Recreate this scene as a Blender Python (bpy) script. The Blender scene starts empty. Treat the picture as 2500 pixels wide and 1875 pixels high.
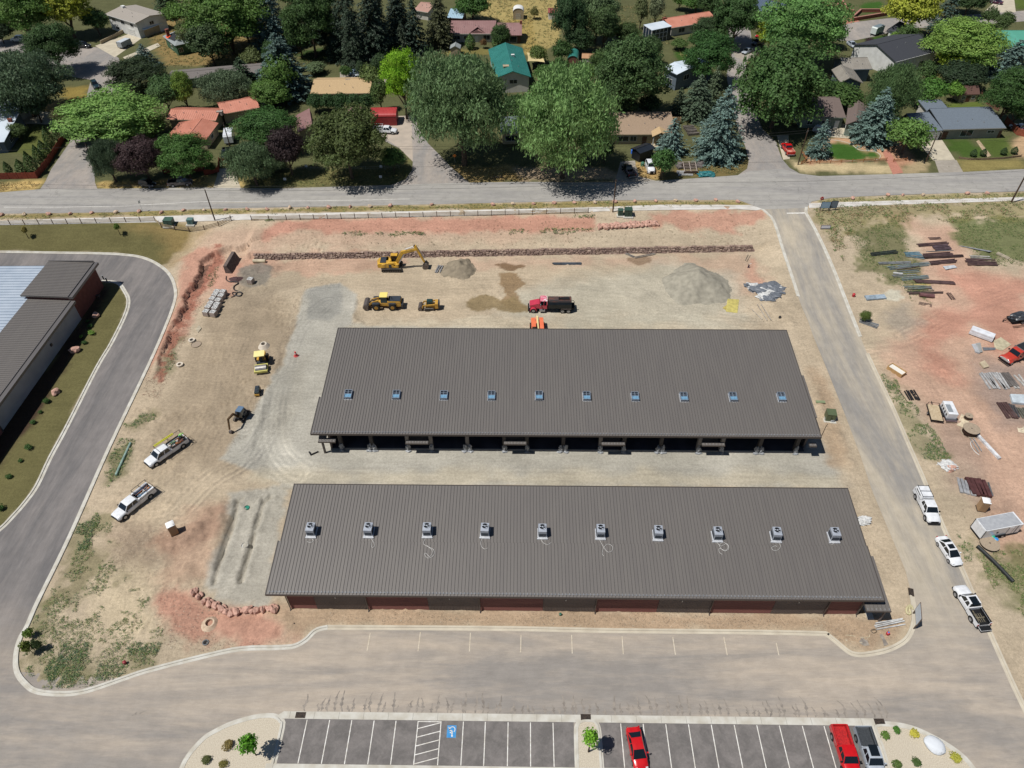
import bpy,bmesh,math,random
import numpy as np
from mathutils import Vector,Matrix
from mathutils.geometry import tessellate_polygon
random.seed(7);np.random.seed(7)
R_=math.radians
scene=bpy.context.scene
# ---------------------------------------------------------------- camera
FPX=1755.0;CAMH=91.0
PIT,ROL,YAW=R_(44.0948),R_(-.43834),R_(-1.11091)
_cw,_sw=math.cos(YAW),math.sin(YAW)
CF=np.array([_sw*math.cos(PIT),_cw*math.cos(PIT),-math.sin(PIT)])
_r0=np.array([_cw,-_sw,0.]);_u0=np.cross(_r0,CF)
CR=_r0*math.cos(ROL)+_u0*math.sin(ROL);CU=-_r0*math.sin(ROL)+_u0*math.cos(ROL)
cam_d=bpy.data.cameras.new('camera');cam=bpy.data.objects.new('camera',cam_d)
scene.collection.objects.link(cam)
cam.matrix_world=Matrix(((CR[0],CU[0],-CF[0],0),(CR[1],CU[1],-CF[1],0),(CR[2],CU[2],-CF[2],CAMH),(0,0,0,1)))
cam_d.sensor_width=36;cam_d.lens=FPX/2500*36;cam_d.clip_end=3000;cam_d.clip_start=.5
scene.camera=cam
# ---------------------------------------------------------------- world and sun
SH=Vector((.47,.20,-1.0)).normalized()
SUN_EL=math.asin(-SH.z);SUN_AZ=math.atan2(-SH.x,-SH.y)
w=bpy.data.worlds.new('World');scene.world=w;w.use_nodes=True
nt=w.node_tree;sky=nt.nodes.new('ShaderNodeTexSky');sky.sky_type='NISHITA';sky.sun_disc=False
sky.sun_elevation=SUN_EL;sky.sun_rotation=SUN_AZ;sky.altitude=1900;sky.dust_density=.6
bg=nt.nodes['Background'];nt.links.new(sky.outputs[0],bg.inputs[0]);bg.inputs[1].default_value=.05
sl=bpy.data.lights.new('sun','SUN');sl.energy=4.0;sl.angle=R_(.5);sl.color=(1,.97,.925)
so=bpy.data.objects.new('sun',sl);scene.collection.objects.link(so)
so.rotation_euler=SH.to_track_quat('-Z','Y').to_euler()
scene.view_settings.view_transform='Standard';scene.view_settings.look='None'
scene.view_settings.exposure=.27;scene.view_settings.gamma=1
scene.render.engine='CYCLES'
# ---------------------------------------------------------------- picture point -> place on the ground
def P(u,v,z=0.):
 d=CF*FPX+CR*(u-1250)-CU*(v-937.5)
 return np.array([0,0,CAMH])+d*((z-CAMH)/d[2])
def sstep(a,b,x):
 t=np.clip((x-a)/(b-a),0,1);return t*t*(3-2*t)
YW0=132.9
def ywall(x):return 132.93+.0367*(x+63.8)
def yfence(x):return 143.4+.0513*(x+63.5)
def hmap(x,y):
 """ground height: a level site, a retaining wall and bank on its north side, the street 3.5 m up"""
 x=np.asarray(x,float);y=np.asarray(y,float)
 yw,yf=ywall(x),yfence(x)
 inside=np.where(y<yw+.45,0,np.minimum(1.28+2.22*(y-yw-.45)/(yf-yw-.45),3.5))
 left=3.5*sstep(yf-9,yf+.5,y)
 right=3.5*sstep(yf-34,yf+1,y)
 wl=1-sstep(-62.2,-60.6,x)
 wr=sstep(51.4,57,x)
 return inside*(1-wl)*(1-wr)+left*wl+right*wr
def H(x,y):return float(hmap(x,y))
def G(u,v,dz=0.):
 a,b=P(u,v,6.),P(u,v,-1.)
 n=70;prev=0
 for i in range(n+1):
  t=i/n;q=a+(b-a)*t
  if q[2]<=H(q[0],q[1])+dz:
   lo,hi=prev,t
   for _ in range(14):
    m=(lo+hi)/2;q=a+(b-a)*m
    if q[2]<=H(q[0],q[1])+dz:hi=m
    else:lo=m
   q=a+(b-a)*hi;return Vector((q[0],q[1],H(q[0],q[1])))
  prev=t
 return Vector((b[0],b[1],0))
def G2(pts):return[G(u,v).to_2d()for u,v in pts]
# ---------------------------------------------------------------- objects
C=scene.collection
def link(o,parent=None):
 C.objects.link(o)
 if parent is not None:o.parent=parent
 return o
def tag(o,label=None,cat=None,group=None,kind=None):
 if label:o['label']=label
 if cat:o['category']=cat
 if group:o['group']=group
 if kind:o['kind']=kind
 return o
def thing(name,label,cat,loc=(0,0,0),rz=0,group=None):
 o=bpy.data.objects.new(name,None);o.empty_display_size=.3
 o.location=loc;o.rotation_euler=(0,0,rz);link(o)
 return tag(o,label,cat,group)
def copy_tree(o,parent=None):
 c=o.copy();C.objects.link(c);c.parent=parent
 if parent is not None:c.matrix_parent_inverse=o.matrix_parent_inverse
 for ch in KIDS.get(o.name,[]):KIDS.setdefault(c.name,[]).append(copy_tree(ch,c))
 return c
KIDS={}
# ---------------------------------------------------------------- materials
MATS={}
def node(nt,t,**k):
 n=nt.nodes.new(t)
 for a,b in k.items():
  if hasattr(n,a):setattr(n,a,b)
 return n
def S(c):
 """sRGB 0-255 to linear"""
 return tuple((x/255/12.92 if x/255<=.04045 else((x/255+.055)/1.055)**2.4)for x in c)
def M(name,c1,c2=None,sc=1.,rough=.75,metal=0.,bump=0.,bsc=None,coat=0.,trans=0.,stretch=None,lo=.35,hi=.65,detail=4,world=False,alpha=1):
 if name in MATS:return MATS[name]
 m=bpy.data.materials.new(name);m.use_nodes=True;n=m.node_tree;b=n.nodes['Principled BSDF']
 b.inputs['Roughness'].default_value=rough;b.inputs['Metallic'].default_value=metal
 b.inputs['Base Color'].default_value=(*c1,1)
 if rough>.5:b.inputs['Specular IOR Level'].default_value=.25
 if coat:b.inputs['Coat Weight'].default_value=coat;b.inputs['Coat Roughness'].default_value=.08
 if trans:b.inputs['Transmission Weight'].default_value=trans
 if c2 is not None or bump:
  if world:co=node(n,'ShaderNodeNewGeometry').outputs['Position']
  else:co=node(n,'ShaderNodeTexCoord').outputs['Object']
  if stretch:
   mp=node(n,'ShaderNodeMapping');mp.inputs['Scale'].default_value=stretch;n.links.new(co,mp.inputs[0]);co=mp.outputs[0]
  if c2 is not None:
   t=node(n,'ShaderNodeTexNoise');t.inputs['Scale'].default_value=sc;t.inputs['Detail'].default_value=detail
   n.links.new(co,t.inputs['Vector']);r=node(n,'ShaderNodeValToRGB')
   r.color_ramp.elements[0].position=lo;r.color_ramp.elements[1].position=hi
   r.color_ramp.elements[0].color=(*c1,1);r.color_ramp.elements[1].color=(*c2,1)
   n.links.new(t.outputs[0],r.inputs[0]);n.links.new(r.outputs[0],b.inputs['Base Color'])
  if bump:
   t2=node(n,'ShaderNodeTexNoise');t2.inputs['Scale'].default_value=bsc or sc*4;t2.inputs['Detail'].default_value=5
   n.links.new(co,t2.inputs['Vector']);bp=node(n,'ShaderNodeBump');bp.inputs['Strength'].default_value=1
   bp.inputs['Distance'].default_value=bump;n.links.new(t2.outputs[0],bp.inputs['Height']);n.links.new(bp.outputs[0],b.inputs['Normal'])
 MATS[name]=m;return m
def paint(name,c,rough=.3,metal=0.):return M(name,c,tuple(x*.82 for x in c),1.6,rough,metal,coat=.6)
# ---------------------------------------------------------------- mesh builder
class MB:
 def __init__(s):s.v=[];s.f=[];s.mi=[];s.X=Matrix.Identity(4)
 def at(s,x=0,y=0,z=0,rx=0,ry=0,rz=0,sc=1):
  s.X=Matrix.Translation((x,y,z))@Matrix.Rotation(rz,4,'Z')@Matrix.Rotation(ry,4,'Y')@Matrix.Rotation(rx,4,'X')@Matrix.Scale(sc,4);return s
 def add(s,vs,fs,mi=0):
  n=len(s.v);s.v+=[tuple(s.X@Vector(p))for p in vs];s.f+=[tuple(n+i for i in f)for f in fs];s.mi+=[mi]*len(fs);return s
 def box(s,x0,x1,y0,y1,z0,z1,mi=0,tx=0.,ty=0.):
  """box; tx, ty pull the top in"""
  vs=[(x0,y0,z0),(x1,y0,z0),(x1,y1,z0),(x0,y1,z0),(x0+tx,y0+ty,z1),(x1-tx,y0+ty,z1),(x1-tx,y1-ty,z1),(x0+tx,y1-ty,z1)]
  return s.add(vs,[(3,2,1,0),(4,5,6,7),(0,1,5,4),(1,2,6,5),(2,3,7,6),(3,0,4,7)],mi)
 def cb(s,cx,cy,cz,sx,sy,sz,mi=0,**k):return s.box(cx-sx/2,cx+sx/2,cy-sy/2,cy+sy/2,cz-sz/2,cz+sz/2,mi,**k)
 def prism(s,pts,z0,z1,mi=0):
  n=len(pts);a=sum(pts[i][0]*pts[(i+1)%n][1]-pts[(i+1)%n][0]*pts[i][1]for i in range(n))
  if a<0:pts=pts[::-1]
  vs=[(p[0],p[1],z0)for p in pts]+[(p[0],p[1],z1)for p in pts]
  return s.add(vs,[tuple(range(n))[::-1],tuple(range(n,2*n))]+[(i,(i+1)%n,n+(i+1)%n,n+i)for i in range(n)],mi)
 def prof(s,pts,y0,y1,mi=0):
  """profile in XZ swept along Y"""
  n=len(pts);a=sum(pts[i][0]*pts[(i+1)%n][1]-pts[(i+1)%n][0]*pts[i][1]for i in range(n))
  if a<0:pts=pts[::-1]
  vs=[(p[0],y0,p[1])for p in pts]+[(p[0],y1,p[1])for p in pts]
  return s.add(vs,[tuple(range(n)),tuple(range(n,2*n))[::-1]]+[(i,n+i,n+(i+1)%n,(i+1)%n)for i in range(n)],mi)
 def cyl(s,a,b,r,r2=None,n=10,mi=0,cap=True):
  a,b=Vector(a),Vector(b);d=(b-a);r2=r if r2 is None else r2
  if d.length<1e-6:return s
  q=d.to_track_quat('Z','Y');e1,e2=q@Vector((1,0,0)),q@Vector((0,1,0))
  vs=[a+(e1*math.cos(t)+e2*math.sin(t))*r for t in[2*math.pi*i/n for i in range(n)]]+[b+(e1*math.cos(t)+e2*math.sin(t))*r2 for t in[2*math.pi*i/n for i in range(n)]]
  fs=[(i,(i+1)%n,n+(i+1)%n,n+i)for i in range(n)]
  if cap:fs+=[tuple(range(n))[::-1],tuple(range(n,2*n))]
  return s.add(vs,fs,mi)
 def ring(s,a,b,ro,ri,n=16,mi=0):
  a,b=Vector(a),Vector(b);q=(b-a).to_track_quat('Z','Y');e1,e2=q@Vector((1,0,0)),q@Vector((0,1,0));vs=[]
  for c,r in((a,ro),(b,ro),(b,ri),(a,ri)):vs+=[c+(e1*math.cos(2*math.pi*i/n)+e2*math.sin(2*math.pi*i/n))*r for i in range(n)]
  return s.add(vs,[(k*n+i,k*n+(i+1)%n,((k+1)%4)*n+(i+1)%n,((k+1)%4)*n+i)for k in range(4)for i in range(n)],mi)
 def tube(s,pts,r,n=6,mi=0):
  for i in range(len(pts)-1):s.cyl(pts[i],pts[i+1],r,None,n,mi)
  return s
 def loft(s,rings,mi=0,caps=True,closed=True):
  n=len(rings[0]);vs=[p for r in rings for p in r];fs=[]
  for k in range(len(rings)-1):
   for i in range(n if closed else n-1):fs.append((k*n+i,k*n+(i+1)%n,(k+1)*n+(i+1)%n,(k+1)*n+i))
  if caps:fs+=[tuple(range(n))[::-1],tuple(range((len(rings)-1)*n,len(rings)*n))]
  return s.add(vs,fs,mi)
 def quad(s,a,b,c,d,mi=0):return s.add([a,b,c,d],[(0,1,2,3)],mi)
 def lathe(s,pr,n=16,mi=0,cx=0,cy=0):
  rings=[[(cx+r*math.cos(2*math.pi*i/n),cy+r*math.sin(2*math.pi*i/n),z)for i in range(n)]for r,z in pr]
  return s.loft(rings,mi)
 def build(s,name,mat,parent=None,smooth=False,bevel=0.,fix=True):
  me=bpy.data.meshes.new(name);me.from_pydata(s.v,[],s.f)
  for m in(mat if isinstance(mat,(list,tuple))else[mat]):me.materials.append(m)
  me.polygons.foreach_set('material_index',s.mi)
  if fix or bevel:
   b=bmesh.new();b.from_mesh(me)
   if fix:bmesh.ops.recalc_face_normals(b,faces=b.faces)
   if bevel:bmesh.ops.bevel(b,geom=[e for e in b.edges if e.is_manifold and e.calc_face_angle(0)>.5],offset=bevel,segments=2,affect='EDGES',profile=.7)
   b.to_mesh(me);b.free()
  if smooth:
   me.polygons.foreach_set('use_smooth',[True]*len(me.polygons))
   try:me.set_sharp_from_angle(angle=R_(38))
   except Exception:pass
  o=bpy.data.objects.new(name,me);link(o,parent)
  if parent is not None:KIDS.setdefault(parent.name,[]).append(o)
  return o
# ---------------------------------------------------------------- noise on arrays
def vnoise(x,y,seed=0):
 xi=np.floor(x).astype(np.int64);yi=np.floor(y).astype(np.int64);fx=x-xi;fy=y-yi
 def h(a,b):
  n=(a*374761393+b*668265263+seed*982451653)&0x7fffffff
  n=(n^(n>>13))*1274126177&0x7fffffff
  return((n^(n>>16))&0xffff)/65535.
 sx=fx*fx*(3-2*fx);sy=fy*fy*(3-2*fy)
 return(h(xi,yi)*(1-sx)+h(xi+1,yi)*sx)*(1-sy)+(h(xi,yi+1)*(1-sx)+h(xi+1,yi+1)*sx)*sy
def fbm(x,y,sc,o=4,seed=0):
 t=0;a=.5;n=0
 for i in range(o):t=t+a*vnoise(x*sc,y*sc,seed+i*17);n+=a;a*=.55;sc*=2.03
 return t/n
def polysd(X,Y,poly):
 """signed distance to a polygon, positive inside"""
 d=np.full(X.shape,1e9);ins=np.zeros(X.shape,bool);n=len(poly)
 for i in range(n):
  ax,ay=poly[i];bx,by=poly[(i+1)%n];ex,ey=bx-ax,by-ay
  L=ex*ex+ey*ey+1e-9;t=np.clip(((X-ax)*ex+(Y-ay)*ey)/L,0,1)
  d=np.minimum(d,(X-ax-ex*t)**2+(Y-ay-ey*t)**2)
  if by!=ay:
   c=((ay>Y)!=(by>Y))&(X<(bx-ax)*(Y-ay)/(by-ay)+ax);ins^=c
 d=np.sqrt(d);return np.where(ins,d,-d)
def linesd(X,Y,pl):
 """distance to an open line and which side (positive = left of its direction)"""
 d=np.full(X.shape,1e9);sgn=np.zeros(X.shape)
 for i in range(len(pl)-1):
  ax,ay=pl[i];bx,by=pl[i+1];ex,ey=bx-ax,by-ay
  t=np.clip(((X-ax)*ex+(Y-ay)*ey)/(ex*ex+ey*ey+1e-9),0,1);dd=(X-ax-ex*t)**2+(Y-ay-ey*t)**2
  m=dd<d;sgn=np.where(m,np.sign(ex*(Y-ay)-ey*(X-ax)),sgn);d=np.minimum(d,dd)
 return np.sqrt(d),sgn
def catmull(p,n=5,closed=False):
 p=[Vector(q)for q in p];out=[];N=len(p)
 for i in range(N if closed else N-1):
  if closed:a,b,c,d=p[i-1],p[i],p[(i+1)%N],p[(i+2)%N]
  else:a,b,c,d=p[max(i-1,0)],p[i],p[i+1],p[min(i+2,N-1)]
  for k in range(n):
   t=k/n;out.append(.5*((2*b)+(c-a)*t+(2*a-5*b+4*c-d)*t*t+(3*b-a-3*c+d)*t**3))
 if not closed:out.append(p[-1])
 return out
# ================================================================ GROUND
def _ss(a,b,x):
 t=min(1.,max(0.,(x-a)/(b-a)));return t*t*(3-2*t)
def H(x,y):
 yw=132.93+.0367*(x+63.8);yf=143.4+.0513*(x+63.5)
 ins=0. if y<yw+.45 else min(1.28+2.22*(y-yw-.45)/(yf-yw-.45),3.5)
 l=3.5*_ss(yf-9,yf+.5,y);r=3.5*_ss(yf-34,yf+1,y)
 wl=1-_ss(-62.2,-60.6,x);wr=_ss(51.4,57,x)
 return ins*(1-wl)*(1-wr)+l*wl+r*wr
D=lambda r,g,b:np.array(S((r,g,b)))/1.18
# site edges in picture points
CURB_SITE=[(1946,718),(1889,540),(1874,522),(1862,511),(1845,506)]
CURB_W=[(-40,616),(0,615),(120,617),(241,619),(301,622),(347,629),(386,646),(416,673),(429,712),(422,751),(392,827),(359,900),(298,1027),(253,1123),(181,1286),(139,1375),(90,1474),(66,1529),(48,1562),(39,1604),(42,1640),(60,1667),(90,1688),(151,1694),(211,1687),(301,1657),(362,1637),(500,1602),(590,1584),(681,1581),(720,1577),(747,1562),(765,1544),(780,1536),(800,1532)]
CURB_S=[(800,1532),(1000,1533),(1250,1535),(1500,1540),(1801,1543),(2000,1547),(2018,1550),(2039,1565),(2069,1590),(2090,1598),(2120,1597),(2169,1586),(2211,1562),(2229,1526),(2231,1490),(2226,1455)]
CURB_E=[(1969,506),(1968,520),(1979,540),(2000,580),(2030,646),(2060,721),(2100,822)]
CURB_E2=[(2117,863),(2136,905),(2181,999),(2211,1069),(2259,1180),(2301,1283),(2346,1384),(2416,1544),(2452,1625),(2482,1691),(2530,1790)]
CURB_IN=[(248,686),(286,691),(304,712),(313,736),(304,772),(271,839),(235,900),(163,1042),(121,1120),(90,1186),(60,1228),(30,1262),(0,1292),(-60,1335)]
_rd=lambda pts:[tuple(p)for p in G2(pts)]
def wpoly(pts):return[(p.x,p.y)for p in[G(*q)for q in pts]]
RX=(-60,460)
MAIN=[(-260,488),(0,470),(111,461),(235,461),(500,458),(693,460),(952,452),(1145,446),(1271,444),(1500,446),(1615,441),(1801,428),(1828,418),(1910,412),(1952,424),(2000,430),(2181,425),(2353,420),(2500,413),(2760,400),(2760,455),(2500,467),(2181,476),(2030,483),(1982,492),(1969,508),(1862,511),(1835,500),(1801,488),(1500,489),(1000,500),(500,510),(301,518),(0,522),(-260,532)]
ST1=[(-80,90),(0,97),(66,102),(180,110),(238,116),(275,130),(290,142),(302,180),(298,215),(262,300),(236,380),(229,400),(232,446),(240,466),(95,466),(111,443),(125,413),(169,350),(205,260),(222,195),(140,182),(100,155),(60,130),(-80,122)]
ST2=[(962,288),(1015,288),(1020,313),(1045,350),(1075,380),(1100,407),(1150,450),(945,456),(990,438),(1006,415),(1008,395),(975,362),(940,345),(930,328),(966,318)]
ST3=[(1770,60),(1830,60),(1840,130),(1838,142),(1822,152),(1826,230),(1862,316),(1895,347),(1903,372),(1910,389),(1928,410),(1960,428),(1960,450),(1780,450),(1801,428),(1824,412),(1828,392),(1819,356),(1801,316),(1776,200),(1774,181),(1780,157),(1786,133)]
ST4=[(2015,60),(2060,57),(2166,45),(2328,39),(2500,26),(2700,12),(2700,42),(2500,52),(2389,60),(2280,66),(2211,70),(2130,90),(2090,98),(2060,100),(2030,95)]
ROADW=CURB_W[:-2][:]
DRIVE=[(-60,616)]+CURB_W+CURB_S[1:]+[(2222,1440),(2211,1395),(2181,1322),(2130,1201),(2100,1111),(2060,1005),(2018,900),(1985,820),(1973,785),(1958,751),(1946,718),(1889,540),(1874,522),(1862,511),(1845,500),(1975,498)]+CURB_E+CURB_E2+[(2560,1900),(2400,2050),(-60,2050),(-400,1700),(-400,1600),(-120,1380)]+CURB_IN[::-1]+[(200,690),(-60,690)]
W_ROADS=[wpoly(p)for p in(MAIN,ST1,ST2,ST3,ST4,DRIVE)]
ZON=[]
def zone(col,pts,soft=1.0,amp=1.5,op=1.0,sc=.35):ZON.append((np.array(col),wpoly(pts),soft,amp,op,sc))
DIRT,RED,PINK,GRV,BRN=D(189,174,150),D(187,139,119),D(193,159,137),D(176,172,160),D(160,147,128)
DRY,LAWN,GRN,OLV=D(158,138,92),D(106,101,66),D(62,88,42),D(120,112,70)
# residential blocks
zone(D(94,95,64),[(-900,-40),(3400,-40),(2800,430),(-400,480)],1,2)
for pts,c in(([(1170,0),(1360,0),(1365,95),(1330,130),(1290,125),(1280,60),(1170,50)],D(165,148,96)),([(1235,50),(1300,40),(1310,130),(1290,145),(1270,100)],D(160,140,84)),([(1100,118),(1210,120),(1205,135),(1080,132)],D(120,112,66)),([(720,128),(830,110),(835,140),(735,150)],D(60,78,40)),([(345,40),(640,40),(630,160),(400,160)],D(140,120,78)),([(2305,342),(2370,338),(2410,382),(2345,386),(2325,370)],D(70,92,40)),([(2388,338),(2460,335),(2480,378),(2412,384)],D(82,98,46)),([(2305,252),(2390,248),(2410,270),(2320,272)],D(95,108,50)),([(2098,8),(2150,5),(2165,28),(2110,32)],D(60,92,36)),([(2460,-10),(2520,-10),(2520,22),(2480,22)],D(85,100,46)),([(2110,92),(2180,85),(2180,108),(2150,110)],D(55,84,34)),([(1650,125),(1690,120),(1700,190),(1680,200),(1655,195)],D(62,88,38)),([(1785,98),(1835,98),(1830,112),(1790,116)],D(120,118,62)),([(45,320),(110,290),(130,370),(100,390),(50,370)],D(92,98,52)),([(140,215),(215,208),(222,240),(170,260)],D(140,122,66)),([(60,255),(150,250),(140,300),(70,290)],D(150,128,86)),([(1390,170),(1440,165),(1445,182),(1395,185)],D(70,95,42)),([(0,444),(110,440),(85,462),(0,469)],D(200,172,112)),([(235,445),(400,440),(500,435),(500,456),(270,460),(235,458)],D(196,168,108)),([(500,432),(580,430),(600,456),(505,458)],D(196,170,112)),([(600,430),(990,395),(1005,385),(1000,425),(950,450),(700,458),(600,457)],D(120,116,74)),([(1100,405),(1250,405),(1300,440),(1145,444)],D(170,146,98)),([(1250,408),(1500,412),(1530,440),(1275,442)],D(170,150,124)),([(1545,395),(1620,405),(1620,436),(1530,440)],D(186,156,104)),([(1735,400),(1810,385),(1828,405),(1800,426),(1620,438),(1650,410)],D(118,104,66)),([(1935,395),(2180,398),(2185,424),(1955,420)],D(192,174,136)),([(2205,395),(2260,392),(2275,420),(2200,424)],D(170,152,118)),([(1975,380),(2005,340),(2060,335),(2170,365),(2190,392),(1970,398)],D(196,156,124)),([(2014,350),(2045,344),(2078,352),(2098,366),(2135,371),(2149,380),(2140,390),(2090,393),(2030,390),(2014,380)],D(62,96,38)),([(2170,345),(2215,350),(2230,400),
(2190,415),(2155,385)],D(184,142,114)),([(2330,392),(2500,388),(2500,412),(2350,418)],D(140,128,80)),([(2470,340),(2520,330),(2520,390),(2480,385)],D(190,160,126)),([(2280,150),(2330,140),(2330,190),(2280,190)],D(120,110,60))):
 zone(c,pts,.8,1.6)
# verge between street and footpath
zone(D(150,136,90),[(-100,528),(0,524),(500,512),(1000,502),(1500,491),(1801,490),(1835,500),(1500,505),(1000,514),(500,523),(0,534),(-100,538)],.6,1.2)
zone(D(158,148,104),[(1990,486),(2181,478),(2500,469),(2700,462),(2700,474),(2500,484),(2181,493),(2000,498)],.6,1.2)
# west lawn
zone(LAWN,[(-200,545),(0,545),(380,536),(470,560),(440,610),(400,648),(386,646),(347,629),(301,622),(0,615),(-200,617)],.6,1.2)
zone(D(150,128,84),[(320,545),(480,548),(520,560),(470,620),(420,650),(400,610),(380,570)],3,3,.7)
zone(LAWN,CURB_IN+[(-60,1000),(150,800),(230,690)],.3,.5)
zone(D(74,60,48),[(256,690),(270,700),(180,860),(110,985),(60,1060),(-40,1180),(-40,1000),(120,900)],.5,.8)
# site: broad soil colours
zone(D(158,142,120),[(510,690),(700,720),(740,800),(690,940),(640,1060),(560,1110),(430,1150),(370,1100),(420,960),(480,800)],4,6,.8,.12)
zone(D(150,136,116),[(600,640),(760,650),(740,700),(620,740),(560,720)],3,5,.5,.2)
zone(D(156,138,118),[(300,1290),(430,1290),(560,1240),(540,1330),(430,1370),(350,1400),(290,1370)],2,4,.8,.2)
zone(D(203,186,156),[(230,1400),(340,1380),(400,1420),(360,1520),(260,1560),(180,1540)],4,5,.8,.2)
zone(PINK,[(440,640),(520,560),(1000,535),(1436,533),(1446,565),(1000,600),(700,600),(560,700),(430,780),(360,900),(345,900),(430,740)],3,3,.55,.2)
zone(RED,[(700,535),(1000,531),(1446,531),(1442,562),(1000,568),(720,568),(640,585),(640,560)],.8,1.6,.9,.3)
zone(RED,[(1551,516),(1862,513),(1874,532),(1771,570),(1680,562),(1600,545)],1,2.5,.8,.3)
zone(RED,[(450,640),(490,605),(530,620),(525,690),(470,760),(420,850),(352,905),(345,890),(420,770),(440,690)],1.2,2.5,.75,.3)
zone(RED,[(500,660),(575,640),(600,655),(560,720),(520,720)],1,2,.7,.3)
zone(RED,[(1835,635),(1866,690),(1850,700),(1812,670)],1,1.5,.8)
zone(RED,[(520,1470),(600,1490),(700,1500),(745,1535),(710,1568),(600,1578),(540,1560),(470,1570),(400,1530),(390,1470),(440,1440)],1.2,2.5,.85,.3)
zone(D(178,134,112),[(380,1320),(480,1250),(545,1240),(520,1420),(440,1440),(400,1400)],2,3,.4,.3)
zone(RED,[(575,630),(700,625),(900,625),(1000,640),(900,660),(750,670),(600,660)],1.2,2.5,.45,.3)
zone(PINK,[(1100,636),(1840,622),(1870,700),(1800,720),(1740,660),(1500,645),(1150,655)],2,3,.5,.3)
# compacted base gravel
zone(GRV,[(745,705),(830,692),(872,722),(858,792),(1925,815),(2005,1075),(2085,1190),(705,1190),(540,1120),(575,1060),(690,890)],.5,.8,.95,.3)
zone(D(192,181,158),[(760,1150),(2050,1155),(2080,1195),(720,1185),(560,1180),(620,1140)],1.5,2,.7,.2)
zone(D(150,148,140),[(752,705),(828,694),(832,760),(800,785),(750,780)],.6,1,.8,.3)
zone(D(160,154,140),[(720,880),(760,860),(740,960),(700,1080),(660,1050),(700,960)],2,2.5,.5,.25)
zone(D(194,183,160),[(860,800),(1900,815),(1800,800),(1700,770),(1000,780),(880,790)],1,2,.6,.3)
zone(D(180,174,156),[(1250,720),(1500,660),(1640,640),(1790,660),(1800,730),(1830,780),(1700,800),(1400,790),(1240,770)],4,4,.8,.2)
zone(GRV,[(560,1205),(690,1185),(700,1240),(650,1440),(660,1480),(560,1490),(505,1440),(560,1260)],.7,1.2,.85,.4)
zone(D(128,122,112),[(585,655),(640,640),(668,655),(650,700),(610,700),(588,690)],.6,1,.85,.4)
# strip in front of the near building and right hand earth
zone(D(176,152,126),[(640,1480),(2110,1500),(2200,1500),(2195,1560),(2120,1590),(2050,1570),(2000,1540),(790,1530),(700,1560)],.8,1.2,.9,.3)
zone(D(192,175,150),[(1925,815),(1965,815),(2030,960),(2060,1090),(2130,1230),(2210,1420),(2225,1500),(2160,1500),(2100,1300),(2010,1060)],1.2,1.6,.8,.3)
zone(D(170,146,120),[(1985,900),(2020,930),(2055,1060),(2070,1130),(2030,1130),(2005,1010)],1.5,2,.7,.3)
# east lot
zone(PINK,[(2210,540),(2330,550),(2400,650),(2600,660),(2600,1400),(2420,1350),(2350,1150),(2150,900),(2110,850),(2250,780),(2260,680)],4,5,.9,.15)
zone(RED,[(2300,660),(2420,680),(2520,700),(2520,870),(2440,850),(2380,800),(2280,850),(2330,930),(2300,930),(2250,860),(2250,790),(2370,740),(2330,690)],2.5,4,.85,.2)
zone(D(150,134,124),[(2390,870),(2530,900),(2530,1060),(2450,1040),(2380,960)],2.5,3,.8,.25)
zone(D(160,140,124),[(2250,990),(2330,1000),(2400,1110),(2440,1240),(2380,1250),(2320,1190),(2290,1080)],3,3,.7,.25)
zone(D(158,148,134),[(2170,750),(2220,745),(2250,790),(2200,820),(2160,790)],1.5,2,.7)
zone(D(198,192,172),[(2150,715),(2170,705),(2195,712),(2205,728),(2190,737),(2160,732)],.3,.8,.95,.8)
zone(D(104,106,68),[(2060,560),(2190,540),(2215,580),(2265,700),(2275,740),(2230,720),(2180,690),(2130,665),(2090,660),(2110,600)],1,3,.8,.4)
zone(D(98,108,64),[(2328,535),(2450,530),(2600,540),(2600,640),(2480,640),(2400,630),(2340,595),(2325,560)],1,3,.85,.4)
zone(D(128,122,74),[(1975,505),(2100,498),(2300,492),(2600,485),(2600,530),(2200,535),(2100,560),(2030,580),(1990,540)],2,4,.6,.4)
zone(D(104,110,66),[(2380,1350),(2530,1340),(2560,1560),(2480,1500),(2420,1420)],2,4,.75,.4)
zone(D(120,118,84),[(2160,920),(2190,935),(2250,1050),(2300,1110),(2290,1140),(2230,1120),(2190,1010)],1.2,3,.6,.4)
zone(D(112,110,74),[(60,1520),(110,1500),(140,1600),(250,1600),(380,1570),(370,1600),(250,1660),(120,1680),(60,1650)],2,5,.7,.3)
zone(D(116,112,76),[(190,1270),(250,1260),(240,1340),(280,1400),(220,1430),(150,1500),(160,1380)],1.5,4,.6,.3)
zone(D(108,108,72),[(265,1110),(320,1080),(322,1100),(300,1160),(260,1180)],1,2,.7,.3)
zone(D(112,108,74),[(300,1040),(370,1000),(380,1020),(330,1050)],1,2,.6,.3)
zone(D(96,98,62),[(390,900),(410,850),(440,830),(440,860),(410,910),(395,915)],.8,2,.6,.3)
zone(D(158,106,88),[(535,612),(548,640),(522,665),(502,700),(482,722),(464,768),(442,800),(427,845),(407,885),(392,930),(384,925),(398,876),(414,835),(428,795),(453,755),(466,715),(488,680),(505,645)],.5,1.8,.85,.8)
zone(D(104,84,72),[(520,640),(505,662),(490,700),(476,715),(480,700),(494,660),(508,642)],.3,1.,.8,.8)
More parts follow.
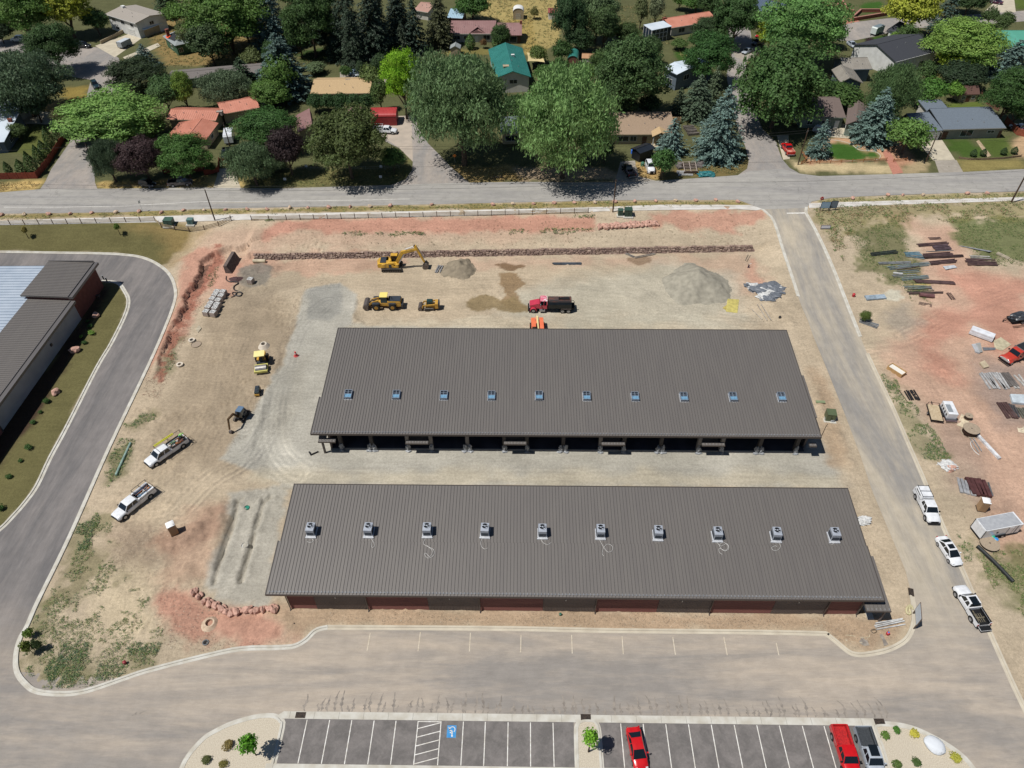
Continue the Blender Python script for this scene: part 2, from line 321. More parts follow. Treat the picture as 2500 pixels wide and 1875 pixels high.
# wet patches left by the tanker
zone(D(116,92,68),[(1213,646),(1230,641),(1285,648),(1272,655),(1255,663),(1230,659)],.25,.7,.9,.8)
zone(D(142,118,88),[(1222,668),(1240,665),(1262,668),(1280,690),(1270,706),(1258,713),(1268,722),(1275,740),(1290,745),(1292,757),(1265,760),(1235,757),(1222,738),(1238,718),(1222,695)],.25,.8,.9,.7)
zone(D(138,120,88),[(1136,745),(1152,728),(1180,719),(1205,727),(1225,735),(1250,722),(1270,735),(1290,746),(1292,756),(1262,762),(1225,765),(1205,752),(1180,760),(1150,757),(1133,750)],.25,.9,.9,.6)
zone(D(136,114,92),[(1530,628),(1580,625),(1592,640),(1570,650),(1545,645)],.3,1,.85,.6)
xs=np.unique(np.concatenate([np.arange(-2600,-260,260),np.arange(-260,-96,2.0),np.arange(-96,-74,.9),np.arange(-74,-32,.27),np.arange(-32,84,.45),np.arange(84,112,.9),np.arange(112,260,2.0),np.arange(260,2700,260)]))
ys=np.unique(np.concatenate([np.arange(-1500,0,250),np.arange(0,26,2.),np.arange(26,48,.45),np.arange(48,141,.3),np.arange(141,152,.45),np.arange(152,335,1.5),np.arange(335,600,12),np.arange(600,3200,260)]))
GX,GY=np.meshgrid(xs,ys);nx,ny=len(xs),len(ys)
GZ=hmap(GX,GY)
rm=np.full(GX.shape,-1e9)
for pl in W_ROADS:rm=np.maximum(rm,polysd(GX,GY,pl))
ROADM=rm
BLDG=[(-33.6,49.2,47.5,65.2),(-33.6,78,47.5,100.5)]
offroad=sstep(-.2,-1.6,rm)
siteflat=1-sstep(150,160,GY)
rough=(fbm(GX,GY,.5,4,3)-.5)*.22+(fbm(GX,GY,1.6,2,9)-.5)*.08
gr=polysd(GX,GY,ZON[[i for i,z in enumerate(ZON)if z[0]is GRV][0]][1]if False else wpoly([(745,705),(830,692),(872,722),(858,792),(1925,815),(2005,1075),(2085,1190),(705,1190),(540,1120),(575,1060),(690,890)]))
rough=rough*(1-.75*sstep(-.5,1.5,gr))
lawnm=np.maximum(polysd(GX,GY,wpoly(CURB_IN+[(-60,1000),(150,800),(230,690)])),polysd(GX,GY,wpoly([(-200,545),(0,545),(380,536),(420,580),(386,646),(301,622),(0,615),(-200,617)])))
rough=rough*(1-.7*sstep(-.5,1,lawnm))
# cut bank on the west side of the site, ground left of it stays higher
CUT=wpoly([(570,618),(528,628),(505,650),(492,690),(470,720),(455,765),(432,800),(420,838),(400,880),(386,930),(372,985)])
cd,cs=linesd(GX,GY,CUT)
cw=fbm(GX,GY,.45,4,21)*2.4
cside=(cs*cd<0)
bank=np.where(cs*cd+cw-.8<0,sstep(0,.5,-(cs*cd+cw-.8))*(1-sstep(2.5,9.5,cd)),0)*1.1
bank=bank*sstep(92,104,GY)*(1-sstep(139,142,GY))*(GX<-48)
rough=rough+bank*1.1*offroad
def trench(pts,wd,dp,berm=.25,seed=1):
 d,s_=linesd(GX,GY,wpoly(pts));d=d+(fbm(GX,GY,.5,3,seed)-.5)*.6
 return-dp*(1-sstep(wd*.2,wd*.75,d))+berm*.45*np.exp(-((d-wd*1.3)/(wd*.6))**2)
for i,(pts,wd,dp)in enumerate((([(592,1218),(580,1222),(574,1255),(562,1300),(545,1345),(530,1390),(522,1425)],.7,.8),([(660,1215),(643,1225),(635,1255),(626,1288)],.6,.65),([(622,1300),(612,1335),(600,1375),(588,1420)],.65,.8))):
 rough=rough+trench(pts,wd,dp,.28,31+i)
def mound(pts,wd,hh,seed):
 d,s_=linesd(GX,GY,wpoly(pts));d=d+(fbm(GX,GY,.9,3,seed)-.5)*wd
 return hh*np.exp(-(d/wd)**2)*(1+.8*(fbm(GX,GY,2.2,3,seed+5)-.5))
for i,(pts,wd,hh)in enumerate((([(500,1260),(470,1330),(450,1400)],1.6,.5),([(400,1340),(450,1320),(480,1290)],.9,.6),([(545,1235),(530,1300),(505,1380)],.8,.45),([(560,1530),(620,1535),(690,1530)],1.8,.5),([(866,740),(862,780),(880,790)],.5,.3),([(655,950),(640,1010),(612,1090)],.5,.25),([(680,860),(665,920)],.5,.22),([(2045,1060),(2075,1130)],.9,.3),([(1990,960),(2010,1010)],.8,.25),([(1875,740),(1930,790)],1.3,.35),([(590,668),(640,650),(665,660)],1.2,.5),([(600,1300),(630,1290)],.6,.3))):
 rough=rough+mound(pts,wd,hh,51+i)
rough=rough*offroad
clod=np.clip(fbm(GX,GY,2.6,3,87)-.56,0,1)*1.3*sstep(.45,.62,fbm(GX,GY,.12,3,88))*(1-.8*sstep(-.5,1.5,gr))*(GX>-74)*(GY<140)
rough=rough+clod*offroad
GZ=GZ+rough*np.where(GY<152,1,.4)*np.where(GY>150.5,0.5,1)-.10*sstep(-.05,.5,rm)
GZ=np.where((GX>-31.5)&(GX<46.8)&(GY>49.4)&(GY<64.6),-.3,GZ)
GZ=np.where((GX>-31.5)&(GX<46.8)&(GY>78.3)&(GY<100.0),-.3,GZ)
col=np.empty(GX.shape+(3,));col[:]=DIRT
m1=fbm(GX,GY,.05,4,71)[...,None];col=col*(1-.35*m1)+.35*m1*D(176,152,124)+0
col[(GY>326)|((GY>165)&(np.abs(GX)>190))]=D(98,98,66)
bl_=fbm(GX,GY,.09,4,171)[...,None]*.6+fbm(GX+GY*.4,GY*2.2,.16,4,172)[...,None]*.4
nz={}
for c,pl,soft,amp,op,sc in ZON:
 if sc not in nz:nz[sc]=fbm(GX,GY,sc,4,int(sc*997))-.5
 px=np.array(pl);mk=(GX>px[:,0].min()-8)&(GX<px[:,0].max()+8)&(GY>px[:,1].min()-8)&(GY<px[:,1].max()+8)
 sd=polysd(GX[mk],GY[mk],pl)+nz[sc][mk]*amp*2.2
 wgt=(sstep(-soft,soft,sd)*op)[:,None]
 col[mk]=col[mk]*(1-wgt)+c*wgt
col=col*(1+(bl_-.5)*np.array([.5,.5,.52])*(GY<150)[...,None])
for(cpts,op,k)in(([(600,1160),(640,1080),(668,1000),(690,900),(730,800),(800,740)],.17,1),([(560,1150),(620,1120),(700,1145),(800,1165),(1000,1165),(1400,1165),(1900,1178),(2060,1180)],.12,1),([(440,1250),(520,1170),(600,1120),(665,1040),(672,980),(690,930)],.2,1),([(690,1010),(676,1060),(690,1110),(740,1150)],.2,-1),([(660,1030),(664,1080),(690,1130),(720,1160)],.2,-1),([(400,1200),(480,1120),(540,1010),(560,900),(600,800)],.14,1),([(380,1160),(430,1060),(500,960),(520,860),(560,790)],.12,-1),([(620,740),(800,690),(1000,700),(1200,690),(1500,700),(1640,760)],.12,1),([(880,800),(1100,785),(1400,790),(1700,800),(1900,800)],.12,1),([(640,690),(760,660),(900,675),(1100,690)],.12,-1),([(1450,640),(1560,680),(1640,740),(1750,780),(1900,800)],.14,1),([(1940,830),(2000,1000),(2080,1180),(2160,1360),(2190,1480)],.1,1),([(2100,850),(2200,830),(2330,760),(2500,700)],.16,1),([(2100,860),(2230,860),(2300,960),(2400,1100),(2440,1250),(2500,1350)],.14,1),([(2110,845),(2260,800),(2380,730),(2500,690)],.14,-1),([(2120,870),(2260,900),(2360,1000),(2480,1180)],.14,-1),([(330,1290),(420,1260),(500,1180),(580,1130)],.14,-1),([(540,830),(560,900),(590,960),(600,1040)],.14,-1),([(1230,740),(1500,770),(1800,790)],.1,-1),([(250,1420),(320,1390),(400,1400),(470,1330)],.12,1),([(860,735),(1000,720),(1130,715)],.12,-1)):
 cc=catmull([Vector((*q_,0))for q_ in wpoly(cpts)],5);cc=[(q_.x,q_.y)for q_ in cc];a_=np.array(cc);mk=(GX>a_[:,0].min()-4)&(GX<a_[:,0].max()+4)&(GY>a_[:,1].min()-4)&(GY<a_[:,1].max()+4)
 d_,s_=linesd(GX[mk],GY[mk],cc);d_=np.abs(d_*s_-s_*0)if False else d_;wv=fbm(GX[mk],GY[mk],.3,3,5)
 for off_ in(.0,.95,1.9):t_=np.exp(-((d_-off_)/.24)**2)*op*np.clip(wv*2.2-.35,0,1)*(1 if off_ else .4);col[mk]=col[mk]*(1-k*t_[:,None]*np.array([1,.98,.92]))
_v=[(float(a),float(b),float(c))for a,b,c in zip(GX.ravel(),GY.ravel(),GZ.ravel())]
ii=(np.arange(ny-1)[:,None]*nx+np.arange(nx-1)[None,:]).ravel()
_f=np.stack([ii,ii+1,ii+nx+1,ii+nx],1)
me=bpy.data.meshes.new('ground');me.vertices.add(nx*ny);me.vertices.foreach_set('co',np.array(_v,np.float32).ravel())
me.loops.add(len(_f)*4);me.loops.foreach_set('vertex_index',_f.astype(np.int32).ravel())
me.polygons.add(len(_f));me.polygons.foreach_set('loop_start',np.arange(0,len(_f)*4,4,dtype=np.int32));me.update(calc_edges=True)
me.polygons.foreach_set('use_smooth',[True]*len(_f))
at=me.attributes.new('soil','FLOAT_COLOR','POINT')
at.data.foreach_set('color',np.concatenate([col.reshape(-1,3),np.ones((nx*ny,1))],1).astype(np.float32).ravel())
def ground_mat():
 m=bpy.data.materials.new('soil');m.use_nodes=True;n=m.node_tree;b=n.nodes['Principled BSDF'];L=n.links.new
 b.inputs['Roughness'].default_value=.95;b.inputs['Specular IOR Level'].default_value=.1
 a=node(n,'ShaderNodeAttribute');a.attribute_name='soil';g=node(n,'ShaderNodeNewGeometry').outputs['Position']
 def noise(sc,d,vec=g,ro=.6):
  t=node(n,'ShaderNodeTexNoise');t.inputs['Scale'].default_value=sc;t.inputs['Detail'].default_value=d;t.inputs['Roughness'].default_value=ro;L(vec,t.inputs['Vector']);return t.outputs[0]
 def mr(x,lo,hi,a_,b_):
  t=node(n,'ShaderNodeMapRange');L(x,t.inputs[0]);t.inputs[1].default_value=lo;t.inputs[2].default_value=hi;t.inputs[3].default_value=a_;t.inputs[4].default_value=b_;return t.outputs[0]
 def mul(x,y,op='MULTIPLY'):
  t=node(n,'ShaderNodeMath');t.operation=op;L(x,t.inputs[0]);L(y,t.inputs[1]);return t.outputs[0]
 wv=node(n,'ShaderNodeMapping');wv.inputs['Scale'].default_value=(.35,2.2,1);wv.inputs['Rotation'].default_value=(0,0,.06);L(g,wv.inputs[0])
 f=mul(mul(mr(noise(.22,5),.3,.7,.88,1.1),mr(noise(2.4,6,ro=.7),.3,.7,.8,1.17)),mul(mr(noise(9.,4,ro=.75),.3,.7,.8,1.18),mr(noise(.7,4,wv.outputs[0]),.35,.65,.93,1.05)))
 vm=node(n,'ShaderNodeVectorMath');vm.operation='SCALE';L(a.outputs['Color'],vm.inputs[0]);L(f,vm.inputs['Scale'])
 L(vm.outputs[0],b.inputs['Base Color'])
 bp=node(n,'ShaderNodeBump');bp.inputs['Distance'].default_value=.09;bp.inputs['Strength'].default_value=.9
 L(mul(noise(1.6,8,ro=.72),noise(7,5,ro=.7),'ADD'),bp.inputs['Height']);L(bp.outputs[0],b.inputs['Normal']);return m
me.materials.append(ground_mat())
link(tag(bpy.data.objects.new('ground',me),kind='structure'))
# ---------------------------------------------------------------- sheets on the ground
def sheet(name,pts,mat,dz=.02,world=False,step=3.,kind='structure'):
 pl=pts if world else wpoly(pts)
 b=bmesh.new();vs=[b.verts.new((p[0],p[1],0))for p in pl]
 for t in tessellate_polygon([[Vector((p[0],p[1],0))for p in pl]]):
  try:b.faces.new([vs[i]for i in t])
  except ValueError:pass
 x0,x1=min(p[0]for p in pl),max(p[0]for p in pl);y0,y1=min(p[1]for p in pl),max(p[1]for p in pl)
 if y1>104:
  for k in np.arange(math.ceil(max(y0,104)/step)*step,min(y1,156),step):bmesh.ops.bisect_plane(b,geom=b.verts[:]+b.edges[:]+b.faces[:],plane_co=(0,k,0),plane_no=(0,1,0))
  for k in np.arange(math.ceil(x0/6)*6,x1,6.):bmesh.ops.bisect_plane(b,geom=b.verts[:]+b.edges[:]+b.faces[:],plane_co=(k,0,0),plane_no=(1,0,0))
 for v in b.verts:v.co.z=H(v.co.x,v.co.y)+dz
 bmesh.ops.recalc_face_normals(b,faces=b.faces)
 if sum(f.normal.z for f in b.faces)<0:bmesh.ops.reverse_faces(b,faces=b.faces)
 m_=bpy.data.meshes.new(name);b.to_mesh(m_);b.free();m_.materials.append(mat)
 o=link(bpy.data.objects.new(name,m_))
 if kind:tag(o,kind=kind)
 return o
def road_mat(name,layers,crack=False):
 """layers: (base, dust, amount, scale, rotation, stretch, mask box in world metres) painted one over the other"""
 m=bpy.data.materials.new(name);m.use_nodes=True;n=m.node_tree;b=n.nodes['Principled BSDF'];L=n.links.new
 b.inputs['Roughness'].default_value=.9;b.inputs['Specular IOR Level'].default_value=.15
 g=node(n,'ShaderNodeNewGeometry').outputs['Position'];sx=node(n,'ShaderNodeSeparateXYZ');L(g,sx.inputs[0])
 def noise(sc,d,vec,ro=.6,dist=0):
  t=node(n,'ShaderNodeTexNoise');t.inputs['Scale'].default_value=sc;t.inputs['Detail'].default_value=d;t.inputs['Roughness'].default_value=ro;t.inputs['Distortion'].default_value=dist;L(vec,t.inputs['Vector']);return t.outputs[0]
 def ramp(x,lo,hi,c0,c1):
  t=node(n,'ShaderNodeMapRange');L(x,t.inputs[0]);t.inputs[1].default_value=lo;t.inputs[2].default_value=hi;t.inputs[3].default_value=c0;t.inputs[4].default_value=c1;t.interpolation_type='SMOOTHSTEP';return t.outputs[0]
 def math_(op,x,y):
  t=node(n,'ShaderNodeMath');t.operation=op;L(x,t.inputs[0]);L(y,t.inputs[1]);t.use_clamp=op=='ADD';return t.outputs[0]
 def mix(f,a,c):
  t=node(n,'ShaderNodeMix');t.data_type='RGBA';L(f,t.inputs[0])
  for k,v in((6,a),(7,c)):
   if isinstance(v,bpy.types.NodeSocket):L(v,t.inputs[k])
   else:t.inputs[k].default_value=(*v,1)
  return t.outputs[2]
 out=None
 for base,dust,amt,sc,rot,stretch,box in layers:
  mp=node(n,'ShaderNodeMapping');mp.inputs['Scale'].default_value=stretch;mp.inputs['Rotation'].default_value=(0,0,rot);L(g,mp.inputs[0]);mp=mp.outputs[0]
  c=mix(math_('ADD',ramp(noise(sc,5,mp,.65,.6),.32,.68,0,amt),ramp(noise(sc*6,4,mp,.6,.3),.4,.7,-.12*amt,.2*amt)),base,dust)
  t=node(n,'ShaderNodeVectorMath');t.operation='SCALE';L(c,t.inputs[0]);L(ramp(noise(.8,7,mp,.75,1.5),.35,.65,.94,1.05),t.inputs['Scale']);c=t.outputs[0]
  if out is None:out=c
  else:x0,x1,y0,y1=box;out=mix(math_('MULTIPLY',ramp(sx.outputs[0],x0,x1,0,1),ramp(sx.outputs[1],y0,y1,0,1)),out,c)
 f=math_('MULTIPLY',ramp(noise(14,4,g,.7),.3,.7,.93,1.07),ramp(noise(.5,4,g),.3,.7,.94,1.05))
 if crack:
  vo=node(n,'ShaderNodeTexVoronoi');vo.feature='DISTANCE_TO_EDGE';vo.inputs['Scale'].default_value=.16
  dn=node(n,'ShaderNodeTexNoise');dn.inputs['Scale'].default_value=.6;dn.inputs['Detail'].default_value=4;L(g,dn.inputs[0])
  va=node(n,'ShaderNodeVectorMath');va.operation='MULTIPLY_ADD';L(dn.outputs['Color'],va.inputs[0]);va.inputs[1].default_value=(3,3,0);L(g,va.inputs[2]);L(va.outputs[0],vo.inputs['Vector'])
  f=math_('MULTIPLY',f,ramp(vo.outputs['Distance'],0,.012,.8,1))
 vm=node(n,'ShaderNodeVectorMath');vm.operation='SCALE';L(out,vm.inputs[0]);L(f,vm.inputs['Scale']);L(vm.outputs[0],b.inputs['Base Color'])
 bp=node(n,'ShaderNodeBump');bp.inputs['Distance'].default_value=.01;L(noise(30,3,g),bp.inputs['Height']);L(bp.outputs[0],b.inputs['Normal']);return m
RM_MAIN=road_mat('street_asphalt',[(D(150,147,143),D(172,168,160),.8,.1,0,(.35,4,1),0)],True)
RM_SIDE=road_mat('side_street_asphalt',[(D(144,140,136),D(168,158,148),.8,.12,0,(1.5,.6,1),0)],True)
RM_S=road_mat('drive_asphalt',[(D(146,140,133),D(182,169,153),1.0,.055,.04,(.4,2.6,1),0),(D(146,142,136),D(184,173,154),1.0,.06,.2,(2.2,.35,1),(38,56,40,60)),(D(112,109,108),D(140,134,130),.75,.1,.3,(2.5,.35,1),(-48,-62,30,56))])
RM_W=RM_E=RM_S
RM_LOT=road_mat('parking_asphalt',[(D(110,106,103),D(140,134,130),.6,.3,0,(1.5,1.5,1),0)])
sheet('main_street',MAIN,RM_MAIN,.024)
sheet('side_street',ST1,RM_SIDE,.020);sheet('side_street',ST2,RM_SIDE,.020);sheet('side_street',ST3,RM_SIDE,.020);sheet('side_street',ST4,RM_SIDE,.020)
IN_=CURB_IN[::-1]
W_DRIVE=[(-160,616)]+CURB_W[:25]+[(-30,1620),(-260,1640),(-160,1390)]+IN_+[(200,700),(100,740),(-160,740)]
sheet('west_drive',W_DRIVE,RM_W,.020)
sheet('south_drive',[(-60,1560),(-200,1500),(-160,1390),(-330,1560),(-300,2100),(2600,2100),(2640,1980),(2530,1790),(2482,1691),(2452,1625),(2400,1508),(2228,1508),(2229,1526)][0:0]+[(42,1640),(39,1604),(44,1570),(-20,1545),(-330,1500),(-330,2100),(2640,2100),(2640,1980),(2530,1790),(2482,1691),(2452,1625),(2400,1508),(2231,1508)]+CURB_S[::-1][2:]+CURB_W[::-1][:10],RM_S,.016)
sheet('east_road',[(1845,500),(1975,498)]+CURB_E+CURB_E2[:7]+[(2402,1512),(2228,1512),(2231,1490),(2226,1455),(2211,1395),(2181,1322),(2130,1201),(2100,1111),(2060,1005),(2018,900),(1985,820),(1973,785),(1958,751)]+CURB_SITE,RM_E,.020)
CONC=M('concrete',D(205,202,192),D(186,180,166),.8,.85,world=True,bump=.01,bsc=20)
CONC2=M('dusty_concrete',D(202,193,174),D(186,176,158),.5,.85,world=True)
PATHM=M('path_concrete',D(214,210,204),D(196,190,180),.5,.85,world=True)
sheet('sidewalk',[(-260,553),(0,539),(500,525),(1000,516),(1436,507),(1620,500),(1835,501),(1862,511),(1845,514),(1800,511),(1620,513),(1470,516),(1436,518),(1000,530),(600,537),(480,541),(380,543),(0,550),(-260,566)],PATHM,.05)
sheet('sidewalk',[(1975,497),(2050,494),(2181,490),(2500,481),(2760,474),(2760,490),(2500,490),(2181,500),(2050,506),(1975,508)],PATHM,.05)
# kerbs
def kerb(pts,wd=.34,hh=.13,mat=CONC,pan=.35,side=1,closed=False,world=False,sm=4):
 c=catmull([Vector((*p,0))if world else G(*p)for p in pts],sm,closed)
 m=MB();R=[]
 n=len(c)
 for i,p in enumerate(c):
  a,b=(c[i-1]if(i or closed)else c[0]),(c[(i+1)%n]if(i<n-1 or closed)else c[-1])
  t=(b-a).to_2d();t.normalize();nr=Vector((-t.y,t.x,0))*side;z=H(p.x,p.y)
  prof=[(-pan,.034),(0,.036),(.03,hh+.02),(wd-.03,hh+.02),(wd,.0),(wd,-.2),(-pan,-.2)]
  R.append([(p.x+nr.x*a_,p.y+nr.y*a_,z+z_)for a_,z_ in prof])
 if closed:R.append(R[0])
 m.loft(R,caps=not closed);return tag(m.build('kerb',mat),kind='structure')
kerb(CURB_W,side=1);kerb(CURB_S,side=1,mat=CONC2);kerb(CURB_E,side=1);kerb(CURB_E2,side=1,mat=CONC2)
kerb(CURB_IN,side=-1,pan=.45);kerb([(1949,724),(1935,680),(1910,605),(1889,540),(1874,522),(1862,511)],side=1)
# painted lines
WHT=M('road_paint',D(236,234,228),D(206,200,188),2.5,.8,world=True)
WHT2=M('worn_road_paint',D(216,206,186),D(196,182,158),3,.85,world=True)
def stripe(name,pts,wd=.1,mat=WHT,dz=.028,world=False):
 c=[Vector((*p,0))for p in pts]if world else[G(*p)for p in pts];m=MB()
 for a,b in zip(c[:-1],c[1:]):
  L=(b-a).to_2d().length;k=max(1,int(L/3))if max(a.y,b.y)>104 else 1;t=(b-a).to_2d().normalized();nr=Vector((-t.y,t.x))*wd/2
  R=[]
  for i in range(k+1):
   q=a+(b-a)*(i/k);z=H(q.x,q.y)+dz;R.append([(q.x-nr.x,q.y-nr.y,z),(q.x+nr.x,q.y+nr.y,z)])
  for i in range(k):m.quad(R[i][0],R[i+1][0],R[i+1][1],R[i][1])
 o=m.build(name,mat);return tag(o,kind='structure')
stripe('lane_line',[(10,506),(150,506),(300,503),(500,492),(560,492),(800,490),(1000,486)],.14,WHT,.032)
stripe('lane_line',[(518,496),(640,494)],.1,WHT2,.032)
stripe('stop_line',[(1921,521),(1968,520)],.5,WHT,.03)
# ---------------------------------------------------------------- parking lot
xt=[750,805,859,913.5,967,1021,1077,1131.5,1185,1240.5,1295,1350]
xt2=[1515,1570,1625,1680.5,1736,1792,1847,1902,1958,2011]
TOPY=36.9
def topx(x):q=P(x,1757+(x-700)*.0105);return float(q[0]),float(q[1])
p0=P(696,1755.4);p1=P(1994,1769.8);TY=float(p0[1]+p1[1])/2;BY=TY-5.15
lotp=[(float(P(690,1758)[0]),TY),(float(P(1402,1762)[0]),TY),(float(P(1405,1866)[0]),BY),(float(P(669,1866)[0]),BY)]
lotp[0]=(lotp[3][0],TY);lotp[1]=(lotp[2][0],TY)
sheet('parking_lot',lotp,RM_LOT,.026,True)
l2=[(float(P(1462,1767)[0]),TY),(float(P(2130,1772)[0]),TY),(float(P(2130,1772)[0])+.3,BY),(float(P(1470,1867)[0]),BY)]
l2[3]=(l2[0][0],BY)
sheet('parking_lot',l2,RM_LOT,.026,True)
for x in xt+xt2:
 X=topx(x)[0];stripe('parking_line',[(X,TY-.1),(X,BY+.05)],.11,WHT,.034,True)
hx0,hx1=topx(1021)[0],topx(1077)[0]
stripe('parking_line',[(hx0,TY-.15),(hx1,TY-.15)],.1,WHT,.033,True)
for k in range(5):stripe('parking_line',[(hx0,TY-1.0-k*1.0),(hx1,TY-.25-k*1.0)],.1,WHT,.033,True)
# accessible parking symbol
a0=P(1102.5,1786);BLU=M('blue_road_paint',D(52,140,206),D(80,150,200),3,.7);cx,cy=float(a0[0]),float(a0[1])
tag(MB().at(cx,cy,.031).add([(-.56,-.72,0),(.56,-.72,0),(.56,.72,0),(-.56,.72,0)],[(0,1,2,3)]).build('parking_symbol_panel',BLU),kind='structure')
m=MB().at(cx,cy,.037,rz=math.pi)
def arc(m,x,y,r,w_,a0,a1,n=16):
 for i in range(n):
  t0,t1=a0+(a1-a0)*i/n,a0+(a1-a0)*(i+1)/n
  m.quad((x+(r-w_)*math.cos(t0),y+(r-w_)*math.sin(t0),0),(x+r*math.cos(t0),y+r*math.sin(t0),0),(x+r*math.cos(t1),y+r*math.sin(t1),0),(x+(r-w_)*math.cos(t1),y+(r-w_)*math.sin(t1),0))
def bar2(m,x0,y0,x1,y1,w_):
 d=Vector((x1-x0,y1-y0)).normalized()*w_/2;nx_,ny_=-d.y,d.x
 m.quad((x0-nx_,y0-ny_,0),(x1-nx_,y1-ny_,0),(x1+nx_,y1+ny_,0),(x0+nx_,y0+ny_,0))
arc(m,-.08,-.22,.37,.09,R_(130),R_(372));arc(m,-.08,.5,.11,.11,0,2*math.pi)
bar2(m,-.08,.38,-.04,-.08,.13);bar2(m,-.04,.14,.2,.14,.1);bar2(m,-.05,-.1,.24,-.1,.11);bar2(m,.21,-.08,.36,-.52,.1);bar2(m,.33,-.5,.45,-.46,.09)
tag(m.build('parking_symbol',WHT),kind='structure')
for a,b in(((904,1546),(896,1590)),((1026.5,1543),(1020.5,1590)),((1148.5,1545),(1146,1591)),((1272,1551),(1271,1593)),((1395.5,1550),(1397,1595.6)),((1518.7,1554),(1521.7,1597)),((1642.5,1556),(1649,1599)),((1767,1555),(1775.5,1600)),((1895,1570),(1901.5,1600))):
 stripe('parking_line',[a,b],.11,WHT2,.03)
# concrete gutter band north of the bays
AW=(float(P(705,1737)[1])+float(P(2000,1752)[1]))/2
gx0,gx1=float(P(668,1745)[0]),float(P(2150,1758)[0])
sheet('concrete_gutter',[(gx0,TY),(gx1,TY),(gx1,AW),(gx0+1.2,AW)],CONC,.03,True)
jm=MB()
for k in range(24):
 X=gx0+2+k*3.05;jm.add([(X,TY+.02,.034),(X+.03,TY+.02,.034),(X+.03,AW-.02,.034),(X,AW-.02,.034)],[(0,1,2,3)])
tag(jm.build('gutter_joint',M('joint',D(120,116,108))),kind='structure')
sheet('sidewalk',[(float(P(650,1866)[0]),BY-.02),(float(P(2150,1866)[0]),BY-.02),(float(P(2150,1866)[0]),BY-2),(float(P(650,1866)[0]),BY-2)],CONC,.12,True)
# gravel islands
GRAV=M('pale_gravel',D(212,202,182),D(178,166,146),9,.95,world=True,bump=.04,bsc=12,lo=.3,hi=.7,detail=6)
isl=[(440,1885),(452,1858),(470,1832),(500,1801),(530,1783),(567,1766),(620,1751),(655,1747),(675,1750),(686,1760),(690,1775),(665,1880)]
kerb(isl,side=-1,pan=.3,sm=4);sheet('gravel_bed',isl,GRAV,.11)
isl2=[(1408,1890),(1405,1800),(1407,1772),(1418,1759),(1436,1757),(1452,1760),(1462,1775),(1466,1810),(1472,1890)]
kerb(isl2,side=-1,pan=.2,sm=4);sheet('gravel_bed',isl2,GRAV,.11)
isl3=[(2170,1890),(2150,1820),(2135,1782),(2140,1769),(2187,1770),(2229,1779),(2271,1797),(2316,1822),(2356,1853),(2385,1890)]
kerb(isl3,side=-1,pan=.35,sm=4);sheet('gravel_bed',isl3,GRAV,.11)
IRON=M('rusty_grate',D(92,78,66),D(60,54,50),6,.7,metal=.3)
for u,v,lb in((734,1746,'rusty storm drain grate in the gutter left of the parking bays'),(1430,1751,'rusty storm drain grate above the small gravel island with one tree'),(2147,1762,'rusty storm drain grate behind the two pickups by the corner island'),(2224,1446,'storm drain grate in the kerb right of the near building')):
 g=G(u,v);t=thing('storm_drain',lb,'drain',(g.x,g.y,.035),0 if v>1700 else 1.3,'storm drains in the gutters')
 f=MB().box(-.62,.62,-.36,-.3,0,.03).box(-.62,.62,.3,.36,0,.03).box(-.62,-.56,-.3,.3,0,.03).box(.56,.62,-.3,.3,0,.03);f.build('frame',IRON,t)
 f=MB().box(-.6,.6,-.34,.34,-.01,.004);f.build('pit',M('dark_pit',(.012,.012,.012)),t)
 f=MB()
 for k in range(8):f.box(-.5+k*.14,-.42+k*.14,-.3,.3,.004,.026)
 f.box(-.56,.56,-.03,.03,.004,.024);f.build('bars',IRON,t)
# damp runs where water crossed the gutter
DMP=M('damp_streak',D(126,119,111),D(156,147,136),1.6,.85,world=True,lo=.35,hi=.6);rs=np.random.RandomState(12)
m=MB()
for k in range(84):
 u=750+k*17+rs.uniform(-9,9);ln=rs.uniform(14,52);sl_=(1260-u)*.0006*ln+rs.uniform(-6,6);pts=[(u+sl_*(j/4)**2+rs.uniform(-2.5,2.5),1736+(u-700)*.0118-ln*j/4)for j in range(5)];c=catmull([G(*q)for q in pts],3);L=len(c)
 for i in range(L-1):
  w0,w1=[.05+.24*math.sin(math.pi*(j/(L-1))**.7)**2*(.5+.5*math.sin(j*2.1+k))for j in(i,i+1)];zz=.021+k*.0003;m.quad((c[i].x-w0,c[i].y,zz),(c[i].x+w0,c[i].y,zz),(c[i+1].x+w1,c[i+1].y,zz),(c[i+1].x-w1,c[i+1].y,zz))
tag(m.build('damp_marks',DMP),kind='structure')
for lb,pl in(('damp_patch',[(320,1748),(334,1738),(362,1733),(345,1742),(328,1748)]),('damp_patch',[(2096,1568),(2104,1556),(2118,1566),(2122,1576),(2108,1578)]),('damp_patch',[(2146,1550),(2154,1548),(2160,1560),(2168,1574),(2158,1578),(2154,1564)])):sheet(lb,pl,DMP,.022 if pl[0][1]>1700 else .07)
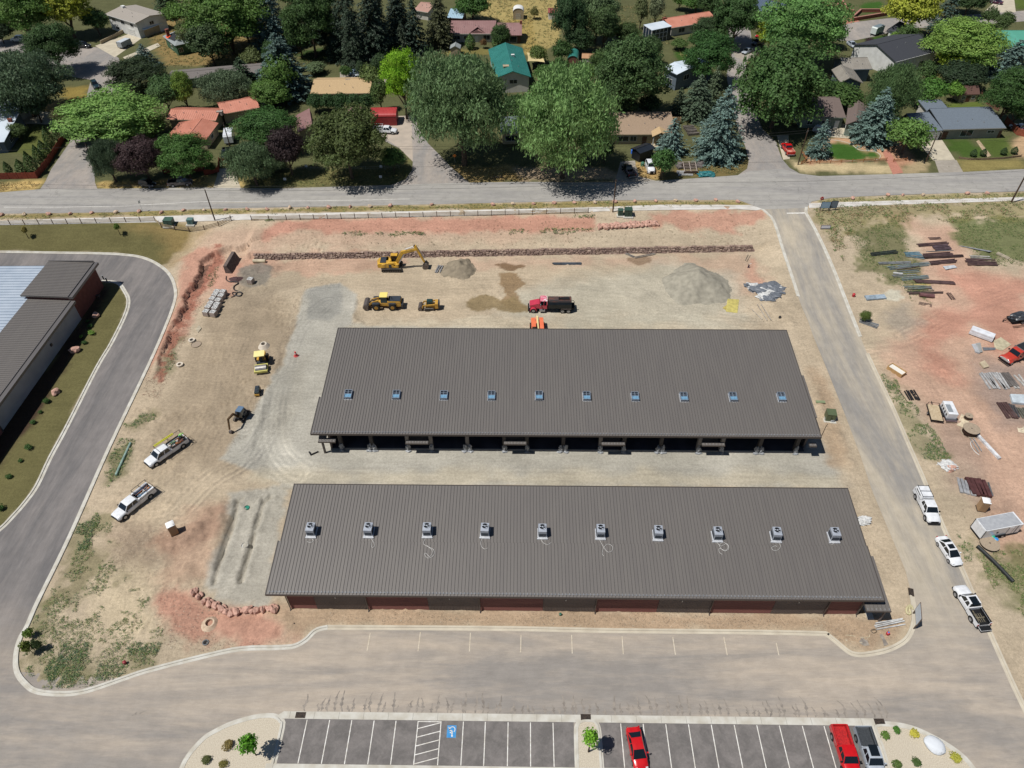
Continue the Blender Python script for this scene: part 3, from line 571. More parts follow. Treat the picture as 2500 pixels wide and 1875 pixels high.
# ================================================================ THE TWO LONG STORAGE BUILDINGS
ROOFM=M('brown_standing_seam',D(118,113,108),D(113,108,104),1.3,.48,metal=.2,stretch=(1.4,.05,1),detail=4)
RIBM=M('roof_seam',D(104,100,96),rough=.45,metal=.25)
TRIM=M('dark_trim',D(84,76,72),rough=.5,metal=.2)
GALV=M('galvanised',D(205,205,204),D(170,172,174),3,.4,metal=.6)
MAR=M('maroon_siding',D(138,92,84),D(126,82,76),.6,.6,stretch=(.2,1,3))
DRK=M('dark_ribbed_wall',D(116,104,98),D(106,96,92),.8,.55)
INT=M('shaded_interior',D(60,62,70),D(48,50,56),.5,.9)  # dark tone puts the shade of the open bays into these walls
STUCCO=M('grey_stucco',D(150,144,138),D(138,132,126),2,.9)
PLY=M('plywood',D(176,128,84),D(150,106,70),2,.85)
def zB(y):return 5.0+(y-48.5)*2.0/16.7
def zA(y):return 5.0+(y-77.0)*2.3/23.6
def seam_roof(parent,x0,x1,y0,y1,zf,sp=.46,guards=True,gmat=GALV,back=True):
 m=MB();a,b=zf(y0),zf(y1)
 m.add([(x0,y0,a),(x1,y0,a),(x1,y1,b),(x0,y1,b),(x0,y0,a-.3),(x1,y0,a-.3),(x1,y1,b-.3),(x0,y1,b-.3)],[(0,1,2,3),(7,6,5,4),(0,4,5,1),(1,5,6,2),(2,6,7,3),(3,7,4,0)])
 n=int((x1-x0)/sp);s=(x1-x0)/n
 for k in range(n+1):
  x=x0+k*s;x=min(max(x,x0+.03),x1-.03)
  m.add([(x-.022,y0,a),(x+.022,y0,a),(x+.022,y1,b),(x-.022,y1,b),(x-.022,y0,a+.065),(x+.022,y0,a+.065),(x+.022,y1,b+.065),(x-.022,y1,b+.065)],[(4,5,6,7),(0,1,5,4),(1,2,6,5),(3,0,4,7),(2,3,7,6)],1)
 r=m.build('roof',[ROOFM,RIBM],parent)
 g=MB()
 for(xx0,xx1,yy0,yy1)in(((x0-.06,x1+.06,y0-.07,y0),)if guards else()):
  g.add([(xx0,yy0,a-.34),(xx1,yy0,a-.34),(xx1,yy1-.004,a-.34),(xx0,yy1-.004,a-.34),(xx0,yy0,a+.03),(xx1,yy0,a+.03),(xx1,yy1-.004,a+.03),(xx0,yy1-.004,a+.03)],[(3,2,1,0),(4,5,6,7),(0,1,5,4),(1,2,6,5),(2,3,7,6),(3,0,4,7)])
 for xx in(x0-.065,x1+.005):
  g.add([(xx,y0,a-.33),(xx+.06,y0,a-.33),(xx+.06,y1,b-.33),(xx,y1,b-.33),(xx,y0,a+.09),(xx+.06,y0,a+.09),(xx+.06,y1,b+.09),(xx,y1,b+.09)],[(3,2,1,0),(4,5,6,7),(0,1,5,4),(1,2,6,5),(2,3,7,6),(3,0,4,7)])
 if back:g.box(x0-.065,x1+.065,y1+.004,y1+.09,b-.33,b+.09)
 g.build('fascia',TRIM,r)
 if guards:
  h=MB()
  for k in range(1,n):
   x=x0+k*s;h.box(x-.035,x+.035,y0+.18,y0+.5,zf(y0+.3)+.062,zf(y0+.3)+.14)
  h.add([(x0+.3,y0+.3,zf(y0+.3)+.09),(x1-.3,y0+.3,zf(y0+.3)+.09),(x1-.3,y0+.35,zf(y0+.3)+.09),(x0+.3,y0+.35,zf(y0+.3)+.09)],[(0,1,2,3)]);h.build('snow_guard',gmat,r)
 return r
def canopy(parent,x0,x1,y0,y1,z,drop=.25,post=None):
 m=MB();m.add([(x0,y0,z-drop),(x1,y0,z-drop),(x1,y1,z),(x0,y1,z),(x0,y0,z-drop-.22),(x1,y0,z-drop-.22),(x1,y1,z-.22),(x0,y1,z-.22)],[(0,1,2,3),(7,6,5,4),(0,4,5,1),(1,5,6,2),(2,6,7,3),(3,7,4,0)])
 n=max(2,int((x1-x0)/.46))
 for k in range(n+1):
  x=x0+.03+(x1-x0-.06)*k/n;m.add([(x-.02,y0,z-drop+.05),(x+.02,y0,z-drop+.05),(x+.02,y1,z+.05),(x-.02,y1,z+.05),(x-.02,y0,z-drop),(x+.02,y0,z-drop),(x+.02,y1,z),(x-.02,y1,z)],[(0,1,2,3),(0,4,5,1),(1,5,6,2),(3,7,4,0)],1)
 m.box(x0-.04,x1+.04,y0-.06,y0-.003,z-drop-.24,z-drop+.02,2)
 o=m.build('canopy',[ROOFM,RIBM,TRIM],parent)
 g=MB()
 for k in range(n):x=x0+.2+(x1-x0-.4)*k/max(1,n-1);g.box(x-.03,x+.03,y0+.1,y0+.36,z-drop+.05,z-drop+.13)
 g.build('snow_guard',GALV,o);return o
FB=49.2
B=thing('storage_building','long near storage building with ten fan units on its brown metal roof','building',(0,0,0),0,'long brown metal roofed storage buildings')
seam_roof(B,-33.78,47.56,48.5,56.199,zB,back=False)
r2=seam_roof(B,-33.4,47.44,56.2,65.2,zB,guards=False)
ubs=[711,775.8,901,1048,1173,1325,1452,1602,1730,1880,2008,2088]
bx=[float(P(u,1486+(u-711)*.0096)[0])for u in ubs]
wl=MB();wl.box(bx[0],46.0,FB+.05,FB+.25,-.5,4.85)
wl.add([(bx[0],FB+.25,-.5),(bx[0]+.2,FB+.25,-.5),(bx[0]+.2,64.6,-.5),(bx[0],64.6,-.5),(bx[0],FB+.25,4.8),(bx[0]+.2,FB+.25,4.8),(bx[0]+.2,64.6,6.6),(bx[0],64.6,6.6)],[(3,2,1,0),(4,5,6,7),(0,1,5,4),(1,2,6,5),(2,3,7,6),(3,0,4,7)])
wl.add([(46.7,FB+1.6,-.5),(46.9,FB+1.6,-.5),(46.9,64.6,-.5),(46.7,64.6,-.5),(46.7,FB+1.6,4.95),(46.9,FB+1.6,4.95),(46.9,64.6,6.6),(46.7,64.6,6.6)],[(3,2,1,0),(4,5,6,7),(0,1,5,4),(1,2,6,5),(2,3,7,6),(3,0,4,7)])
wl.box(bx[0],46.9,64.6,64.8,-.5,6.6);wl.build('wall',DRK,B)
for i in range(11):
 x0,x1=bx[i]+.02,bx[i+1]-.02;m=MB()
 if i%2==0:
  m.box(x0,x1,FB,FB+.046,-.3,4.8)
  for k in range(15):m.box(x0,x1,FB-.035,FB-.002,.1+k*.31,.24+k*.31,0)
  m.build('siding_panel',MAR,B)
 else:
  m.box(x0,x1,FB-.02,FB+.046,-.3,4.8);n=int((x1-x0)/.2)
  for k in range(n):m.box(x0+.04+k*(x1-x0)/n,x0+.11+k*(x1-x0)/n,FB-.065,FB-.022,-.2,4.78,0)
  m.build('wall_panel',DRK,B)
  lx=(x0+x1)/2-.6;MB().box(lx,lx+.12,FB-.2,FB-.07,3.1,3.42).build('wall_light',GALV,B)
for k in(0,2,4,6,8,10,11):
 x=bx[k];m=MB().cyl((x,FB-.7,4.7),(x,FB-.17,4.0),.07).cyl((x,FB-.17,4.05),(x,FB-.17,.2),.07).cyl((x,FB-.17,.25),(x,FB-.45,.06),.07);m.build('downspout',TRIM,B)
canopy(B,45.5,48.7,47.75,48.95,3.7,.18)
m=MB();m.add([(47.45,48.95,3.7),(48.7,48.95,3.7),(48.7,55.5,4.5),(47.45,55.5,4.5),(47.45,48.95,3.48),(48.7,48.95,3.48),(48.7,55.5,4.28),(47.45,55.5,4.28)],[(0,1,2,3),(7,6,5,4),(0,4,5,1),(1,5,6,2),(2,6,7,3),(3,7,4,0)]);m.build('side_canopy',ROOFM,B)
MB().box(46.1,46.9,FB+1.5,FB+1.6,-.3,4.7).box(48.3,48.5,48.1,48.3,-.3,3.4).build('entry_wall',DRK,B)
MB().box(47.0,47.9,FB-.8,FB+1.6,.004,.08).box(46.92,46.98,FB+1.8,FB+3,0,2.2).build('doorstep',CONC,B)
# building with open bays
A=thing('storage_building','long far storage building with open bays and ten square vent curbs on its roof','building',(0,0,0),0,'long brown metal roofed storage buildings')
seam_roof(A,-33.94,47.7,77.0,84.599,zA,back=False)
seam_roof(A,-33.55,47.7,84.6,100.7,zA,guards=False)
FA=78.2
m=MB();m.add([(-31.8,FA,-.5),(-31.5,FA,-.5),(-31.5,100,-.5),(-31.8,100,-.5),(-31.8,FA,4.8),(-31.5,FA,4.8),(-31.5,100,6.9),(-31.8,100,6.9)],[(3,2,1,0),(4,5,6,7),(0,1,5,4),(1,2,6,5),(2,3,7,6),(3,0,4,7)])
m.add([(46.7,FA+1,-.5),(47.,FA+1,-.5),(47.,100,-.5),(46.7,100,-.5),(46.7,FA+1,4.8),(47.,FA+1,4.8),(47.,100,6.9),(46.7,100,6.9)],[(3,2,1,0),(4,5,6,7),(0,1,5,4),(1,2,6,5),(2,3,7,6),(3,0,4,7)])
m.box(-31.8,47,100,100.3,-.5,6.8).build('wall',DRK,A)
MB().box(-31.5,46.7,FA+.1,99.9,-.28,.06).build('floor',M('shaded_floor',D(90,90,94),D(70,70,76),.4,.9),A)  # concrete floor coloured dark, bay shade painted into it
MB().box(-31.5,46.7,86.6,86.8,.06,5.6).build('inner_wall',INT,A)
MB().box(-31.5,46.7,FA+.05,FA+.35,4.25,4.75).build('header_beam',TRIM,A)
MB().box(-29.6,45.4,FA-.18,FA+.08,-.2,.1).build('slab_edge',M('slab_edge',D(232,220,200),D(214,200,176),1,.85),A)
pu=[835,910,997,1054,1142,1231,1286,1374,1464,1521,1611,1703,1759,1851,1940]
px_=[float(P(u,1097+(u-835)*.008)[0])for u in pu]
for k,x in enumerate(px_):
 m=MB().box(x-.28,x+.28,FA-.1,FA+.5,-.2,4.25)
 for j in range(7):m.box(x-.3,x+.3,FA-.12,FA+.52,.4+j*.55,.46+j*.55)
 m.build('column',STUCCO if k in(2,3,4,8,11,12)else M('dark_column',D(92,86,82),D(80,76,72),2,.8),A)
 if k in(2,5,8,11)or k==0:
  pass
for x0,x1 in((-33.4,-29.9),(px_[2]-.1,px_[3]-.3),(px_[5]-.1,px_[6]-.2),(px_[8]-.1,px_[9]-.2),(px_[11]-.1,px_[12]-.2),(px_[14]+1.2,47.4)):
 if x0<-33:continue
 canopy(A,x0+.1,x1+.1,FA-1.42,FA-.75,3.15,.1)
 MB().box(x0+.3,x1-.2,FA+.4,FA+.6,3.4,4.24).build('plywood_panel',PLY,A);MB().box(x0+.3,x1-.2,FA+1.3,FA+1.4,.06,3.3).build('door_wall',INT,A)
canopy(A,-33.0,-30.2,FA-1.5,FA-.75,3.5,.12)
m=MB();m.add([(-33.05,FA-.75,3.5),(-31.82,FA-.75,3.5),(-31.82,80.4,3.8),(-33.05,80.4,3.8),(-33.05,FA-.75,3.28),(-31.82,FA-.75,3.28),(-31.82,80.4,3.58),(-33.05,80.4,3.58)],[(0,1,2,3),(7,6,5,4),(0,4,5,1),(1,5,6,2),(2,6,7,3),(3,7,4,0)]).build('side_canopy',ROOFM,A)
MB().box(-32.7,-32.4,FA-1.1,FA-.8,-.2,3.35).build('column',TRIM,A)
m=MB();m.add([(47.6,82.0,4.3),(48.7,82.0,4.3),(48.7,91,5.3),(47.6,91,5.3),(47.6,82,4.1),(48.7,82,4.1),(48.7,91,5.1),(47.6,91,5.1)],[(0,1,2,3),(7,6,5,4),(0,4,5,1),(1,5,6,2),(2,6,7,3),(3,7,4,0)]).build('side_canopy',ROOFM,A)
# fan units on the near roof
FANM=M('unit_casing',D(186,192,200),D(172,178,188),4,.5,metal=.3);FAND=M('unit_louvre',D(70,76,84),rough=.5,metal=.3)
auts=[(762,1295),(902,1295),(1044,1295),(1184.5,1296),(1324,1298),(1465,1299),(1605,1302),(1749,1305),(1892,1306),(2033,1307)]
ords=['leftmost','second from left','third from left','fourth from left','fifth from left','fifth from right','fourth from right','third from right','second from right','rightmost']
def make_unit():
 t=thing('fan_unit','x','fan unit',(0,0,0),0,'fan units on the near roof')
 MB().box(-.6,.6,-.72,.72,-.12,.10).box(-.66,.66,-.86,-.70,-.14,.02).build('curb',M('unit_curb',D(222,224,226),D(200,202,206),3,.5,metal=.3),t)
 b_=MB().box(-.5,.5,-.62,.62,.10,1.18).build('casing',FANM,t,bevel=.02)
 m=MB()
 for k in range(6):m.box(-.42,.42,-.645,-.622,.2+k*.1,.26+k*.1)
 for k in range(6):m.box(-.525,-.502,-.5,.5,.2+k*.12,.27+k*.12).box(.502,.525,-.5,.5,.2+k*.12,.27+k*.12)
 m.build('louvre',FAND,t)
 MB().ring((0,.12,1.18),(0,.12,1.25),.44,.38,20).build('fan_ring',FANM,t,smooth=True)
 m=MB().cyl((0,.12,1.183),(0,.12,1.19),.38,n=20,mi=0).cyl((0,.12,1.19),(0,.12,1.24),.1,mi=1)
 for k in range(5):
  a=2*math.pi*k/5+.4;c_,s_=math.cos(a),math.sin(a)
  m.quad((.1*c_,.12+.1*s_,1.205),(.36*c_-.1*s_,.12+.36*s_+.1*c_,1.2),(.36*c_+.12*s_,.12+.36*s_-.12*c_,1.225),(.12*c_,.12+.12*s_,1.22),2 if k%2 else 1)
 m.build('fan',[M('fan_well',(.01,.011,.013)),FANM,M('fan_blade',D(30,34,40),rough=.3,metal=.4)],t)
 return t
u0=make_unit()
for i,(u,v)in enumerate(auts):
 o=u0 if i==0 else copy_tree(u0)
 z=6.1
 for _ in range(4):q=P(u,v+5,z);z=zB(q[1])
 o.location=(q[0],q[1],z+.06);o.rotation_euler=(0,0,random.uniform(-.05,.05));o.scale=(1.13,1.1,1.18);o['label']='grey fan unit on the near roof, '+ords[i]+' of the ten'
CAB=M('white_cable',D(214,212,206),rough=.5)
def roofcable(pts,label):
 m=MB();c=catmull([Vector((*p,0))for p in pts],6);w_=[]
 for p in c:
  z=5.8
  for _ in range(3):q=P(p.x,p.y,z);z=zB(q[1])
  w_.append((q[0],q[1],z+.09))
 tag(m.tube(w_,.022,5).build('cable',CAB),label,'cable','loose cables on the near roof')
T9=lambda z,ox,oy:[(ox+a/3.318,oy+b/3.318)for a,b in z]
roofcable(T9([(868,1380),(880,1400),(850,1412),(832,1400)],500,900),'short white cable hooked below the leftmost fan unit')
roofcable(T9([(1345,1375),(1370,1410),(1375,1440),(1358,1452),(1350,1425),(1362,1400)],500,900),'white cable loop below the second fan unit from left')
roofcable(T9([(130,1380),(112,1420),(150,1445),(195,1470),(195,1515),(150,1538),(120,1505),(135,1500),(165,1525),(185,1480),(140,1435)],1000,900),'long white cable looped below the third fan unit from left')
roofcable(T9([(590,1380),(576,1410),(585,1445),(610,1465),(632,1455)],1000,900),'white cable curling below the fourth fan unit from left')
roofcable(T9([(1062,1385),(1085,1415),(1120,1428),(1147,1410)],1000,900),'white cable curling right below the fifth fan unit from left')
roofcable(T9([(1540,1390),(1560,1430),(1600,1485),(1638,1480),(1640,1440),(1600,1425),(1570,1460),(1560,1500),(1572,1520)],1000,900),'white cable looped right below the fifth fan unit from right')
roofcable(T9([(825,1405),(860,1440),(910,1420),(925,1460),(890,1480),(850,1440),(880,1410),(920,1440),(900,1475),(850,1460),(850,1490),(872,1508)],1500,900),'tangled white cable below the third fan unit from right')
roofcable(T9([(1330,1405),(1343,1440),(1325,1470),(1290,1475),(1272,1455),(1300,1438),(1312,1445)],1500,900),'white cable coil below the second fan unit from right')
roofcable(T9([(105,1410),(112,1422),(98,1428)],2000,900),'stub of white cable below the rightmost fan unit')
# vent curbs on the far roof
def make_vent():
 t=thing('vent_curb','x','roof vent',(0,0,0),0,'vent curbs on the far roof');G1=M('vent_metal',D(176,188,200),D(150,162,176),3,.35,metal=.5)
 m=MB().box(-.62,-.54,-.85,.85,-.1,.5).box(.54,.62,-.85,.85,-.1,.5).box(-.54,.54,-.85,-.77,-.1,.5).box(-.54,.54,.77,.85,-.1,.5).box(-.54,.54,-.06,.02,-.1,.49).box(-.05,.02,.02,.77,-.05,.46).box(-.54,.54,.36,.42,-.05,.455)
 m.build('frame',G1,t);MB().box(-.7,.7,-1.0,-.86,-.12,.0).box(-.68,-.63,-.9,.9,-.1,.04).box(.63,.68,-.9,.9,-.1,.04).build('flashing',M('unit_curb',(1,1,1)),t)
 MB().box(-.53,.53,-.76,-.07,.3,.4).build('lid',M('vent_lid',D(140,186,214),D(112,158,190),3,.3,metal=.3),t);MB().box(-.53,.53,.03,.76,-.04,.04).build('shaft',M('fan_well',(0,0,0)),t);return t
v0=make_vent()
for i,(u,v)in enumerate([(851,963),(968,964),(1084,965),(1200,966),(1316,966),(1432,967),(1550,968),(1669,969),(1789,969),(1907,969)]):
 o=v0 if i==0 else copy_tree(v0);z=6.3
 for _ in range(4):q=P(u,v+2,z);z=zA(q[1])
 o.location=(q[0],q[1],z);o.rotation_euler=(math.atan(2.3/23.6),0,0);o['label']='open vent curb with blue lid on the far roof, '+ords[i]+' of the ten'
# plastic sheeting round the column feet
PLAS=M('grey_plastic',D(176,178,180),D(120,124,128),5,.45,lo=.3,hi=.7)
def blob(cx,cy,cz,rx,ry,rz_,seed,sub=3,amp=.35,flat=.0,sc=2.2):
 b=bmesh.new();bmesh.ops.create_icosphere(b,subdivisions=sub,radius=1);rs=np.random.RandomState(seed);ph=rs.rand(6)*9
 for v in b.verts:
  c=v.co.copy();n_=math.sin(c.x*sc*1.7+ph[0])*math.sin(c.y*sc*1.9+ph[1])+.6*math.sin(c.z*sc*3+ph[2]+c.x*sc*2)+.4*math.sin(c.y*sc*5+ph[3]+c.z*sc*3)
  c*=1+amp*n_*.5+(rs.rand()-.5)*amp*.3;v.co=Vector((cx+c.x*rx,cy+c.y*ry,max(cz+c.z*rz_,cz-rz_*(1-flat))if flat else cz+c.z*rz_))
 vs=[tuple(v.co)for v in b.verts];fs=[tuple(v.index for v in f.verts)for f in b.faces];b.free();return vs,fs
bay=['left corner','first','second','third','fourth','fifth','sixth','seventh','eighth','ninth','tenth','eleventh','twelfth','thirteenth','rightmost']
for k,x in enumerate(px_):
 m=MB();dbl=k in(1,4,7,10,13)
 for j,dx in enumerate((-.38,.38)if dbl else(.05,)):
  m.add(*blob(x+dx,FA-.22,.62,.36,.3,.8,10*k+j,3,.5));m.add(*blob(x+dx*1.3,FA-.5,.12,.5,.28,.16,10*k+j+5,2,.6))
 tag(m.build('plastic_sheeting',PLAS),'grey plastic bunched round the foot of the '+bay[k]+' column of the open bays' if 0<k<14 else 'grey plastic bunched round the '+bay[k]+(' column' if k==0 else ' column')+' of the far building','plastic sheeting','plastic sheeting round the columns')
# ================================================================ WEST BUILDING
Wb=thing('warehouse','grey roofed warehouse with a taller maroon tower and blue white roof at the left edge','building',(0,0,0))
GW=M('pale_metal_wall',D(170,170,172),D(158,158,160),.4,.7);WR=M('white_blue_roof',D(206,216,226),D(190,202,214),.3,.35,metal=.3);WRR=M('blue_roof_rib',D(120,138,156),rough=.4,metal=.3)
MB().box(-97,-88.9,60,112.0,-.3,4.75).build('wall',GW,Wb);MB().box(-88.9,-88.72,60,81.3,-.3,4.6).build('maroon_wall',MAR,Wb)
MB().box(-97.6,-88.95,112.0,122.9,-.3,5.5).build('tower_wall',M('tower_brick',D(120,74,66),D(104,62,56),1,.8),Wb)
MB().box(-88.9,-88.66,81.3,81.6,-.3,4.6).build('wall_trim',TRIM,Wb)
def xroof(name,x0,x1,y0,y1,z0,z1,mats,parent,sp=.5,th=.3,rib=.06):
 m=MB();m.add([(x0,y0,z0),(x1,y0,z1),(x1,y1,z1),(x0,y1,z0),(x0,y0,z0-th),(x1,y0,z1-th),(x1,y1,z1-th),(x0,y1,z0-th)],[(0,1,2,3),(7,6,5,4),(0,4,5,1),(1,5,6,2),(2,6,7,3),(3,7,4,0)])
 n=int((y1-y0)/sp)
 for k in range(n+1):
  y=y0+.03+(y1-y0-.06)*k/n;m.add([(x0,y-.025,z0),(x1,y-.025,z1),(x1,y+.025,z1),(x0,y+.025,z0),(x0,y-.025,z0+rib),(x1,y-.025,z1+rib),(x1,y+.025,z1+rib),(x0,y+.025,z0+rib)],[(4,5,6,7),(0,1,5,4),(2,3,7,6),(3,0,4,7),(1,2,6,5)],1)
 return m.build(name,mats,parent)
t1=xroof('tower_roof',-98.3,-89.0,111.7,123.4,6.1,5.75,[ROOFM,RIBM],Wb)
MB().box(-88.96,-88.1,111.6,123.5,5.3,5.82).box(-98.35,-88.97,123.42,123.55,5.5,6.2).box(-88.96,-88.86,111.6,123.5,5.83,6.0).build('parapet',M('parapet_metal',D(112,108,106),rough=.45,metal=.3),t1)
t1=xroof('lower_roof',-97.2,-88.8,60,111.6,5.3,4.95,[ROOFM,RIBM],Wb)
MB().box(-88.76,-87.8,60,111.5,4.5,5.0).box(-88.76,-88.66,60,111.5,5.01,5.15).build('gutter',M('parapet_metal',(1,1,1)),t1)
xroof('pale_roof',-150,-97.3,60,123.0,4.6,5.2,[WR,WRR],Wb,.9,.4,.07);MB().box(-150,-97.6,60,122.8,-.3,4.3).build('rear_wall',GW,Wb)
MB().box(-88.9,-88.3,119,119.6,0,.5).box(-88.88,-88.7,101,101.5,2.2,2.7).build('wall_box',TRIM,Wb)
# ================================================================ HOUSES
def slab(m,pts,th=.16,mi=0):
 pts=[Vector(p)for p in pts];n=(pts[1]-pts[0]).cross(pts[2]-pts[0]).normalized()
 if n.z<0:pts=pts[::-1]
 k=len(pts);lo=[p-Vector((0,0,th))for p in pts]
 m.add(pts+lo,[tuple(range(k)),tuple(range(2*k-1,k-1,-1))]+[(i,k+i,k+(i+1)%k,(i+1)%k)for i in range(k)],mi)
def ribs(m,a,b,c,d,sp=.6,mi=1,w_=.03,h_=.05):
 """ribs running from edge a-b (low) to edge d-c (high)"""
 a,b,c,d=map(Vector,(a,b,c,d));n=max(2,int((b-a).length/sp));t=(b-a).normalized()*w_;up=Vector((0,0,h_))
 for k in range(n+1):
  p,q=a+(b-a)*(k/n),d+(c-d)*(k/n)
  if k==0:p=p+t;q=q+t
  if k==n:p=p-t;q=q-t
  m.add([p-t,p+t,q+t,q-t,p-t+up,p+t+up,q+t+up,q-t+up],[(4,5,6,7),(0,1,5,4),(3,0,4,7),(1,2,6,5)],mi)
def window(parent,x,y,z,w_,h_,ax,fm=None,gl=None):
 """ax: 0 = front (faces -y), 1 = right (faces +x), 2 = left (faces -x)"""
 fm=fm or M('white_window_frame',D(215,215,210),rough=.5);gl=gl or M('window_glass',D(44,56,66),D(30,38,46),1,.12,metal=.2)
 a=MB();g=MB();rot=(0,math.pi/2,-math.pi/2)[ax];a.at(x,y,z,rz=rot);g.at(x,y,z,rz=rot)
 a.box(-w_/2-.08,w_/2+.08,-.07,-.003,-.08,0).box(-w_/2-.08,w_/2+.08,-.07,-.003,h_,h_+.08).box(-w_/2-.08,-w_/2,-.07,-.003,0,h_).box(w_/2,w_/2+.08,-.07,-.003,0,h_).box(-.03,.03,-.06,-.003,0,h_)
 g.box(-w_/2,w_/2,-.035,-.004,0,h_);o=a.build('window',fm,parent);g.build('pane',gl,o);return o
def house(name,label,c0,c1,dep,ev,rise,kind,roofm,wallm,cat='house',ov=.5,rib=None,wins=(),doors=(),chim=(),split=.5,base=None,group=None,ribm=None,th=.16):
 gz=3.5 if base is None else base
 a,b=Vector(P(*c0,gz+ev)),Vector(P(*c1,gz+ev));d=(b-a).to_2d();L=d.length;rz=math.atan2(d.y,d.x)
 t=thing(name,label,cat,(a.x,a.y,gz),rz,group)
 W=MB();h0=ev-.1;x0,x1,y0,y1=ov,L-ov,ov,dep-ov;R=MB();top=ev+rise
 W.box(x0,x1,y0,y1,-.3,h0)
 if kind=='gx':
  s_=dep*split;slab(R,[(0,0,ev),(L,0,ev),(L,s_,top),(0,s_,top)],th);slab(R,[(0,s_,top),(L,s_,top),(L,dep,ev),(0,dep,ev)],th)
  for xx in(x0,x1-.15):W.add([(xx,y0,h0),(xx,y1,h0),(xx,s_,top-th-.02),(xx+.15,y0,h0),(xx+.15,y1,h0),(xx+.15,s_,top-th-.02)],[(0,1,2),(5,4,3),(0,3,4,1),(1,4,5,2),(2,5,3,0)])
  if rib:ribs(R,(0,0,ev),(L,0,ev),(L,s_,top),(0,s_,top),rib);ribs(R,(0,dep,ev),(L,dep,ev),(L,s_,top),(0,s_,top),rib)
  R.box(0,L,s_-.12,s_+.12,top-.03,top+.06,1)
 elif kind=='gy':
  s_=L*split;slab(R,[(0,0,ev),(s_,0,top),(s_,dep,top),(0,dep,ev)],th);slab(R,[(s_,0,top),(L,0,ev),(L,dep,ev),(s_,dep,top)],th)
  for yy in(y0,y1-.15):W.add([(x0,yy,h0),(x1,yy,h0),(s_,yy,top-th-.02),(x0,yy+.15,h0),(x1,yy+.15,h0),(s_,yy+.15,top-th-.02)],[(0,1,2),(5,4,3),(0,3,4,1),(1,4,5,2),(2,5,3,0)])
  if rib:ribs(R,(0,0,ev),(0,dep,ev),(s_,dep,top),(s_,0,top),rib);ribs(R,(L,0,ev),(L,dep,ev),(s_,dep,top),(s_,0,top),rib)
  R.box(s_-.12,s_+.12,0,dep,top-.03,top+.06,1)
 elif kind=='hip':
  k=min(L,dep)/2
  if L>=dep:p,q=(k,dep/2,top),(L-k,dep/2,top);slab(R,[(0,0,ev),(L,0,ev),q,p],th);slab(R,[(L,dep,ev),(0,dep,ev),p,q],th);slab(R,[(0,dep,ev),(0,0,ev),p],th);slab(R,[(L,0,ev),(L,dep,ev),q],th)
  else:p,q=(L/2,k,top),(L/2,dep-k,top);slab(R,[(0,0,ev),(L,0,ev),p],th);slab(R,[(L,dep,ev),(0,dep,ev),q],th);slab(R,[(0,dep,ev),(0,0,ev),p,q],th);slab(R,[(L,0,ev),(L,dep,ev),q,p],th)
 elif kind=='mono':
  slab(R,[(0,0,ev),(L,0,ev),(L,dep,top),(0,dep,top)],th)
  W.add([(x0,y0,h0),(x1,y0,h0),(x1,y1,h0),(x0,y1,h0),(x1,y1,top-th-.05),(x0,y1,top-th-.05)],[(0,1,4,5),(2,3,5,4),(1,2,4),(0,5,3)])
  if rib:ribs(R,(0,0,ev),(L,0,ev),(L,dep,top),(0,dep,top),rib)
 elif kind=='arch':
  n=10;pr=[(dep/2-dep/2*math.cos(math.pi*i/n),ev+rise*math.sin(math.pi*i/n)**.8)for i in range(n+1)]
  for i in range(n):slab(R,[(0,pr[i][0],pr[i][1]),(L,pr[i][0],pr[i][1]),(L,pr[i+1][0],pr[i+1][1]),(0,pr[i+1][0],pr[i+1][1])],.08)
  if rib:
   for k in range(int(L/rib)):R.loft([[(k*rib+o_,y,z+e_)for(o_,e_)in((0,0),(0,.04),(.08,.04),(.08,0))]for y,z in pr],1)
  for xx in(x0,x1-.1):W.add([(xx,y,z-.09)for y,z in pr]+[(xx+.1,y,z-.09)for y,z in pr],[tuple(range(n+1)),tuple(range(2*n+1,n,-1))])
 elif kind=='archy':
  n=10;pr=[(L/2-L/2*math.cos(math.pi*i/n),ev+rise*math.sin(math.pi*i/n)**.8)for i in range(n+1)]
  for i in range(n):slab(R,[(pr[i][0],0,pr[i][1]),(pr[i+1][0],0,pr[i+1][1]),(pr[i+1][0],dep,pr[i+1][1]),(pr[i][0],dep,pr[i][1])],.08)
  for yy in(y0,y1-.1):W.add([(x,yy,z-.09)for x,z in pr]+[(x,yy+.1,z-.09)for x,z in pr],[tuple(range(n+1)),tuple(range(2*n+1,n,-1))])
 W.build('wall',wallm,t);ro=R.build('roof',[roofm,ribm or roofm],t)
 if cat=='house' and kind in('gx','gy'):
  for fx,fy in((.3,.3),(.7,.22),(.55,.36)):zz=ev+rise*(fy/(split if fy<split else 1-split)if kind=='gx' else(fx/split if fx<split else(1-fx)/(1-split)))*.98;MB().cyl((fx*L,fy*dep,zz-.1),(fx*L,fy*dep,zz+.4),.09,n=8).build('vent_pipe',GALV,ro)
  if kind=='gx':MB().box(-.02,L+.02,-.12,-.01,ev-.2,ev-.06).build('gutter',wallm,ro)
 for wn in wins:
  s_,p,z,w_,h_=wn
  if s_==0:window(t,p*L,y0,z,w_,h_,0)
  elif s_==1:window(t,x1,p*dep,z,w_,h_,1)
  else:window(t,x0,p*dep,z,w_,h_,2)
 for dr in doors:
  p,w_,h_,mt=dr;o=MB().box(p*L-w_/2,p*L+w_/2,y0-.06,y0-.003,0,h_).build('door',mt,t)
  if w_>2:g=MB();[g.box(p*L-w_/2+.05,p*L+w_/2-.05,y0-.085,y0-.062,h_*k/4-.03,h_*k/4+.02)for k in(1,2,3)];g.build('door_groove',M('groove',D(120,120,120)),o)
  else:MB().box(p*L+w_/2-.15,p*L+w_/2-.08,y0-.11,y0-.062,1,1.1).build('handle',GALV,o)
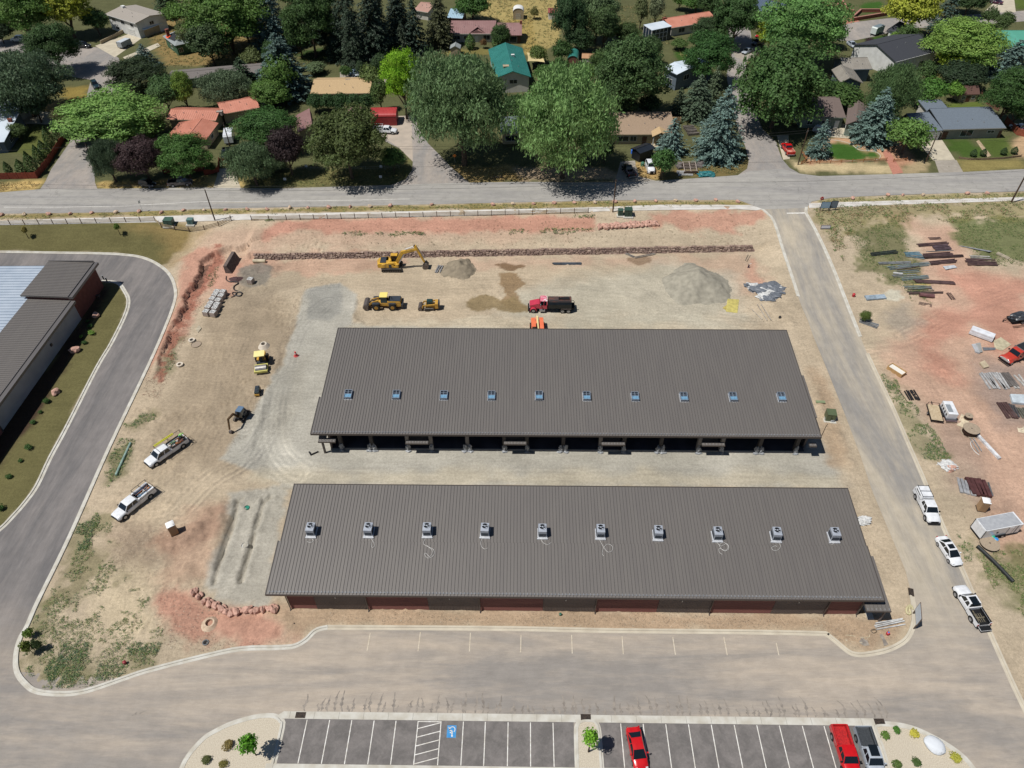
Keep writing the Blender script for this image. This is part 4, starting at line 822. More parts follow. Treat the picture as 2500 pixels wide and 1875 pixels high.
 for cxx,cyy,sz,hh,mt in chim:o=MB().box(cxx*L-sz/2,cxx*L+sz/2,cyy*dep-sz*.4,cyy*dep+sz*.4,ev,top+hh).box(cxx*L-sz/2-.06,cxx*L+sz/2+.06,cyy*dep-sz*.4-.06,cyy*dep+sz*.4+.06,top+hh+.002,top+hh+.1).build('chimney',mt,ro)
 return t
def shingle(n,c,k=.82):return M(n,c,tuple(x*k for x in c),3.5,.9,stretch=(1,1,1),detail=5,bump=.01,bsc=6)
WH,OFW=M('white_wall',D(226,226,222),D(210,210,206),.8,.8),M('off_white_wall',D(206,202,192),D(194,190,180),.8,.8)
TANW,BRK=M('tan_wall',D(176,160,132),D(162,148,122),.8,.85),M('red_brick',D(150,92,76),D(128,78,64),5,.9)
GRW,DGW,BLW=M('sage_wall',D(128,140,128),D(118,130,118),.8,.85),M('dark_green_wall',D(72,104,80),D(60,90,68),.8,.85),M('blue_grey_wall',D(108,120,130),D(98,110,120),.8,.85)
COR,TEAL,MRN=M('coral_metal_roof',D(204,138,116),D(192,126,104),.4,.5),M('teal_metal_roof',D(66,142,132),D(58,132,122),.4,.42,metal=.2),M('maroon_metal_roof',D(152,118,114),D(142,108,104),.4,.5)
TANR,BRNR,CHAR,BGR=shingle('tan_shingle',D(196,168,128)),shingle('brown_shingle',D(118,104,98)),shingle('charcoal_roof',D(66,68,74),.9),shingle('blue_grey_shingle',D(112,122,132))
GSH,WMR,RBT=shingle('grey_shingle',D(150,156,156)),M('white_metal_roof',D(214,224,232),D(200,212,222),.3,.4),M('taupe_ribbed_roof',D(150,144,134),D(140,134,124),.5,.5)
WD,DD=M('white_door',D(220,220,216),rough=.5),M('dark_door',D(84,50,42),rough=.5)
h=house('house','two storey split house with pale taupe roof and white walls beside the dead end',(256,34),(330,57),12.5,5.2,.9,'gx',shingle('taupe_roof',D(168,160,150)),WH,wins=((0,.2,3.3,2,1),(0,.5,3.3,2,1),(0,.8,3.3,1.6,1),(0,.25,.8,2,.8),(1,.5,3.2,1.6,1)),doors=((.72,3.6,2.4,WD),),chim=((.12,.5,1.3,.5,WH),))
house('garage','white flat roofed carport beside the taupe roofed house',(352,73),(397,56),3.6,2.6,.2,'mono',WMR,TANW,cat='garage',ov=.3)
h=house('house','green walled house with grey hip roof partly stripped to black underlay',(427,112),(506,94),12,3.4,2.6,'hip',GSH,DGW,wins=((0,.15,1,1.2,1.2),(0,.85,1,1.4,1.2),(2,.5,1,1.4,1.1)),chim=((.1,.7,1.0,.2,BRK),))
L_=h
m=MB();m.add([(.6,2.0,3.65),(4.9,5.4,5.82),(4.6,6.6,5.85),(.5,10.2,3.66)],[(0,1,2,3)]);m.build('roof_underlay',M('black_underlay',D(52,54,58),D(40,42,46),2,.8),L_)
m=MB();m.add([(.3,7.6,3.72),(1.5,7.3,4.35),(1.3,9.0,4.3),(.3,9.6,3.72)],[(0,1,2,3)]);m.build('roof_tarp',M('orange_tarp',D(240,92,50),rough=.6),L_)
house('house','white metal roofed house behind the red fence at the left edge',(-62,352),(10,346),17,3.2,1.4,'mono',WMR,BLW,rib=None,wins=((0,.6,1,2,1.2),(1,.3,1,1.6,1.2),(1,.7,1,1.6,1.2)),chim=((.86,.62,.9,.2,BRK),))
house('garage','white roofed garage behind the white metal roofed house',(-45,272),(32,280),7,2.8,.4,'mono',WMR,OFW,cat='garage')
house('house','long grey roofed house half hidden behind trees in the upper left',(412,196),(640,176),8,3.0,.7,'gx',shingle('weathered_roof',D(122,116,112)),GRW,wins=((0,.3,1,1.6,1.1),(0,.7,1,1.6,1.1)))
house('house','house with coral metal roof and chimney, back one of the pair',(406,291),(527,294),8,3.0,1.1,'gx',COR,TANW,rib=.6,wins=((0,.4,1,1.6,1),),chim=((1.0,.45,1.5,-.1,M('pale_block',D(172,160,150),D(150,140,130),3,.9)),))
house('house','house with coral metal gable roof in front of its twin',(402,340),(503,341),10,2.9,1.3,'gy',COR,TANW,rib=.6,split=.62,wins=((1,.5,1,1.6,1),))
house('house','house with coral roof half covered by tree shadow',(541,279),(634,262),9,3.0,1.4,'gx',COR,TANW,rib=.6)
house('house','low house with tan shingle roof and rooftop cooler behind the hedge',(757,229),(903,227),12,3.0,1.3,'gx',TANR,TANW,split=.62,wins=((0,.7,.9,1.6,1.1),),chim=((.58,.62,1.3,-.15,GALV),))
house('house','house with dusty maroon roof beside the dark pine',(726,324),(768,319),11,3.0,1.5,'gy',MRN,TANW,rib=.6,split=.9)
house('house','wing with dusty maroon roof left of the red barn',(840,292),(882,290),8,3.0,1.0,'gx',MRN,TANW,rib=.6,split=.55)
house('barn','red steel barn with ribbed walls behind the white work pickup',(903,285),(967,284),5.2,2.7,.9,'arch',M('red_metal',D(184,66,66),D(170,58,58),.5,.45),M('dark_red_metal',D(150,44,48),D(130,36,40),.5,.5),cat='barn',ov=.05,rib=.4)
h=house('house','long ranch house with dusty maroon roof at the top centre',(1098,82),(1210,82),12.5,3.0,1.8,'gx',MRN,OFW,split=.6,rib=.7,wins=((0,.15,1,2,1.1),(0,.35,1,1.4,1.1),(0,.8,.9,2.2,1.4)),doors=((.58,1.1,2.1,WD),))
m=MB();slab(m,[(6.8,.1,3.25),(9.4,2.4,4.35),(9.4,5.0,4.45)],.1);slab(m,[(12,.1,3.25),(9.4,2.4,4.35),(9.4,5.0,4.45)],.1);m.add([(7.2,.3,3.1),(11.6,.3,3.1),(9.4,.3,4.05)],[(0,1,2)]);m.build('dormer',MRN,h)
house('house','eastern wing with stepped maroon roof and brick chimney at the top centre',(1213,86),(1274,86),10,2.9,1.9,'gx',MRN,DD,split=.65,rib=.7,chim=((.96,.6,.8,.7,BRK),),wins=((0,.5,.5,5,1.8),))
h=house('house','house with bright teal metal gable roof and pale gable end',(1207,192),(1297,188),24,4.6,1.9,'gy',TEAL,OFW,rib=.6,split=.5,ov=.6,wins=((0,.52,2.7,2.2,1.1),(1,.3,1,1.6,1)),chim=((.36,.22,1.7,-.3,TANW),(.62,.55,.9,.0,WH)))
house('house','narrow shaded house with grey roof between the two big willows',(1222,326),(1312,324),10,3.2,1.0,'gx',shingle('shaded_roof',D(112,120,128)),TANW,split=.8,wins=((0,.3,.9,3.2,1.5),(0,.75,.9,2.4,1.5)))
h=house('house','low house with tan brown roof and small front porch beside the blue spruces',(1490,328),(1652,327),13,3.0,1.4,'gx',shingle('dusty_brown_shingle',D(164,142,120)),TANW,split=.8,wins=((0,.2,.9,3,1.3),(0,.36,.9,1.6,1.3)),doors=((.53,1.2,2.1,DD),))
m=MB();a,b=10.9,15.3;slab(m,[(a,-1.3,2.9),(13.1,-1.3,4.0),(13.1,2.4,4.0),(a,1.3,3.2)],.12);slab(m,[(b,-1.3,2.9),(13.1,-1.3,4.0),(13.1,2.4,4.0),(b,1.3,3.2)],.12);m.build('porch_roof',TANR,h)
MB().box(11.2,11.4,-1.2,-1.0,0,2.8).box(14.8,15.0,-1.2,-1.0,0,2.8).build('porch_post',WH,h);MB().box(11,15.2,-1.4,.45,-.1,.15).build('porch_floor',M('porch_concrete',D(200,186,160)),h)
MB().box(-2.5,21,12.6,12.9,-.2,1.9).build('back_fence',TANR,h)
house('house','white metal roofed house with dark walls and rear deck',(1618,165),(1653,182),15,5,.8,'gx',WMR,BLW,split=.3,wins=((0,.5,1,2,1.6),(1,.3,2.5,2,1.4)))
h=house('house','coral roofed house with white glazed sunroom at its left end',(1639,68),(1752,50),9,3.0,1.5,'gx',COR,OFW,split=.6,wins=((0,.25,.8,2.4,1.4),(0,.5,.8,1.4,1.4)),chim=((.02,.6,1.2,.2,BRK),))
s=house('sunroom','white framed glass sunroom attached to the coral roofed house',(1592,74),(1641,64),5,4.4,.4,'mono',WMR,M('sunroom_glass',D(50,62,78),D(40,50,64),1,.15),cat='sunroom',ov=.15)
m=MB()
for k in range(5):m.box(.1+k*1.62,.24+k*1.62,.02,.14,0,4.35)
for z in(0.1,1.5,2.9,4.2):m.box(.1,6.7,.03,.13,z,z+.12)
for k in range(4):m.box(.02,.14,.2+k*1.5,.32+k*1.5,0,4.35)
m.build('frame',WH,s)
house('house','house with blue grey ribbed roof at the top edge right of centre',(1830,22),(1905,38),14,3.6,1.9,'gx',M('slate_ribbed_roof',D(88,102,122),D(80,94,112),.4,.5),OFW,rib=.8,wins=((0,.6,1,2,1.2),),doors=((.85,3,2.3,WD),))
house('house','large white house with charcoal roof in the upper right',(2187,151),(2290,124),17,4.6,2.6,'gx',CHAR,WH,split=.5,ov=.4,wins=((0,.4,1,2,1.3),(0,.7,1,2,1.3)))
house('garage','gabled wing with charcoal roof behind the large white house',(2215,92),(2262,84),9,3.6,2.0,'gy',CHAR,WH,cat='house')
house('house','taupe ribbed roof house left of the large white house, front wing',(2052,202),(2108,203),10,4.4,1.5,'gy',RBT,BLW,rib=.7,split=.35,wins=((0,.5,1,1.8,1.2),))
house('house','taupe ribbed roof house left of the large white house, rear wing',(2062,170),(2130,168),9,4.0,1.6,'gx',RBT,BLW,rib=.7,split=.55)
h=house('house','green walled house with brown shingle roof behind the small front lawn',(1955,286),(2066,287),12.5,3.2,2.0,'gx',BRNR,GRW,split=.7,wins=((0,.6,1,2.2,1.2),(0,.25,1,1.4,1.2)),doors=((.85,1.2,2.1,WD),))
house('house','front wing of the brown roofed green house by the big blue spruce',(2064,304),(2118,312),14,3.2,1.4,'gy',BRNR,GRW,split=.4,wins=((2,.3,.9,1.4,1.2),))
h=house('house','long low ranch house with blue grey roof at the right side',(2303,316),(2457,312),10.5,3.0,1.7,'gx',BGR,M('taupe_siding',D(150,146,134),D(140,136,126),.8,.85),split=.88,wins=((0,.42,.8,3.2,1.6),(0,.8,1.5,1.8,.6)),doors=((.08,1.4,2.2,DD),(.96,.8,2,DD)))
house('garage','garage wing with blue grey roof and white door beside the ranch house',(2246,322),(2303,318),9.2,2.9,1.5,'gx',BGR,OFW,cat='garage',split=.86,doors=((.66,4.2,2.2,WD),),wins=((2,.3,.6,1.2,1.5),))
house('house','rear wing with blue grey roof behind the ranch house',(2266,275),(2322,273),6.5,3.0,.8,'mono',BGR,OFW)
house('shed','brown roofed garden shed with two small windows on the back lawn',(2345,231),(2393,230),4.4,2.3,1.6,'gx',shingle('dark_brown_shingle',D(104,78,70)),TANW,cat='shed',ov=.25,wins=((0,.25,.9,.8,.8),(0,.75,.9,.8,.8)),doors=((.5,1.1,1.8,DD),))
house('house','house with pale teal roof at the far right edge',(2440,113),(2530,113),11,3.2,1.8,'gx',M('pale_teal_roof',D(92,164,142),D(84,154,132),.4,.5),GRW,split=.85)
house('house','house with pale blue roof and red eave at the top centre left',(1091,43),(1129,45),8.5,3.2,1.2,'gx',M('pale_blue_roof',D(168,196,212),D(158,186,202),.5,.45),DD,split=.7,rib=.6)
house('house','house with dusty pink roof behind the dark spruces at the top',(1010,24),(1045,30),10,3,1.4,'gx',M('pink_roof',D(178,142,128),D(168,132,118),.5,.6),OFW)
house('shed','small grey roofed shed below the ranch house at the top centre',(1098,119),(1124,119),3.6,2.3,.9,'gy',GSH,TANW,cat='shed',ov=.2)
house('shed','white arched roof shed with grey doors on the dry field',(1252,31),(1279,31),4.2,2.4,1.5,'archy',WH,TANW,cat='shed',ov=.1,doors=((.5,1.8,2,GALV),))
house('shed','small white shed with red roof on the dry field',(1338,31),(1361,31),4.4,2.4,.9,'gx',M('faded_red_roof',D(148,82,76),D(130,70,66),.8,.6),WH,cat='shed',ov=.2,doors=((.6,1,1.9,GALV),))
house('shed','brown barn shed with teal gambrel roof',(1384,150),(1412,151),6.5,2.5,1.8,'archy',TEAL,M('barn_brown',D(132,92,78),D(118,80,68),.8,.8),cat='shed',ov=.15,doors=((.5,2.2,1.9,M('barn_door',D(104,74,64),rough=.8)),))
house('shed','small pale shed with tan roof beside the teal roofed barn shed',(1420,142),(1450,143),3.8,2.4,.8,'gx',M('tan_metal_roof',D(184,144,108),D(170,130,98),.8,.6),OFW,cat='shed',ov=.15)
house('house','house with dark red roof in the top right behind the brick terraces',(1992,24),(2038,18),10,3.2,1.6,'gx',M('dark_red_roof',D(130,66,58),D(116,58,52),.6,.6),BRK)
house('shed','black metal carport beside the white van',(1563,375),(1600,361),3.6,2.6,.5,'gx',M('black_metal_roof',D(48,54,62),D(40,46,54),.6,.35,metal=.3),M('black_steel',D(26,28,32),rough=.5),cat='carport',ov=.35)
# shade sail, brick terraces, garden walls
q=[G(1290,152),G(1330,152)]
t=thing('shade_sail','cream shade sail stretched on posts beside the teal roofed house','shade sail',tuple(P(1307,140,6.4)[:2])+(3.5,))
c4=[Vector(P(u,v,z))for u,v,z in((1286,128,6.9),(1327,130,6.5),(1330,152,6.3),(1288,149,6.6))];o_=Vector(t.location);n=8;m=MB();V_=[]
for i in range(n+1):
 for j in range(n+1):
  a,b=i/n,j/n;sg=.10;aa=a+(.5-a)*sg*math.sin(math.pi*b);bb=b+(.5-b)*sg*math.sin(math.pi*a)
  p=(c4[0]*(1-aa)+c4[1]*aa)*(1-bb)+(c4[3]*(1-aa)+c4[2]*aa)*bb;p.z-=.25*math.sin(math.pi*a)*math.sin(math.pi*b);V_.append(p-o_)
m.add(V_,[(i*(n+1)+j,(i+1)*(n+1)+j,(i+1)*(n+1)+j+1,i*(n+1)+j+1)for i in range(n)for j in range(n)]);m.build('sail',M('cream_canvas',D(214,196,146),D(204,186,136),1,.8),t,smooth=True)
for p in c4[1:3]:MB().cyl((p.x-o_.x,p.y-o_.y,-.2),tuple(p-o_),.06).build('post',GALV,t)
def wall_run(name,label,pts,th,hh,mat,cat,dz=0,cap=None,group=None):
 c=[G(*p)for p in pts];t=thing(name,label,cat,c[0],0,group);m=MB();k=MB()
 for a,b in zip(c[:-1],c[1:]):
  d=(b-a);n_=Vector((-d.y,d.x,0)).normalized()*th/2;z0=min(a.z,b.z)-.3
  for mm,w_,lo,hi in((m,1,None,hh),)+(((k,1.25,hh+.003,hh+.1),)if cap else()):
   nn=n_*w_;A0,B0=a-c[0],b-c[0]
   l0=-.3 if lo is None else lo
   mm.add([A0-nn+Vector((0,0,l0)),B0-nn+Vector((0,0,l0)),B0+nn+Vector((0,0,l0)),A0+nn+Vector((0,0,l0)),A0-nn+Vector((0,0,hi)),B0-nn+Vector((0,0,hi)),B0+nn+Vector((0,0,hi)),A0+nn+Vector((0,0,hi))],[(3,2,1,0),(4,5,6,7),(0,1,5,4),(1,2,6,5),(2,3,7,6),(3,0,4,7)])
 m.build('masonry' if mat is BRK else 'panel',mat,t)
 if cap:k.build('coping',cap,t)
 return t
PINKB=M('pink_brick',D(176,128,112),D(158,112,98),4,.9)
wall_run('garden_wall','brick terrace wall around the lawn at the top right',[(2080,48),(2100,30),(2160,30),(2162,38),(2078,52)],.5,1.1,BRK,'wall',cap=PINKB)
wall_run('garden_wall','stepped brick wall beside the entrance steps at the top right',[(2035,28),(2052,8),(2066,30),(2082,36)],.5,1.5,BRK,'wall',cap=PINKB)
sheet('driveway',[(2010,35),(2030,30),(2080,45),(2100,52),(2060,60),(2015,60)],M('brick_paving',D(190,132,112),D(172,118,100),3,.9,world=True),.03)
CD=M('driveway_concrete',D(198,188,166),D(184,174,154),.6,.88,world=True)
sheet('driveway',[(2400,31),(2445,-10),(2475,-10),(2480,30)],CD,.03);sheet('driveway',[(2240,345),(2300,342),(2332,391),(2278,392)],CD,.03)
sheet('driveway',[(2282,392),(2335,391),(2352,421),(2293,424)],M('gravel_driveway',D(166,158,146),D(152,144,132),1,.92,world=True),.016);sheet('driveway',[(2016,300),(2072,303),(2075,338),(2016,334)],CD,.03)
sheet('driveway',[(232,112),(290,92),(345,72),(362,82),(292,132),(280,140)],CD,.03);sheet('driveway',[(300,140),(385,105),(392,112),(312,150)],CD,.03)
sheet('driveway',[(532,412),(575,410),(578,430),(588,460),(520,460),(530,430)],CD,.016);sheet('driveway',[(930,285),(1005,282),(1008,395),(975,362),(930,330)],M('tan_concrete',D(186,172,156),D(172,160,146),.5,.9,world=True),.026)
sheet('driveway',[(1515,395),(1550,392),(1560,430),(1610,444),(1500,448)],M('gravel_driveway',(1,1,1)),.016);sheet('driveway',[(1896,330),(1925,330),(1928,388),(1912,390)],CD,.016)
sheet('driveway',[(0,272),(110,272),(160,280),(165,305),(60,302)],CD,.014);sheet('driveway',[(830,175),(900,165),(955,195),(950,215),(905,205),(830,190)],M('gravel_driveway',(1,1,1)),.014)
sheet('garden_path',[(2155,372),(2168,364),(2205,422),(2180,426)],M('brick_paving',(1,1,1)),.03)
sheet('driveway',[(1785,118),(1850,112),(1858,128),(1825,150),(1795,140)],M('gravel_driveway',(1,1,1)),.034)
# lawn edging, fences
def fence(name,label,pts,hh,postsp,mat,rails=None,th=.04,postm=None,cat='fence',group=None,pw=.12):
 c=[G(*p)for p in pts];t=thing(name,label,cat,c[0],0,group);o=c[0];m=MB();posts=[]
 for a,b in zip(c[:-1],c[1:]):
  L=(b-a).length;n=max(1,round(L/postsp))
  for i in range(n+(1 if b is c[-1]else 0)):q=a+(b-a)*(i/n);posts.append(Vector((q.x,q.y,H(q.x,q.y))))
 for a,b in zip(posts[:-1],posts[1:]):
  d=(b-a);n_=Vector((-d.y,d.x,0)).normalized()*th/2;A0,B0=a-o,b-o
  for lo,hi in(rails or((.02,hh),)):
   z0,z1=Vector((0,0,lo)),Vector((0,0,hi));m.add([A0-n_+z0,B0-n_+z0,B0+n_+z0,A0+n_+z0,A0-n_+z1,B0-n_+z1,B0+n_+z1,A0+n_+z1],[(3,2,1,0),(4,5,6,7),(0,1,5,4),(1,2,6,5),(2,3,7,6),(3,0,4,7)])
 m.build('rails' if rails else 'boards',mat,t)
 for p in posts[:100]:q=p-o;MB().cb(q.x,q.y,q.z+hh/2+.05,pw,pw,hh+.3).build('post',postm or mat,t)
 return t
FW=M('fence_rail_wood',D(176,160,132),D(150,134,108),3,.85);FP=M('fence_post_wood',D(96,66,50),D(80,56,44),3,.85)
fence('rail_fence','long three rail fence with brown posts along the white footpath',[(615,539),(700,537),(900,533),(1100,528),(1300,524),(1436,520)],1.15,3.3,FW,((.3,.44),(.62,.76),(.94,1.08)),.05,FP,group='rail fences along the footpath')
fence('rail_fence','rail fence with brown posts at the left end of the footpath',[(-60,552),(26,549),(200,546),(380,541)],1.15,3.3,FW,((.3,.44),(.62,.76),(.94,1.08)),.05,FP,group='rail fences along the footpath')
fence('rail_fence','short angled rail fence bending round the two green utility cabinets',[(380,541),(395,556),(428,562),(463,566),(500,562),(535,553),(565,538)],1.15,3.0,FW,((.3,.44),(.62,.76),(.94,1.08)),.05,FP,group='rail fences along the footpath')
RF=M('red_fence',D(140,70,54),D(116,56,44),2,.8)
fence('board_fence','red board fence along the side street at the left edge',[(-60,440),(0,438),(92,436),(118,405),(150,355),(168,328)],1.7,2.4,RF)
fence('board_fence','brown board fence in front of the purple leaved tree',[(400,424),(470,420),(500,418)],1.5,2.4,RF);fence('board_fence','brown board fence and gate left of the short concrete driveway',[(500,428),(535,420),(537,398),(560,396)],1.4,2.2,RF)
LOGM=M('log_rail',D(178,122,82),D(150,100,66),2,.8)
fence('log_fence','low log rail fence below the curved green lawn',[(1955,402),(2000,400),(2080,397),(2163,393)],.8,2.9,LOGM,((.3,.42),(.62,.74)),.1);fence('log_fence','short log rail fence beside the brick garden path',[(2180,396),(2212,393)],.8,2.6,LOGM,((.3,.42),(.62,.74)),.1);fence('log_fence','log rail fence climbing beside the blue spruce by the red pickup',[(1955,373),(1968,392),(1958,400)],.8,2.0,LOGM,((.3,.42),(.62,.74)),.1)
fence('board_fence','brown board fence beside the garden shed on the right',[(2392,236),(2410,255),(2436,272)],1.7,2.2,M('brown_fence',D(128,92,76),D(110,80,66),2,.8));fence('board_fence','rust coloured board fence at the right end of the ranch house',[(2452,300),(2482,330),(2500,334),(2540,345)],1.8,2.2,M('rust_fence',D(160,92,68),D(138,78,58),2,.8))
fence('garden_edging','low scalloped timber edging below the two green lawns',[(2340,387),(2370,391),(2412,390),(2450,388),(2492,383)],.5,3.3,M('grey_timber',D(150,128,104),D(130,110,90),2,.85),cat='edging')
fence('wire_fence','thin wire fence below the large pine on the main street verge',[(640,415),(800,417),(940,415),(975,412)],1.0,4.5,GALV,((.9,.93),(.5,.52)),.02,GALV,pw=.05)
wall_run('retaining_wall','low timber garden wall beside the sloping driveway in the upper left',[(247,108),(280,92),(310,76)],.3,1.1,TANW,'wall')
sheet('garden_path',[(2383,345),(2390,342),(2420,380),(2410,384)],M('stone_path',D(190,170,140),D(150,130,104),3,.9,world=True),.02)
for pts in([(2016,345),(2045,343),(2078,352),(2098,366),(2135,370),(2150,380),(2140,391),(2090,394),(2030,391),(2014,380)],):kerb(pts,.18,.1,CONC2,.02,-1,True)
# ================================================================ VEHICLES
TYRE,RIMM,GLS=M('tyre',D(38,38,38),D(52,50,48),6,.9),M('wheel_rim',D(176,178,182),rough=.35,metal=.6),M('car_glass',D(22,28,32),rough=.06,metal=.0,coat=.5)
BLK,LAMP,TAIL=M('black_plastic',D(30,30,32),rough=.6),M('headlight',D(220,224,228),rough=.15),M('tail_light',D(170,20,22),rough=.2)
WPA,RPA,SPA,BPA=paint('white_paint',D(238,240,242)),paint('red_paint',D(206,22,26)),paint('silver_paint',D(178,186,194)),paint('black_paint',D(30,32,36))
def wheel(parent,x,y,r,w_,rimm=None,name='wheel',n=20,rimr=.6):
 s_=1 if y>0 else-1
 m=MB().cyl((x,y-w_/2,r),(x,y+w_/2,r),r,n=n);o=m.build(name,TYRE,parent,smooth=True,bevel=min(.03,w_*.12))
 k=MB().cyl((x,y+s_*(w_/2+.001),r),(x,y+s_*(w_/2+.014),r),r*rimr,n=16)
 k.build('rim',rimm or RIMM,o)
 return o
def sect(x,zb,zt,wb,wt,sh=.1):
 zm=zb+(zt-zb)*.5
 h=[(wb*.86,zb),(wb,zb+.1),(wb*1.01,zm),(wt+(wb-wt)*.25,zt-sh),(wt*.9,zt-.015),(wt*.45,zt)]
 return[(x,a,b)for a,b in h]+[(x,-a,b)for a,b in h[::-1]]
def body(secs,name,mat,parent):
 return MB().loft([sect(*s_)for s_ in secs]).build(name,mat,parent,smooth=True)
def cabin(parent,xf0,xf1,xr1,xr0,zb,zt,wb,wt,pm,sunroof=False,name='cabin_glass',pillars=True,roofm=None):
 """glasshouse: xf0/xf1 windscreen foot and head, xr1/xr0 rear window head and foot"""
 wsf=.06
 g=MB();g.add([(xf0,-wb*.96,zb),(xf0,wb*.96,zb),(xf1,wt*.96,zt),(xf1,-wt*.96,zt)],[(0,1,2,3)]);g.build('windshield',GLS,parent)
 g=MB();g.add([(xr0,-wb*.96,zb),(xr0,wb*.96,zb),(xr1,wt*.96,zt),(xr1,-wt*.96,zt)],[(0,1,2,3)]);g.build('rear_window',GLS,parent)
 for s_ in(1,-1):
  g=MB();g.add([(xf0-.1,s_*wb,zb),(xr0+.08,s_*wb,zb),(xr1+.05,s_*wt,zt),(xf1-.05,s_*wt,zt)],[(0,1,2,3)]);g.build('side_window',GLS,parent)
  if pillars:
   m=MB()
   def strip(a,b,w_):
    a,b=Vector(a),Vector(b);e=Vector((w_/2,0,0));o=Vector((0,s_*.012,0));i_=Vector((0,-s_*.05,0));m.add([a-e+o,a+e+o,b+e+o,b-e+o,a-e+i_,a+e+i_,b+e+i_,b-e+i_],[(0,1,2,3),(7,6,5,4),(0,4,5,1),(1,5,6,2),(2,6,7,3),(3,7,4,0)])
   strip((xf0-.03,s_*wb,zb),(xf1,s_*wt,zt),.1);strip((xr0+.04,s_*wb,zb),(xr1,s_*wt,zt),.2)
   xm0,xm1=(xf0*.45+xr0*.55),(xf1*.45+xr1*.55);strip((xm0,s_*wb,zb),(xm1,s_*wt,zt),.09)
   m.build('window_pillar',pm,parent)
 m=MB();e=.04
 R=[]
 for x,k in((xf1+.06,.0),(xf1-.12,.05),((xf1+xr1)/2,.075),(xr1+.15,.05),(xr1-.05,.0)):
  R.append([(x,-wt-.015,zt-.02),(x,-wt,zt+k*.5),(x,-wt*.6,zt+k),(x,wt*.6,zt+k),(x,wt,zt+k*.5),(x,wt+.015,zt-.02)])
 o=m.loft(R).build('roof',roofm or pm,parent,smooth=True)
 if sunroof:q0,q1=(sunroof if isinstance(sunroof,tuple)else(xf1-.3,xr1+.5));MB().box(q1,q0,-wt*.68,wt*.68,zt+.05,zt+.082).build('sunroof',GLS,o)
def mirrors(parent,x,w_,z,mat):
 for s_ in(1,-1):MB().box(x-.06,x+.1,s_*(w_+.04)if s_>0 else s_*(w_+.26),s_*(w_+.26)if s_>0 else s_*(w_+.04),z,z+.2).build('side_mirror',mat,parent,bevel=.03)
def lights(parent,xf,xr,w_,zf,zr,wf=.3):
 for s_ in(1,-1):
  a,b=sorted((s_*(w_-.02),s_*(w_-wf)));MB().box(xf-.1,xf+.015,a,b,zf,zf+.16).build('headlight',LAMP,parent)
  a,b=sorted((s_*(w_-.0),s_*(w_-.16)));MB().box(xr-.015,xr+.1,a,b,zr,zr+.3).build('tail_light',TAIL,parent)
def place(t,f,r,z=.8,base=True):
 """put a vehicle with its nose over picture point f and its tail over r (both at height z above ground)"""
 g=G(*[(f[i]+r[i])/2 for i in(0,1)]);z0=g.z
 for _ in range(3):
  a,b=P(*f,z0+z),P(*r,z0+z);c=(a+b)/2;z0=H(c[0],c[1])
 t.location=(c[0],c[1],z0+.04);t.rotation_euler=(0,0,math.atan2(a[1]-b[1],a[0]-b[0]))
def slope(t,l=2):
 x,y,z=t.location;a=t.rotation_euler.z;dx,dy=math.cos(a)*l,math.sin(a)*l;t.rotation_euler.y=-math.atan2(H(x+dx,y+dy)-H(x-dx,y-dy),2*l)
def sedan(label,f,r,pm,L=4.7,sun=True,group=None,name='sedan',z=.7,high=0.,wag=False):
 t=thing(name,label,'car',(0,0,0),0,group);h=L/2;w_=.92
 body([(-h,.42,.80+high,.70,.62),(-h+.12,.26,.98+high,.86,.76),(-h+.7,.2,1.03+high,.92,.84),(-.6,.2,.98+high,w_,.86),(.7,.2,.96+high,w_,.86),(1.1,.2,.95+high,w_,.84),(h-.5,.22,.80+high,.90,.80),(h-.12,.28,.66+high,.80,.68),(h,.36,.58+high,.62,.52)],'body',pm,t)
 if wag:cabin(t,1.0,.35,-h+.55,-h+.2,.96+high,1.62+high,.84,.68,pm,(0,-.9)if sun else False)
 else:cabin(t,1.3,.36,-.9,-h+.55,.95+high,1.44+high,.84,.64,pm,(.2,-.55)if sun else False)
 mirrors(t,.75,.86,.98+high,pm);lights(t,h-.14,-h+.04,.78,.60+high,.72+high)
 MB().box(h-.06,h+.02,-.42,.42,.34,.52+high).build('grille',BLK,t)
 for x in(h-.92,-h+.98):
  for s_ in(1,-1):wheel(t,x,s_*.83,.34,.24)
 place(t,f,r,z);slope(t);return t
